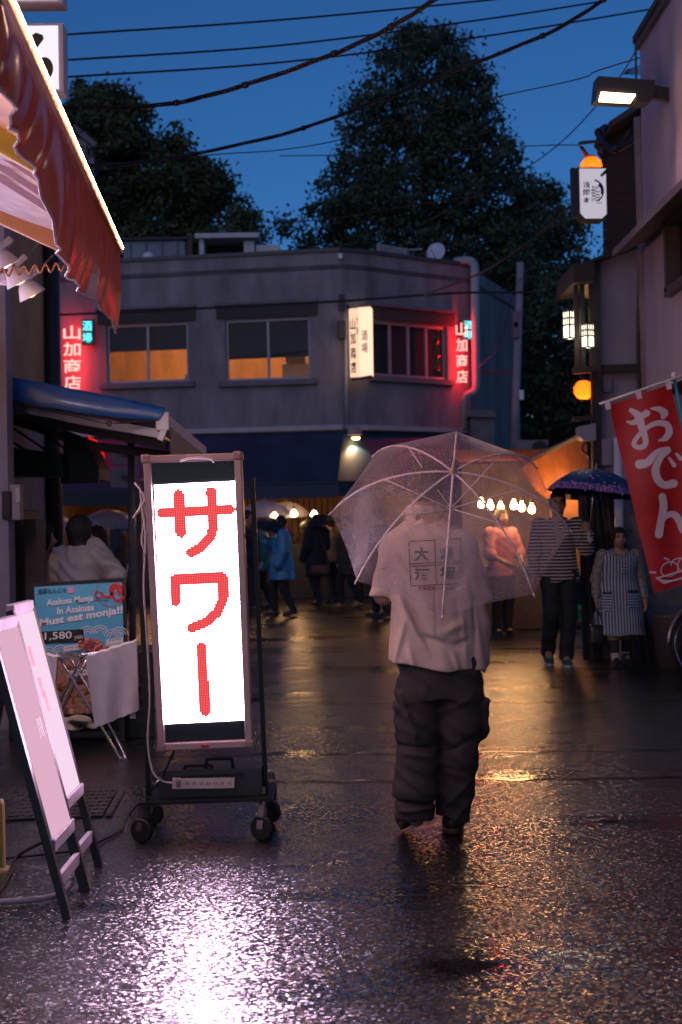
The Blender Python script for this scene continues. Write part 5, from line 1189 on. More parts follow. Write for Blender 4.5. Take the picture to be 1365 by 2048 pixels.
# ================================================================ LED sign on a trolley
D = 6.6
S = thing('led_sign', 'tall lit LED sign with red katakana on a black wheeled stand', 'sign', G(410, 1660))
fr = [(288, 912), (484, 906), (507, 1492), (318, 1500)]
def bil(q, u, v_, d=D, dd=0.0):
    x = (q[0][0] * (1 - u) + q[1][0] * u) * (1 - v_) + (q[3][0] * (1 - u) + q[2][0] * u) * v_
    y = (q[0][1] * (1 - u) + q[1][1] * u) * (1 - v_) + (q[3][1] * (1 - u) + q[2][1] * u) * v_
    p = P(x, y, D); return p + V((0, dd, 0))
BRZ = M('bronze_alu', (.40, .27, .25), .38, .55, var=.15); BLKM = M('black_metal', (.008, .008, .009), .4, spec=.25)
c = [bil(fr, 0, 0), bil(fr, 1, 0), bil(fr, 1, 1), bil(fr, 0, 1)]; w = .034
for i in range(4):
    a, e = c[i], c[(i + 1) % 4]; inn = (sum(c, V()) / 4 - (a + e) / 2); dd_ = (e - a).normalized(); inn -= dd_ * inn.dot(dd_); inn.normalize()
    B().bar(a + inn * w / 2 + dd_ * .03, e + inn * w / 2 - dd_ * .03, .09, w, up=inn, bev=.006).build('frame_bar', BRZ, S)
    n2 = c[(i - 1) % 4]; B().box(a + inn * w / 2 + dd_ * .014 + V((0, 0, 0)), (.046, .096, .046), Matrix.Rotation(R(2), 3, 'Y'), .012).build('corner_cap', M('bronze_cap', (.30, .20, .18), .4, .4), S)
pq = lambda u, v_, dd: bil(fr, u, v_, D, dd)
B().prism([pq(.06, .02, .0), pq(.94, .02, .0), pq(.94, .98, .0), pq(.06, .98, .0)], (0, .04, 0)).build('back_panel', M('panel_blk', (.005, .008, .009), .3, spec=.2), S)
B().add([pq(.06, .985, -.038), pq(.94, .985, -.038), pq(.94, .02, -.038), pq(.06, .02, -.038)], [(0, 1, 2, 3)]).build('cover_glass', GLASS('led_cover', (.97, .98, 1), .97, .03), S)
# the LED matrix: one quad per diode
led = [(309, 970), (470, 962), (490, 1440), (330, 1448)]
strokes = [[(.077, .118), (.927, .118)], [(.30, .045), (.305, .205)], [(.70, .04), (.714, .19), (.66, .234), (.554, .268), (.424, .29)],
           [(.204, .40), (.204, .49)], [(.204, .40), (.80, .40), (.80, .483), (.72, .543), (.575, .582), (.40, .604)], [(.50, .685), (.513, .955)]]
NC, NR = 48, 144
asp = (1163 / 388)
def inside(a, b_):
    for s in strokes:
        for (p, q) in zip(s[:-1], s[1:]):
            px, py, qx, qy = p[0], p[1] * asp, q[0], q[1] * asp; vx, vy = qx - px, qy - py
            h = max(0, min(1, ((a - px) * vx + (b_ * asp - py) * vy) / (vx * vx + vy * vy + 1e-9)))
            if math.hypot(a - px - h * vx, b_ * asp - py - h * vy) < .066: return True
    return False
vs, fs, mi, uv = [], [], [], []
for j in range(NR):
    for i in range(NC):
        k = len(vs)
        for (u, v_) in ((i, j + 1), (i + 1, j + 1), (i + 1, j), (i, j)):
            vs.append(bil(led, u / NC, v_ / NR, D, -.006)); uv.append((u - i, v_ - j))
        fs.append((k, k + 1, k + 2, k + 3)); mi.append(1 if inside((i + .5) / NC, (j + .5) / NR) else 0)
def ledmat(name, c, s, c2, s2):
    m, t, b, o = _new(name); t.nodes.remove(b); L = t.links
    u = t.nodes.new('ShaderNodeUVMap'); vm = t.nodes.new('ShaderNodeVectorMath'); vm.operation = 'DISTANCE'; vm.inputs[1].default_value = (.5, .5, 0)
    L.new(u.outputs[0], vm.inputs[0]); mr = t.nodes.new('ShaderNodeMapRange'); mr.inputs[1].default_value = .25; mr.inputs[2].default_value = .55; mr.inputs[3].default_value = 1; mr.inputs[4].default_value = 0
    L.new(vm.outputs['Value'], mr.inputs[0]); e1 = t.nodes.new('ShaderNodeEmission'); e1.inputs[0].default_value = (*c, 1); e1.inputs[1].default_value = s
    e2 = t.nodes.new('ShaderNodeEmission'); e2.inputs[0].default_value = (*c2, 1); e2.inputs[1].default_value = s2
    x = t.nodes.new('ShaderNodeMixShader'); L.new(mr.outputs[0], x.inputs[0]); L.new(e2.outputs[0], x.inputs[1]); L.new(e1.outputs[0], x.inputs[2]); L.new(x.outputs[0], o.inputs[0]); return m
lm = mesh('led_matrix', vs, fs, None, S, mats=[ledmat('led_white', (1, .64, .91), 48.0, (.9, .6, 1), 2.0), ledmat('led_red', (1, .10, .10), 1.5, (1, .02, .03), .3)], midx=mi)
ul = lm.data.uv_layers.new(name='UVMap'); ul.data.foreach_set('uv', np.array(uv, dtype=np.float32).ravel())
B().tube(spline([pq(.38, .022, -.045), pq(.5, .014, -.05), pq(.68, .018, -.05), pq(.72, .03, -.045)], 5), .006, 6).build('pull_handle', M('white_plastic', (.7, .68, .72), .4), S, True)
B().box(pq(.5, .988, -.05), (.035, .006, .012)).build('maker_badge', M('badge', (.3, .02, .04), .4), S)
# uprights and trolley
for (x0, y0, x1, y1) in ((276, 968, 299, 1606), (505, 955, 533, 1592)):
    B().bar(P(x0, y0, D + .07), P(x1, y1, D + .07), .022, .022, up=(0, 1, 0)).build('upright', BLKM, S)
for (xa, ya, xb, yb) in ((283, 1100, 298, 1100), (487, 1070, 512, 1070), (500, 1400, 528, 1398), (298, 1420, 315, 1420)): B().bar(P(xa, ya, D + .07), P(xb, yb, D + .07), .018, .018).build('clamp', BLKM, S)
pa, pb = P(276, 1606, D - .12), P(546, 1597, D - .12)
B().prism([pa, pb, pb + V((0, .42, 0)), pa + V((0, .42, 0))], (0, 0, -.012)).build('base_plate', BLKM, S)
wb = [P(316, 1543, D - .02), P(523, 1537, D - .02), P(525, 1596, D - .02), P(318, 1604, D - .02)]
B().prism(wb, (0, .2, 0)).build('ballast_box', M('ballast', (.02, .02, .022), .45, var=.3, vs=20), S)
for (x0, x1, y0, y1) in ((368, 426, 1556, 1532), (412, 466, 1540, 1518)): B().tube(spline([P(x0, y0, D + .03), P(x0 + 2, y1 + 3, D + .03), P(x0 + 8, y1, D + .03), P(x1 - 8, y1 - 1, D + .03), P(x1 - 2, y1 + 2, D + .03), P(x1, y0 - 2, D + .03)], 4), .008, 7).build('carry_handle', BLKM, S, True)
B().bar(P(362, 1556, D - .03), P(486, 1549, D - .03), .03, .012).build('ballast_lid', BLKM, S)
pf_ = [P(345, 1558, D - .06), P(469, 1556, D - .06), P(469, 1576, D - .06), P(345, 1578, D - .06)]
ps_ = thing('power_strip', 'white multi-socket power strip resting on the sign trolley', 'power strip', P(407, 1577, D - .05))
B().prism(pf_, (0, .045, 0)).build('body', M('strip_cream', (.62, .52, .5), .4), ps_)
B().box(P(357, 1567, D - .065), (.02, .008, .03), None, .003).build('switch', M('switch_gr', (.2, .18, .18), .3), ps_)
for k in range(7): 
    for s in (-1, 1): B().box(P(375 + k * 14 + s * 2.2, 1567, D - .0615), (.0022, .004, .012)).build('socket_slot', BLKM, ps_)
RUB = M('rubber', (.012, .012, .013), .5)
for (x, y, dd) in ((284, 1640, -.1), (524, 1628, -.1), (306, 1618, .28), (540, 1612, .28)):
    q = P(x, y, D + dd); c_ = V((q.x, D + dd, .056)); cs = B().lathe([(.0, -.016), (.05, -.016), (.056, -.01), (.056, .01), (.05, .016), (0, .016)], c_, (.45, 1, 0), 20).build('caster', RUB, S, False)
    B().lathe([(.0, -.018), (.02, -.018), (.02, .018), (0, .018)], c_, (.45, 1, 0), 12).build('hub', STEEL, cs)
    top = V((c_.x + .01, c_.y + .03, pa.z - .02))
    for s in (-1, 1): B().bar(c_ + V((s * .011, s * .024, 0)), top + V((s * .009, s * .02, 0)), .03, .005, up=(.45, 1, 0)).build('fork', STEEL, cs)
    B().lathe([(0, .03), (.018, .03), (.024, .0), (.024, -.012), (0, -.012)], top, (0, 0, 1), 12).build('swivel', STEEL, cs)
    B().lathe([(0, .03), (.014, .028), (.014, 0)], top + V((0, 0, .045)), (0, 0, 1), 8).build('bolt', STEEL, cs)
WCB = M('wire_white', (.6, .5, .5), .4)
k = [P(270, 966, D + .02), P(284, 985, D), P(288, 1010, D), P(272, 1030, D - .01), P(268, 1035, D - .01), P(280, 1015, D - .01), P(287, 990, D - .01), P(290, 1030, D - .02), P(284, 1080, D - .02), P(290, 1110, D - .02), P(288, 1180, D - .02), P(296, 1300, D - .02), P(300, 1400, D - .02), P(296, 1480, D - .02), P(305, 1540, D - .03), P(325, 1562, D - .05), P(346, 1566, D - .06)]
o = B().tube(spline(k, 8), .0052, 7).build('cord', WCB, ps_, True)
o = B().tube(spline([P(272, 1030, D - .03), P(290, 1000, D - .03), P(282, 985, D - .03), P(286, 1025, D - .03), P(291, 1060, D - .03), P(291, 1112, D - .03)], 8), .006, 7).build('cord_coil', WCB, None, True); tag(o, 'short white cord tied in a hank on the sign upright', 'cord')
o = B().tube(spline([P(350, 1500, D + .03), P(330, 1540, D - .03), P(300, 1585, D - .1), G(262, 1625, .012), G(240, 1660, .01), G(200, 1683, .01), G(150, 1700, .01), G(60, 1712, .01), G(-30, 1718, .01)], 8), .006, 7).build('ground_cable', M('cable_blk', (.012, .012, .014), .3), None, True); tag(o, 'black cable trailing from the LED sign across the wet asphalt', 'cable')
# ================================================================ umbrellas
def umbrella(name, label, hub, axis, Rr, h, roll, mat, rib_mat, shaft_len=.75, ribs=8, grp=None, detail=True, handle=True, band=None, bow=.05, cat='umbrella'):
    ax = V(axis).normalized(); e1 = ax.cross(V((0, 0, 1)))
    if e1.length < .05: e1 = V((1, 0, 0))
    e1.normalize(); e2 = ax.cross(e1); hub = V(hub)
    rho = (Rr * Rr + h * h) / (2 * h); fm = math.asin(min(1, Rr / rho)) if h < rho else math.pi / 2
    def pt(t, g):
        f = fm * t; return hub + ax * (rho * math.cos(f) - rho) + (e1 * math.cos(g) + e2 * math.sin(g)) * rho * math.sin(f)
    T = thing(name, label, cat, hub - ax * shaft_len, grp)
    NT, NK = (14, 8) if detail else (8, 4); g0 = [roll + 2 * math.pi * k / ribs for k in range(ribs)]
    def sheet(t0, t1, off=0.0):
        b = B(); rows = []
        for j in range(NT + 1):
            t = t0 + (t1 - t0) * j / NT; row = []
            for k in range(ribs):
                A, C = pt(t, g0[k]), pt(t, g0[k] + 2 * math.pi / ribs)
                for i in range(NK):
                    u = i / NK; s = 4 * u * (1 - u)
                    p = A.lerp(C, u); arc = pt(t, g0[k] + 2 * math.pi / ribs * u)
                    p = p.lerp(arc, .25 * (1 - t)); p += (hub - p) * (bow * s * t * t * .35)
                    row.append(p + ax * (off + .006 * s * math.sin(7 * t + k * 2.3) * t))
            row.append(row[0]); rows.append(row)
        b.grid(rows); return b
    o = sheet(.0, 1).build('canopy', mat, T, True)
    if band: sheet(.84, 1.003, .004).build('border', band, T, True)
    for k in range(ribs if detail else 0):
        rb = B().tube([pt(t, g0[k]) - ax * .006 for t in [i / 10 for i in range(11)]], .0045, 5).build('rib', rib_mat, T, True)
        run = hub - ax * (h * .62 + .03); B().tube([run + (e1 * math.cos(g0[k]) + e2 * math.sin(g0[k])) * .012, pt(.46, g0[k]) - ax * .008], .003, 5).build('stretcher', rib_mat, rb, True)
        tip = pt(1, g0[k]); dt = (tip - pt(.95, g0[k])).normalized(); B().tube([tip - dt * .006, tip + dt * .018], [.0042, .003], 6).build('tip', rib_mat, rb, True)
    B().tube([hub + ax * .0, hub - ax * shaft_len], .006 if detail else .009, 8).build('shaft', M('shaft_metal', (.5, .48, .5), .25, .7), T, True)
    B().lathe([(.0, .055), (.006, .055), (.008, .02), (.014, .008), (.016, -.01), (0, -.012)], hub, ax, 12).build('ferrule', M('ferrule_tan', (.5, .38, .3), .4), T, True)
    if handle:
        q = hub - ax * shaft_len; d_ = -ax; s_ = e1 if abs(e1.z) < .5 else e2
        B().tube(spline([q, q + d_ * .06, q + d_ * .1 + s_ * .02, q + d_ * .1 + s_ * .055, q + d_ * .07 + s_ * .07], 5), .011, 8).build('handle', M('handle_pale', (.6, .5, .5), .4), T, True)
    return T
def film(name, c, op, drops=True, blur=.25):
    """frosted vinyl: some light passes straight, some is scattered, wet gloss on top"""
    m, t, b, o = _new(name); t.nodes.remove(b); L = t.links
    tc = t.nodes.new('ShaderNodeTexCoord')
    tr = t.nodes.new('ShaderNodeBsdfTransparent'); tr.inputs[0].default_value = (.95, .93, .96, 1)
    rf = t.nodes.new('ShaderNodeBsdfRefraction'); rf.inputs['IOR'].default_value = 1.03; rf.inputs['Roughness'].default_value = .12; rf.inputs[0].default_value = (.95, .92, .95, 1)
    x0 = t.nodes.new('ShaderNodeMixShader'); x0.inputs[0].default_value = blur; L.new(tr.outputs[0], x0.inputs[1]); L.new(rf.outputs[0], x0.inputs[2])
    df = t.nodes.new('ShaderNodeBsdfDiffuse'); df.inputs[0].default_value = (*c, 1); tl = t.nodes.new('ShaderNodeBsdfTranslucent'); tl.inputs[0].default_value = (*c, 1)
    x1 = t.nodes.new('ShaderNodeMixShader'); x1.inputs[0].default_value = .5; L.new(df.outputs[0], x1.inputs[1]); L.new(tl.outputs[0], x1.inputs[2])
    n1 = t.nodes.new('ShaderNodeTexNoise'); n1.inputs['Scale'].default_value = 6; n1.inputs['Detail'].default_value = 5; L.new(tc.outputs['Object'], n1.inputs[0])
    vo = t.nodes.new('ShaderNodeTexVoronoi'); vo.inputs['Scale'].default_value = 95; L.new(tc.outputs['Object'], vo.inputs['Vector'])
    mr = t.nodes.new('ShaderNodeMapRange'); mr.inputs[1].default_value = .3; mr.inputs[2].default_value = .7; mr.inputs[3].default_value = op - .1; mr.inputs[4].default_value = op + .1; L.new(n1.outputs[0], mr.inputs[0])
    md = t.nodes.new('ShaderNodeMapRange'); md.inputs[1].default_value = .1; md.inputs[2].default_value = .32; md.inputs[3].default_value = .22; md.inputs[4].default_value = 0; L.new(vo.outputs['Distance'], md.inputs[0])
    ad = t.nodes.new('ShaderNodeMath'); ad.use_clamp = True; L.new(mr.outputs[0], ad.inputs[0]); L.new(md.outputs[0], ad.inputs[1])
    x2 = t.nodes.new('ShaderNodeMixShader'); L.new(ad.outputs[0], x2.inputs[0]); L.new(x0.outputs[0], x2.inputs[1]); L.new(x1.outputs[0], x2.inputs[2])
    gl = t.nodes.new('ShaderNodeBsdfGlossy'); gl.inputs['Roughness'].default_value = .3
    bp = t.nodes.new('ShaderNodeBump'); bp.inputs['Strength'].default_value = .35; bp.inputs['Distance'].default_value = .004; L.new(vo.outputs['Distance'], bp.inputs['Height']); bp.invert = True
    L.new(bp.outputs[0], gl.inputs['Normal']); fr = facing(t, .03, .35)
    x3 = t.nodes.new('ShaderNodeMixShader'); L.new(fr.outputs[0], x3.inputs[0]); L.new(x2.outputs[0], x3.inputs[1]); L.new(gl.outputs[0], x3.inputs[2]); L.new(x3.outputs[0], o.inputs[0]); return m
FILM = film('clear_vinyl', (.88, .80, .90), .20, blur=0); RIBW = M('rib_white', (.85, .78, .82), .35)
DY = 6.5
n_ = V((.0, -.745, .667)); rc = P(900, 1044, DY); RU, HU = .55, .335
umbrella('clear_umbrella', 'large clear vinyl umbrella with white ribs wet with raindrops', rc + n_ * HU, n_, RU, HU, R(-7), FILM, RIBW, shaft_len=.74)

# ================================================================ people
SKIN = M('skin', (.42, .24, .17), .55, var=.1, vs=20); HAIR = M('hair_black', (.010, .008, .008), .7, bump=.5, bs=90); HAIRB = M('hair_brown', (.05, .025, .015), .5, bump=.5, bs=90)
# ---- the man holding the clear umbrella, seen from behind
YM = 6.54
Wp = lambda x, y, dy=0.0: np.array(P(x, y, YM + dy))
man = thing('person', 'person in cream printed short-sleeve shirt and dark cargo trousers, seen from behind', 'person', G(868, 1672))
hc = Wp(852, 978, .0)
def head_fn(p, hc, s=1.0, ry=0.0, face=1):
    q = p - hc; c_, s_ = math.cos(ry), math.sin(ry); q = np.stack([q[:, 0] * c_ + q[:, 1] * s_, -q[:, 0] * s_ + q[:, 1] * c_, q[:, 2]], 1) / s
    d = ell(q, (0, -.008, .02), (.074, .092, .10)); d = smin(d, ell(q, (0, .022, -.05), (.056, .066, .066)), .04)
    d = smin(d, cap(q, (0, .088, .005), (0, .105, -.028), .008, .014), .012)
    for e in (-1, 1):
        d = smin(d, ell(q, (e * .075, -.005, -.012), (.011, .02, .031)), .008); d = smin(d, ell(q, (e * .038, .06, -.028), (.026, .026, .022)), .02)
        d = smax(d, -(nrm(q - np.array([e * .031, .098, .012])) - .015), .012)
    d = smin(d, cap(q, (-.016, .083, -.062), (.016, .083, -.062), .008, .008), .008)
    return d * s
body_fn = lambda p: smin(smin(head_fn(p, hc), cap(p, hc + [0, -.02, -.06], Wp(852, 1050, -.0), .05, .06), .03),
                         smin(chain(p, [Wp(790, 1090), Wp(768, 1190, .06), Wp(800, 1185, .28)], [.05, .042, .03]), smin(chain(p, [Wp(928, 1090), Wp(955, 1200, .10), Wp(908, 1168, .26)], [.05, .042, .032]), smin(ell(p, Wp(862, 1170), (.17, .09, .3)), smin(chain(p, [Wp(838, 1350), Wp(836, 1500), Wp(832, 1635, -.03)], [.08, .06, .04]), chain(p, [Wp(912, 1350), Wp(914, 1500, .02), Wp(905, 1645, .05)], [.08, .06, .04]), .04), .06), .04), .04), .03)
def hand_fn(p, w, d, n, curl, s=1.0, thumb=1):
    """palm plus five fingers: w wrist, d hand direction, n palm normal"""
    d = np.array(d, float); d /= np.linalg.norm(d); n = np.array(n, float); n -= d * (n @ d); n /= np.linalg.norm(n); l = np.cross(d, n); w = np.array(w, float)
    out = None
    for k, (o, L, st) in enumerate(((-.028, .062, .078), (-.009, .07, .084), (.010, .066, .08), (.028, .052, .072))):
        a = w + l * o * .6 * s; b_ = w + (d * st + l * o) * s; e = cap(p, a, b_, .016 * s, .0115 * s); out = e if out is None else smin(out, e, .012)
        q = b_; ang = 0
        for seg, ln in enumerate((.45, .32, .26)):
            ang += curl * (.9 if seg else .7); r_ = q + (d * math.cos(ang) + n * math.sin(ang)) * L * ln * s; out = smin(out, cap(p, q, r_, (.0095 - .0008 * seg) * s, (.009 - .0008 * seg) * s), .003); q = r_
    a = w + (d * .02 - l * .026 * thumb) * s; b_ = a + (d * .03 - l * .03 * thumb + n * .018) * s; c_ = b_ + (d * .026 + l * .002 * thumb + n * (.02 + .01 * curl)) * s
    out = smin(out, cap(p, a, b_, .015 * s, .011 * s), .01); return smin(out, cap(p, b_, c_, .011 * s, .009 * s), .003)
hw = Wp(908, 1168, .26); hgrip = np.array(rc + n_ * HU - n_ * .70)
full_body = lambda p: smin(body_fn(p), smin(hand_fn(p, hgrip + [.05, -.03, -.05], [-.6, .3, .5], [-.5, .5, -.4], 1.0), hand_fn(p, Wp(800, 1185, .28), [.3, .9, .1], [.5, 0, -.6], .6), .01), .01)
lo = Wp(720, 1690, -.35); hi = Wp(1010, 905, .55)
v, F = surf(full_body, lo, hi, .011); smesh('body', v, F, SKIN, man)
hair_fn = lambda p: smax(ell(p, hc + [0, -.012, .022], (.086, .104, .108)) + .004 * np.sin(p[:, 0] * 160 + 30 * p[:, 2]) * np.sin(p[:, 2] * 60), np.maximum(-(p[:, 2] - hc[2] + .045 + (p[:, 1] - hc[1]) * -.35), (p[:, 1] - hc[1]) - .06 - (p[:, 2] - hc[2]) * .4), .015)
v, F = surf(hair_fn, hc - .16, hc + .18, .007); smesh('hair', v, F, HAIR, man)
# shirt
zs = np.array([Wp(868, y)[2] for y in (1362, 1330, 1250, 1180, 1120, 1095, 1070, 1050, 1036)]); cx = np.array([Wp(x, 1200)[0] for x in (868, 868, 868, 866, 856, 854, 853, 852, 852)])
aw_ = np.array([.214, .212, .198, .192, .205, .205, .178, .115, .085]); bd = np.array([.150, .148, .14, .14, .135, .125, .11, .085, .075])
creases = [((795, 1195), (858, 1312), .016, .014), ((806, 1180), (842, 1262), -.014, .016), ((866, 1120), (872, 1335), -.0035, .005), ((838, 1268), (900, 1288), -.016, .016), ((900, 1288), (938, 1276), -.012, .014), ((880, 1262), (930, 1240), .010, .02), ((945, 1200), (948, 1345), -.009, .012), ((920, 1205), (932, 1340), .008, .016), ((785, 1330), (812, 1220), .008, .012), ((900, 1300), (918, 1338), .012, .012), ((800, 1110), (835, 1170), -.007, .014), ((905, 1180), (930, 1130), -.008, .016), ((815, 1290), (830, 1338), .010, .012), ((850, 1040), (790, 1075), .005, .015)]
crs = [(Wp(*a)[[0, 2]], Wp(*b_)[[0, 2]], am, wd_) for a, b_, am, wd_ in creases]
ht = Wp(868, 1338)[2]
def shirt_fn(p):
    z = p[:, 2]; c_ = np.interp(z, zs, cx); a = np.interp(z, zs, aw_); b_ = np.interp(z, zs, bd); y = p[:, 1] - YM
    th = np.arctan2(y / b_, (p[:, 0] - c_) / a); low = np.clip((Wp(868, 1150)[2] - z) / .45, 0, 1)
    r = np.sqrt(((p[:, 0] - c_) / a) ** 2 + (y / b_) ** 2); d = (r - 1) * np.minimum(a, b_)
    d -= low * .010 * np.sin(th * 6 + 1.2 + z * 3) + .003 * np.sin(th * 11 + z * 14)
    sl = lambda A, Bq, ra, rb: cap(p, A, Bq, ra, rb)
    L_ = smax(sl(Wp(800, 1095), Wp(768, 1192, .07), .074, .070), (Wp(764, 1193)[2] - z) , .01); Rr_ = smax(sl(Wp(922, 1095), Wp(955, 1200, .10), .076, .068), (Wp(957, 1200)[2] - z), .01)
    d = smin(d, L_ + .004 * np.sin(z * 55 + y * 30), .045); d = smin(d, Rr_ + .004 * np.sin(z * 50 + y * 20), .045)
    # open front panel swinging out past the hip
    q = (p - Wp(958, 1275, .10)) / np.array([.052, .10, .22]); d = smin(d, (nrm(q) - 1) * .05 + .004 * np.sin(z * 40 + p[:, 0] * 90), .05)
    back = np.clip((YM + .03 - p[:, 1]) / .06, 0, 1)
    for A, Bq, am, wd_ in crs:
        ab = Bq - A; xz = p[:, [0, 2]] - A; h = np.clip((xz @ ab) / (ab @ ab), 0, 1); dd = nrm(xz - h[:, None] * ab); d -= back * 1.5 * am * np.exp(-(dd / wd_) ** 2) * np.sin(np.pi * np.clip(h * .86 + .1, 0, 1))
    hemz = ht + (p[:, 0] - Wp(868, 0)[0]) * np.where(p[:, 0] < Wp(868, 0)[0], -.16, 0) - .032 * np.clip((p[:, 0] - Wp(941, 0)[0]) / .01, 0, 1) + .004 * np.sin(th * 5)
    d = np.maximum(d, hemz - z); d = smax(d, z - Wp(0, 1029)[2] - .01, .01)
    return smax(d, -(nrm((p - hc - [0, .0, -.14]) / np.array([1, 1, .9])) - .078), .008)
v, F = surf(shirt_fn, Wp(722, 1375, -.25), Wp(1012, 1010, .36), .0075)
CREAM = M('cream_cotton', (.62, .52, .47), .8, bump=.35, bs=420, var=.08, vs=14)
so = smesh('shirt', v, F, CREAM, man)
bvh = BVHTree.FromPolygons([tuple(q) for q in v], [tuple(int(k) for k in q) for q in F])
def decal(pts2, f, mat, nm, lift=.004):
    out = []
    for (x, y) in pts2:
        r = ray(x, y); hit = bvh.ray_cast(CAM, r)[0]
        out.append((hit if hit is not None else P(x, y, YM - .14)) - r * lift)
    B().add(out, f).build(nm, mat, so)
def dtext(s, x0, y0, x1, y1, mat, bold=.03):
    vv, f = text_geo(s, bold); lo_, hi_ = vv.min(0), vv.max(0)
    decal([(x0 + (x1 - x0) * (q[0] - lo_[0]) / (hi_[0] - lo_[0]), y1 - (y1 - y0) * (q[1] - lo_[1]) / (hi_[1] - lo_[1])) for q in vv], f, mat, 'lettering')
GPR = M('print_green', (.03, .10, .07), .8); DPR = M('print_dark', (.04, .037, .043), .8); RPR = M('print_maroon', (.25, .05, .08), .8)
dtext('大', 829, 1094, 858, 1122, GPR); dtext('衆', 880, 1092, 910, 1120, GPR); dtext('酒', 829, 1137, 860, 1160, GPR); dtext('場', 880, 1133, 912, 1158, GPR); dtext('大衆酒場ッチャバ', 836, 1172, 908, 1181, RPR, .01)
def dline(x0, y0, x1, y1, w):
    n = 14; dx, dy = x1 - x0, y1 - y0; L_ = math.hypot(dx, dy); ox, oy = -dy / L_ * w, dx / L_ * w
    pts = []; f = []
    for i in range(n + 1):
        t = i / n; pts += [(x0 + dx * t + ox, y0 + dy * t + oy), (x0 + dx * t - ox, y0 + dy * t - oy)]
        if i: f.append((2 * i - 2, 2 * i - 1, 2 * i + 1, 2 * i))
    decal(pts, f, DPR, 'print_line')
for L_ in ((818, 1083, 921, 1077), (921, 1077, 924, 1167), (924, 1167, 822, 1172), (822, 1172, 818, 1083), (820, 1128, 922, 1122), (870, 1080, 873, 1170), (822, 1133, 922, 1127)): dline(*L_, .9)
# trousers
pz = np.array([Wp(0, y)[2] for y in (1400, 1345, 1290, 1230)]); pa_ = np.array([.192, .19, .185, .17]); pb_ = np.array([.125, .125, .12, .11])
Lz = [Wp(836, 1390), Wp(838, 1450), Wp(836, 1520, -.01), Wp(831, 1580, -.02), Wp(829, 1625, -.02)]; Lr = [.098, .095, .094, .1, .09]
Rz = [Wp(918, 1390), Wp(921, 1450), Wp(916, 1520, .01), Wp(911, 1580, .03), Wp(905, 1634, .04)]; Rr2 = [.105, .1, .088, .084, .08]
tcre = [((800, 1385), (830, 1465), .012, .012), ((845, 1375), (878, 1420), .008, .014), ((803, 1487), (860, 1490), -.018, .010), ((803, 1500), (865, 1505), .012, .014), ((795, 1535), (850, 1580), .010, .012), ((792, 1596), (868, 1602), -.02, .011), ((800, 1614), (862, 1606), .014, .010), ((890, 1500), (945, 1470), -.010, .012), ((885, 1610), (938, 1560), .010, .014), ((880, 1420), (940, 1390), .008, .014), ((812, 1425), (845, 1445), .010, .012), ((905, 1640), (940, 1600), .010, .012), ((885, 1530), (930, 1540), -.008, .012)]
tcr = [(Wp(*a)[[0, 2]], Wp(*b_)[[0, 2]], am, wd_) for a, b_, am, wd_ in tcre]
def trou_fn(p):
    z = p[:, 2]; y = p[:, 1] - YM; c_ = Wp(880, 1350)[0]; a = np.interp(z, pz, pa_); b_ = np.interp(z, pz, pb_)
    d = (np.sqrt(((p[:, 0] - c_) / a) ** 2 + (y / b_) ** 2) - 1) * b_; d = np.maximum(d, pz[0] - .02 - z); d = np.maximum(d, z - Wp(0, 1318)[2])
    legs = []
    for Z, r_ in ((Lz, Lr), (Rz, Rr2)):
        e = chain(p * [1, .92, 1] + [0, .08 * YM, 0], [q for q in Z], r_, .03); legs.append(e)
    lg = np.minimum(*legs); d = smin(d, lg, .035)
    for (x, yy, dy, s) in ((806, 1440, .02, (.04, .07, .085)), (958, 1436, .03, (.045, .075, .085))):
        q = (p - Wp(x, yy, dy)) / np.array(s); d = smin(d, ((q ** 4).sum(1) ** .25 - 1) * .04, .012)
        q = (p - Wp(x, yy - 30, dy)) / np.array([s[0] + .006, s[1] + .006, .022]); d = smin(d, ((q ** 4).sum(1) ** .25 - 1) * .02, .006)
    d -= .0035 * np.sin(z * 38 + p[:, 0] * 30 + 2 * np.sin(y * 30)) * np.sin(z * 9 + 1) + .002 * np.sin(z * 90 + p[:, 0] * 50)
    for A, Bq, am, wd_ in tcr:
        ab = Bq - A; xz = p[:, [0, 2]] - A; h = np.clip((xz @ ab) / (ab @ ab), 0, 1); dd = nrm(xz - h[:, None] * ab); d -= am * np.exp(-(dd / wd_) ** 2)
    return np.maximum(d, np.where(p[:, 0] < Wp(876, 0)[0], Wp(829, 1634)[2], Wp(905, 1648)[2]) - z + .004 * np.sin(p[:, 0] * 60))
v, F = surf(trou_fn, Wp(740, 1700, -.25), Wp(1020, 1220, .3), .0075); smesh('trousers', v, F, M('charcoal_twill', (.035, .031, .034), .8, bump=.4, bs=380, var=.2, vs=10), man)
SOLE = M('sole_brown', (.07, .035, .022), .6, bump=.4, bs=120); UPP = M('shoe_dark', (.02, .016, .014), .5)
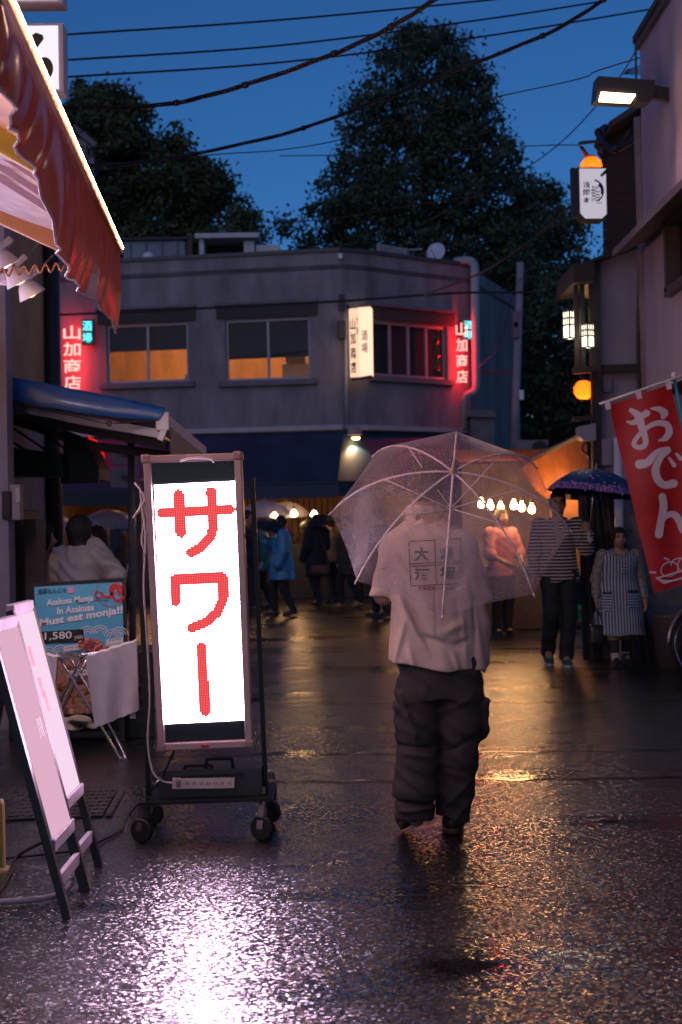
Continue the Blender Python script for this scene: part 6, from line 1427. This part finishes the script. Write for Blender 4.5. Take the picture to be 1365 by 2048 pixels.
def shoe(name, heel, toe, up, mat, sole, parent, w=.048, s=1.0, h=.009):
    heel, toe = np.array(heel, float), np.array(toe, float); d_ = toe - heel; L_ = np.linalg.norm(d_); d_ /= L_; up = np.array(up, float); up -= d_ * (up @ d_); up /= np.linalg.norm(up); l = np.cross(d_, up)
    def loc(p): q = p - heel; return np.stack([q @ l, q @ d_, q @ up], 1)
    def upper(p):
        q = loc(p); a = ell(q, (0, .05, .05), (w * .92, .07, .062)); b_ = ell(q, (0, L_ - .09, .03), (w * 1.0, .095, .042)); return smax(smin(a, b_, .05), -q[:, 2] + .012, .006)
    def sole_(p):
        q = loc(p); e = np.minimum(ell(q * [1, 1, .15], (0, .05, 0), (w * .98, .068, 1)) * 1, ell(q * [1, 1, .15], (0, L_ - .09, 0), (w * 1.08, .1, 1)))
        e = smin(ell(q * [1, 1, .0], (0, .05, 0), (w * .96, .066, .05)), ell(q * [1, 1, .0], (0, L_ - .09, 0), (w * 1.06, .1, .05)), .04); return smax(e, np.abs(q[:, 2] - .008) - .016, .006)
    lo_ = np.minimum(heel, toe) - .16; hi_ = np.maximum(heel, toe) + .16
    v, F = surf(upper, lo_, hi_, h); o = smesh(name, v, F, mat, parent); v, F = surf(sole_, lo_, hi_, h); smesh('sole', v, F, sole, o); return o
hL = Wp(838, 1640, -.02); tL = Wp(822, 1682, .12); tL[2] = .015; hL[2] = .105
shoe('shoe', hL, tL + [-.03, .0, 0], (0, -.5, 1), UPP, SOLE, man, .047, h=.007)
hR = Wp(905, 1668, .0); hR[2] = 0.01; shoe('shoe', hR, hR + [.03, .27, 0], (0, 0, 1), UPP, SOLE, man, .05, h=.008)

# ---- general figures
def figure(label, pos, yaw, H=1.68, el=None, wr=None, kn=None, an=None, wear=(), h=.012, look=0.0, lean=(0, 0), grp=None, hands=None, fat=1.0, pitch=0, name='person', hairmat=None, hairlen=.0, seat=0.0):
    s = H / 1.7; T = thing(name, label, 'person', pos, grp)
    cz, sz = math.cos(yaw), math.sin(yaw)
    def world(v): v = v * s; return np.stack([v[:, 0] * cz - v[:, 1] * sz + pos[0], v[:, 0] * sz + v[:, 1] * cz + pos[1], v[:, 2] + pos[2]], 1)
    lx, ly = lean; sh_ = lambda z: np.array([lx, ly, 0]) * max(0, z - .93)
    A = lambda *q: np.array(q, float)
    shR, shL = A(.18 * fat, 0, 1.375) + sh_(1.375), A(-.18 * fat, 0, 1.375) + sh_(1.375)
    el = el or ((.24, -.02, 1.10), (-.24, -.02, 1.10)); wr = wr or ((.25, .06, .86), (-.25, .06, .86))
    kn = kn or ((.09, .03, .5), (-.09, .03, .5)); an = an or ((.09, -.02, .085), (-.09, -.02, .085))
    el, wr, kn, an = [[A(*k) for k in q] for q in (el, wr, kn, an)]
    hdc = A(0, .02 + pitch * .05, 1.585 - pitch * .02) + sh_(1.55)
    tz = np.array([.72, .82, .93, 1.05, 1.2, 1.32, 1.39, 1.43]); ta = np.array([.16, .17, .168, .148, .158, .178, .15, .07]) * fat; tb = np.array([.105, .115, .118, .105, .115, .112, .085, .06]) * fat
    def torso(p, off=0., flare=0., top=1.44):
        z = p[:, 2]; a = np.interp(z, tz, ta) + off; b_ = np.interp(z, tz, tb) + off; fl_ = np.clip(1.1 - z, 0, 1) * flare; a = a + fl_; b_ = b_ + fl_
        x = p[:, 0] - lx * np.clip(z - .93, 0, 1); y = p[:, 1] - ly * np.clip(z - .93, 0, 1)
        return smax((np.sqrt((x / a) ** 2 + (y / b_) ** 2) - 1) * np.minimum(a, b_), z - top - off, .02)
    arms = lambda p, o=0., k=0: smin(chain(p, [shR, el[0], wr[0]], [.05 + o, .042 + o, .03 + o]), chain(p, [shL, el[1], wr[1]], [.05 + o, .042 + o, .03 + o]), .01)
    legs = lambda p, o=0., o2=None: smin(chain(p, [A(.088, 0, .9), kn[0], an[0]], [.088 + o, .06 + o, .042 + (o if o2 is None else o2)]), chain(p, [A(-.088, 0, .9), kn[1], an[1]], [.088 + o, .06 + o, .042 + (o if o2 is None else o2)]), .01)
    def body(p):
        d = smin(head_fn(p, hdc, 1.0, look), cap(p, hdc + [0, -.02, -.06], A(0, -.005, 1.4) + sh_(1.4), .05, .058), .03)
        d = smin(d, smax(torso(p, -.012), .84 - p[:, 2], .03), .03); d = smin(d, arms(p), .03); d = smin(d, legs(p), .03)
        for k in (0, 1):
            d = smin(d, cap(p, an[k], an[k] + [0, .12, -.04], .04, .03), .03)
            hd = (hands or {}).get(k)
            dirn = wr[k] - el[k]
            d = smin(d, hand_fn(p, wr[k], hd[0] if hd else dirn, hd[1] if hd else (-1 if k == 0 else 1, .2, 0), hd[2] if hd else .35, 1.0, 1 if k == 0 else -1), .012)
        return d
    lo_, hi_ = A(-.75, -.5, -.02), A(.75, .75, 1.80)
    v, F = surf(body, lo_, hi_, h); smesh('body', world(v), F, SKIN, T)
    out = {'root': T, 'world': lambda *q: V(world(A(*q)[None])[0])}
    for kind, mat, o in wear:
        g = lambda k, dflt: o.get(k, dflt)
        if kind in ('shirt', 'coat', 'apron', 'dress'):
            off = g('off', .018); hem = g('hem', .86); fl_ = g('flare', .02); sl = g('sleeve', 1.0)
            def fn(p):
                z = p[:, 2]; th = np.arctan2(p[:, 1], p[:, 0])
                d = torso(p, off, fl_, 1.43 if kind != 'apron' else 1.40) - g('fold', 1) * (.006 * np.sin(th * 5 + z * 6) * np.clip((1.25 - z) * 2, 0, 1) + .003 * np.sin(z * 45 + th * 3 + 2 * np.sin(th * 2 + z * 8)))
                if sl > 0:
                    for k, sh in ((0, shR), (1, shL)):
                        e1_ = el[k]; w1 = wr[k]; s1 = min(1, sl * 2) if sl < 1 else 1
                        if sl <= .5: a = cap(p, sh, sh + (e1_ - sh) * (sl * 2), .062 + off, .058 + off * 1.3)
                        else: a = chain(p, [sh, e1_, e1_ + (w1 - e1_) * ((sl - .5) * 2) * .97], [.058 + off, .048 + off, .036 + off])
                        d = smin(d, a + g('fold', 1) * .003 * np.sin(z * 60 + p[:, 1] * 40 + 2 * np.sin(p[:, 0] * 30)), .03)
                d = np.maximum(d, hem - z + .006 * np.sin(th * 4))
                d = smax(d, -(nrm((p - hdc - [0, .02, -.125])) - .073), .008)
                if kind == 'apron': d = smax(d, -(nrm((p - A(0, .12 + ly * .45, 1.47) - [lx * .45, 0, 0]) * [1, .6, 1]) - .135), .01)
                return d
            v, F = surf(fn, lo_, hi_, g('h', h)); out[kind] = smesh(g('name', kind), world(v), F, mat, T)
        elif kind == 'trousers':
            off = g('off', .02); cuff = g('cuff', .07)
            def fn(p):
                z = p[:, 2]; d = smin(np.maximum(torso(p, off * .6), .86 - z), legs(p, off, g('ank', off)), .03); d -= .004 * np.sin(z * 40 + p[:, 0] * 25) * np.sin(z * 7)
                return np.maximum(np.maximum(d, cuff - z), z - 1.02)
            v, F = surf(fn, lo_, hi_, g('h', h)); smesh(g('name', 'trousers'), world(v), F, mat, T)
        elif kind == 'socks':
            fn = lambda p: np.maximum(np.maximum(legs(p, .008), p[:, 2] - g('top', .3)), g('bot', .05) - p[:, 2]); v, F = surf(fn, lo_, hi_, h); smesh(g('name', 'socks'), world(v), F, mat, T)
        elif kind == 'shoes':
            for k in (0, 1):
                a = an[k]; hl = A(a[0], a[1] - .06, a[2] - .085); tp = hl + A(.0, .265, -.0) if a[2] < .11 else hl + A(0, .24, -.10); tp[2] = max(tp[2], 0.0)
                w_ = world(np.stack([hl, tp])); up_w = world(np.stack([hl, hl + A(0, 0, 1)])); shoe('shoe', w_[0], w_[1], up_w[1] - up_w[0], mat, g('sole', SOLE), T, .046 * s, h=max(.009, h * .9))
        elif kind == 'hair':
            L_ = g('len', .0); vol = g('vol', .0)
            def fn(p):
                q = p - hdc; c_, s__ = math.cos(look), math.sin(look); q = np.stack([q[:, 0] * c_ + q[:, 1] * s__, -q[:, 0] * s__ + q[:, 1] * c_, q[:, 2]], 1)
                d = ell(q, (0, -.014, .026), (.087 + vol, .104 + vol, .108 + vol)) + .004 * np.sin(q[:, 0] * 150 + q[:, 2] * 40)
                if L_ > 0: d = smin(d, cap(q * [1, 1.2, 1], (0, -.03, .0), (0, -.035, -L_), .082 + vol, .075 + vol), .03)
                # open at the face
                d = smax(d, np.minimum(q[:, 1] - .052 + np.clip(-.05 - q[:, 2], 0, 1) * .5, .0 * q[:, 1] + np.where(q[:, 2] > .062, -1, 1) * .05 + (q[:, 1] - .075) * .0 + (.062 - q[:, 2])), .014)
                if L_ == 0: d = smax(d, -(q[:, 2] + .055 + np.clip(q[:, 1], -.2, .1) * -.3), .012)
                return d
            v, F = surf(fn, hdc - .26 - np.array([0, 0, L_]), hdc + .24, min(h, .009)); smesh('hair', world(v), F, mat, T)
        elif kind == 'face':
            for e in (-1, 1):
                def ep(x, y, z): 
                    c_, s__ = math.cos(look), math.sin(look); return hdc + A(x * c_ - y * s__, x * s__ + y * c_, z)
                q = V(world(ep(e * .031, .083, .010)[None])[0]); B().lathe([(0, .006), (.008, .004), (.011, 0), (.006, -.004), (0, -.005)], q, V(world(ep(e * .031, 1, .01)[None])[0]) - V(pos), 10).build('eye', M('eye_dark', (.02, .015, .012), .2), T, True)
                bp_ = [V(world(ep(e * x, .093 - abs(x - .031) * .25, .034 - abs(x - .03) * .2)[None])[0]) for x in (.014, .03, .05)]; B().tube(bp_, .0042, 5).build('eyebrow', HAIR, T, True)
            B().tube([V(world(ep(x, .094 - x * x * 12, -.062)[None])[0]) for x in (-.022, -.01, 0, .01, .022)], .0028, 5).build('mouth', M('lip', (.25, .08, .07), .5), T, True)
            if g('glasses', False):
                gb_ = B()
                for e in (-1, 1): gb_.tube([V(world(ep(e * .033 + .024 * math.cos(k), .104, .008 + .018 * math.sin(k))[None])[0]) for k in [2 * math.pi * i / 16 for i in range(17)]], .0026, 5, False); gb_.tube([V(world(ep(e * .057, .104, .01)[None])[0]), V(world(ep(e * .08, .0, .012)[None])[0])], .0022, 5)
                gb_.tube([V(world(ep(x, .106, .012)[None])[0]) for x in (-.009, .009)], .0022, 5); gb_.build('glasses', M('glasses_blk', (.015, .014, .014), .3), T, True)
    return out
# ---- man in the striped shirt, walking toward us under the navy umbrella
ST = STRIPES('stripe_shirt', (.015, .014, .018), (.55, .48, .5), 2, 1 / .034, .6)
NVY = M('navy_trouser', (.012, .016, .022), .8, var=.2); TEALS = M('teal_canvas', (.01, .11, .12), .7); WSOLE = M('sole_white', (.5, .45, .45), .6)
g = G(1134, 1338)
f1 = figure('person in black and white striped shirt holding a navy flowered umbrella', (g.x, 14.3, 0), R(178), 1.74,
    el=((.23, .02, 1.12), (-.26, .10, 1.13)), wr=((.25, .05, .88), (-.27, .22, 1.30)), kn=((.09, .10, .5), (-.09, .04, .5)), an=((.11, -.10, .13), (-.05, .05, .085)),
    wear=[('shirt', ST, dict(off=.022, hem=.82, sleeve=.92, flare=.02)), ('trousers', NVY, dict(off=.018, ank=.03, cuff=.06)), ('shoes', TEALS, dict(sole=WSOLE)), ('hair', HAIR, {}), ('face', None, dict(glasses=True))],
    h=.010, hands={1: ((.15, .1, .6), (.5, -.6, 0), 1.2)})
def dotmat(name, base, dot, sc_, thr):
    m, t, b, o = _new(name); L = t.links; tc = t.nodes.new('ShaderNodeTexCoord'); vo = t.nodes.new('ShaderNodeTexVoronoi'); vo.inputs['Scale'].default_value = sc_; L.new(tc.outputs['Object'], vo.inputs['Vector'])
    lt = t.nodes.new('ShaderNodeMath'); lt.operation = 'LESS_THAN'; lt.inputs[1].default_value = thr; L.new(vo.outputs['Distance'], lt.inputs[0])
    mx = t.nodes.new('ShaderNodeMix'); mx.data_type = 'RGBA'; mx.inputs[6].default_value = (*base, 1); mx.inputs[7].default_value = (*dot, 1); L.new(lt.outputs[0], mx.inputs[0]); L.new(mx.outputs[2], b.inputs['Base Color']); b.inputs['Roughness'].default_value = .5; return m
hubn = P(1192, 938, 14.05); hand = f1['world'](-.26, .26, 1.36)
umbrella('flower_umbrella', 'navy umbrella with white dots and a pink blossom border', hubn, (hubn - hand) + V((.0, -.0, .15)), .47, .25, R(10), dotmat('navy_dots', (.006, .05, .16), (.6, .5, .7), 15, .17), RIBW, shaft_len=(hubn - hand).length + .05, band=dotmat('blossom_band', (.03, .03, .18), (.65, .3, .55), 55, .48), bow=.02)

# ---- elderly woman in a striped apron with a handbag
AP = STRIPES('stripe_apron', (.05, .09, .15), (.42, .47, .56), 0, 1 / .029, .5)
def speck(name):
    return dotmat(name, (.30, .29, .26), (.02, .02, .022), 95, .42)
g2 = G(1262, 1345)
f2 = figure('small elderly person in a blue striped apron carrying a black handbag', (g2.x, 14.0, 0), R(182), 1.37,
    el=((.27, -.02, 1.08), (-.28, -.02, 1.07)), wr=((.29, .08, .82), (-.31, .06, .80)), kn=((.10, .10, .46), (-.09, .03, .46)), an=((.07, .08, .085), (-.10, -.14, .14)), lean=(0, .10), pitch=.5, fat=1.12,
    wear=[('shirt', speck('floral_blouse'), dict(off=.016, hem=.7, sleeve=.9)), ('apron', AP, dict(off=.042, hem=.40, flare=.16, sleeve=0, h=.011)), ('trousers', M('beige_shorts', (.3, .24, .12), .8), dict(off=.03, cuff=.34)), ('socks', M('black_sock', (.03, .026, .028), .8), dict(top=.40, bot=.18)), ('socks', M('white_sock', (.6, .52, .5), .8), dict(top=.19, bot=.05, name='ankle_socks')), ('shoes', M('black_shoe', (.012, .011, .011), .4), dict(sole=M('black_sole', (.01, .01, .01), .6))), ('hair', HAIR, dict(vol=.006)), ('face', None, {})],
    h=.010, hands={0: ((0, .1, -1), (-1, .2, 0), 1.1), 1: ((0, .15, -1), (1, .2, 0), .5)})
ap = f2['apron']; vv = [v.co[:] for v in ap.data.vertices]; apb = BVHTree.FromPolygons(vv, [tuple(p.vertices) for p in ap.data.polygons])
def patch(x0, y0, x1, y1, mat, nm, parent, lift=.012, dip=0):
    rows = []
    for j in range(6):
        row = []
        for i in range(6):
            x = x0 + (x1 - x0) * i / 5; y = y0 + (y1 - y0) * j / 5 + (dip * (1 - abs(i / 2.5 - 1)) if j == 5 else 0); r = ray(x, y); hit = apb.ray_cast(CAM, r)[0]; row.append((hit if hit is not None else P(x, y, 13.8)) - r * lift)
        rows.append(row)
    B().grid(rows[::-1]).build(nm, mat, parent, True)
APH = STRIPES('stripe_pocket', (.05, .09, .15), (.42, .47, .56), 2, 1 / .028, .5); PDK = M('pocket_trim', (.02, .03, .06), .8)
patch(1204, 1188, 1226, 1218, APH, 'pocket', ap, dip=8); patch(1256, 1184, 1279, 1212, APH, 'pocket', ap, dip=8); patch(1244, 1132, 1258, 1147, APH, 'chest_pocket', ap)
patch(1205, 1184, 1225, 1189, PDK, 'pocket_trim', ap, .014); patch(1256, 1180, 1278, 1185, PDK, 'pocket_trim', ap, .014)
hb = thing('handbag', 'black handbag hanging from the elderly person', 'handbag', f2['world'](.3, .12, .35))
hq = f2['world'](.30, .12, .74)
c = hq - V((0, 0, .27)); vv, F = surf(lambda p: ((((p - np.array(c)) / np.array([.085, .05, .105])) ** 4).sum(1) ** .25 - 1) * .05, np.array(c) - .16, np.array(c) + .16, .011); smesh('bag', vv, F, M('black_leather', (.014, .012, .012), .35, bump=.2, bs=120), hb)
for e in (-.025, .025): B().tube(spline([c + V((-.05, e, .1)), c + V((-.03, e * .6, .2)), hq + V((0, e * .3, -.02)), c + V((.03, e * .6, .2)), c + V((.05, e, .1))], 6), .006, 6).build('strap', M('black_leather', (.014, .012, .012), .35), hb, True)

# ---- two friends at the table behind the poster
HOOD = M('beige_fleece', (.42, .33, .26), .9, bump=.4, bs=160, var=.15, vs=10); GREYS = M('grey_sweat', (.34, .33, .37), .9, bump=.3, bs=160, var=.15, vs=10); DKC = M('dark_cloth', (.018, .017, .02), .85)
q = P(110, 1040, 11.2)
figure('dark-haired person in a beige hooded fleece leaning in at the table', (q.x - .14, 11.1, 0), R(-30), 1.47, el=((.26, .1, 1.1), (-.24, .1, 1.1)), wr=((.1, .3, 1.05), (-.1, .3, 1.05)), wear=[('coat', HOOD, dict(off=.035, hem=.7, fold=2.5)), ('trousers', DKC, {}), ('shoes', UPP, {}), ('hair', HAIR, dict(len=.06, vol=.012))], h=.012, look=R(-40), lean=(.05, .12), grp='friends at the table')
q = P(152, 1030, 11.0)
figure('person in a grey sweatshirt with a hand raised to the hair', (q.x, 11.0, 0), R(-20), 1.52, el=((.30, .16, 1.2), (-.30, .06, 1.12)), wr=((.10, .10, 1.50), (-.16, .3, 1.1)), wear=[('coat', GREYS, dict(off=.04, hem=.75, sleeve=.97, fold=2.5)), ('trousers', DKC, {}), ('shoes', UPP, {}), ('hair', HAIR, dict(len=.10, vol=.02))], h=.012, look=R(-20), lean=(0, .1), grp='friends at the table')
q = P(182, 1060, 11.6)
figure('black-clothed person sitting close beside the grey sweatshirt', (q.x + .05, 11.6, 0), R(30), 1.46, wear=[('coat', DKC, dict(off=.03, hem=.7)), ('trousers', DKC, {}), ('shoes', UPP, {}), ('hair', HAIR, dict(len=.05))], h=.015, grp='friends at the table')

# ---- the crowd further down the street
CR = 'people crossing at the street end'; hh = .019
def crowd(x, y, label, yaw, H, top, bottom, hem=.8, flare=.02, off=.03, hair=HAIR, shoes=UPP, stride=.12, **k):
    g = G(x, y); return figure(label, (g.x, g.y, 0), R(yaw), H, kn=((.09, .08 + stride * .6, .5), (-.09, .0, .5)), an=((.09, stride, .085), (-.09, -stride - .05, .12)), wear=[('coat', top, dict(off=off, hem=hem, flare=flare)), ('trousers', bottom, {}), ('shoes', shoes, {}), ('hair', hair, dict(len=k.pop('hl', 0)))], h=hh, grp=CR, **k)
BLUEP = M('blue_poncho', (.03, .2, .42), .35, coat=.3); TEALJ = M('teal_jacket', (.01, .22, .2), .6); NVJ = M('navy_jacket', (.015, .02, .04), .7)
hold = dict(el=((.25, .05, 1.12), (-.24, .0, 1.1)), wr=((.15, .25, 1.28), (-.24, .1, .88)))
fb1 = crowd(566, 1232, 'person in a bright blue rain poncho and black trousers', 100, 1.62, BLUEP, DKC, hem=.62, flare=.12, off=.06, **hold)
crowd(528, 1218, 'person in a teal jacket half hidden by the blue poncho', 85, 1.58, TEALJ, DKC, hem=.72)
crowd(497, 1222, 'person in a dark navy jacket just past the LED sign edge', 250, 1.74, NVJ, DKC)
fb2 = crowd(636, 1212, 'person in a long black coat under a dark umbrella', 40, 1.66, DKC, DKC, hem=.55, flare=.08, off=.05, hl=.1, **hold)
crowd(700, 1216, 'dark-clothed person with orange-brown shoes', 120, 1.64, M('brown_coat', (.05, .035, .03), .8), DKC, shoes=M('tan_shoe', (.45, .18, .07), .6), hem=.6, flare=.06)
crowd(762, 1235, 'dark-clothed person half hidden behind the clear umbrella', 60, 1.7, NVJ, DKC)
crowd(205, 1222, 'dark-haired person in black facing sideways under a white umbrella', 100, 1.66, DKC, DKC, el=((.24, .1, 1.1), (-.24, .05, 1.1)))
crowd(240, 1215, 'tall person in black next to a blue-green umbrella', 90, 1.72, NVJ, DKC)
crowd(664, 1205, 'person in a grey-brown raincoat at the stall curtain', 10, 1.6, M('taupe_coat', (.1, .07, .06), .8), DKC)
figure('blond person in a pink top at the tent stall', (P(1002, 1060, 18.2).x, 18.2, 0), R(-150), 1.62, el=((.25, .08, 1.1), (-.25, .08, 1.1)), wr=((.12, .26, .98), (-.14, .26, 1.0)), wear=[('shirt', M('pink_top', (.6, .25, .25), .8), dict(off=.03, hem=.8, sleeve=.6)), ('trousers', DKC, {}), ('shoes', UPP, {}), ('hair', M('dark_cap', (.1, .08, .06), .8), {})], h=.015)
# crowd umbrellas
BLKU = M('black_nylon', (.015, .016, .02), .4); WU = film('white_vinyl', (.62, .62, .85), .55, blur=.1); TU = M('teal_nylon', (.01, .22, .34), .4)
def cu2(x, y, d, label, mat, Rr=.5, h=.24, axis=(0, -.1, 1), ln=.75): umbrella('crowd_umbrella', label, P(x, y, d), axis, Rr, h, .2, mat, RIBW, shaft_len=ln, detail=False, grp='umbrellas in the crowd')
cu2(548, 1036, 23.2, 'tilted black umbrella above the blue poncho', BLKU, .42, .2, (.28, -.1, 1)); cu2(640, 1029, 26, 'dark umbrella above the long black coat', BLKU, .42, .17, (-.1, -.1, 1))
cu2(530, 1001, 25.5, 'pale translucent umbrella behind the tilted black umbrella', WU, .5, .28); cu2(572, 1004, 27, 'pale umbrella overlapping another by the warm bulbs', WU, .46, .26)
cu2(216, 1019, 22, 'white umbrella over the two people in black', WU, .5, .26); cu2(105, 1031, 23, 'white umbrella behind the beige hooded fleece', WU, .5, .28); cu2(274, 1036, 22.5, 'blue-green umbrella next to the LED sign upright', TU, .42, .22, (.2, 0, 1))
bg_ = thing('shoulder_bag', 'reddish brown shoulder bag on the long black coat', 'bag', P(642, 1160, 25.6)); q = P(640, 1140, 25.7)
vv, F = surf(lambda p: ((((p - np.array(q)) / np.array([.17, .06, .1])) ** 4).sum(1) ** .25 - 1) * .05, np.array(q) - .22, np.array(q) + .22, .02); smesh('bag', vv, F, M('red_leather', (.12, .03, .025), .5), bg_)
B().tube(spline([q + V((-.14, 0, .08)), q + V((-.05, .05, .5)), q + V((.1, .05, .4)), q + V((.14, 0, .08))], 6), .012, 5).build('strap', M('red_leather', (.12, .03, .025), .5), bg_, True)
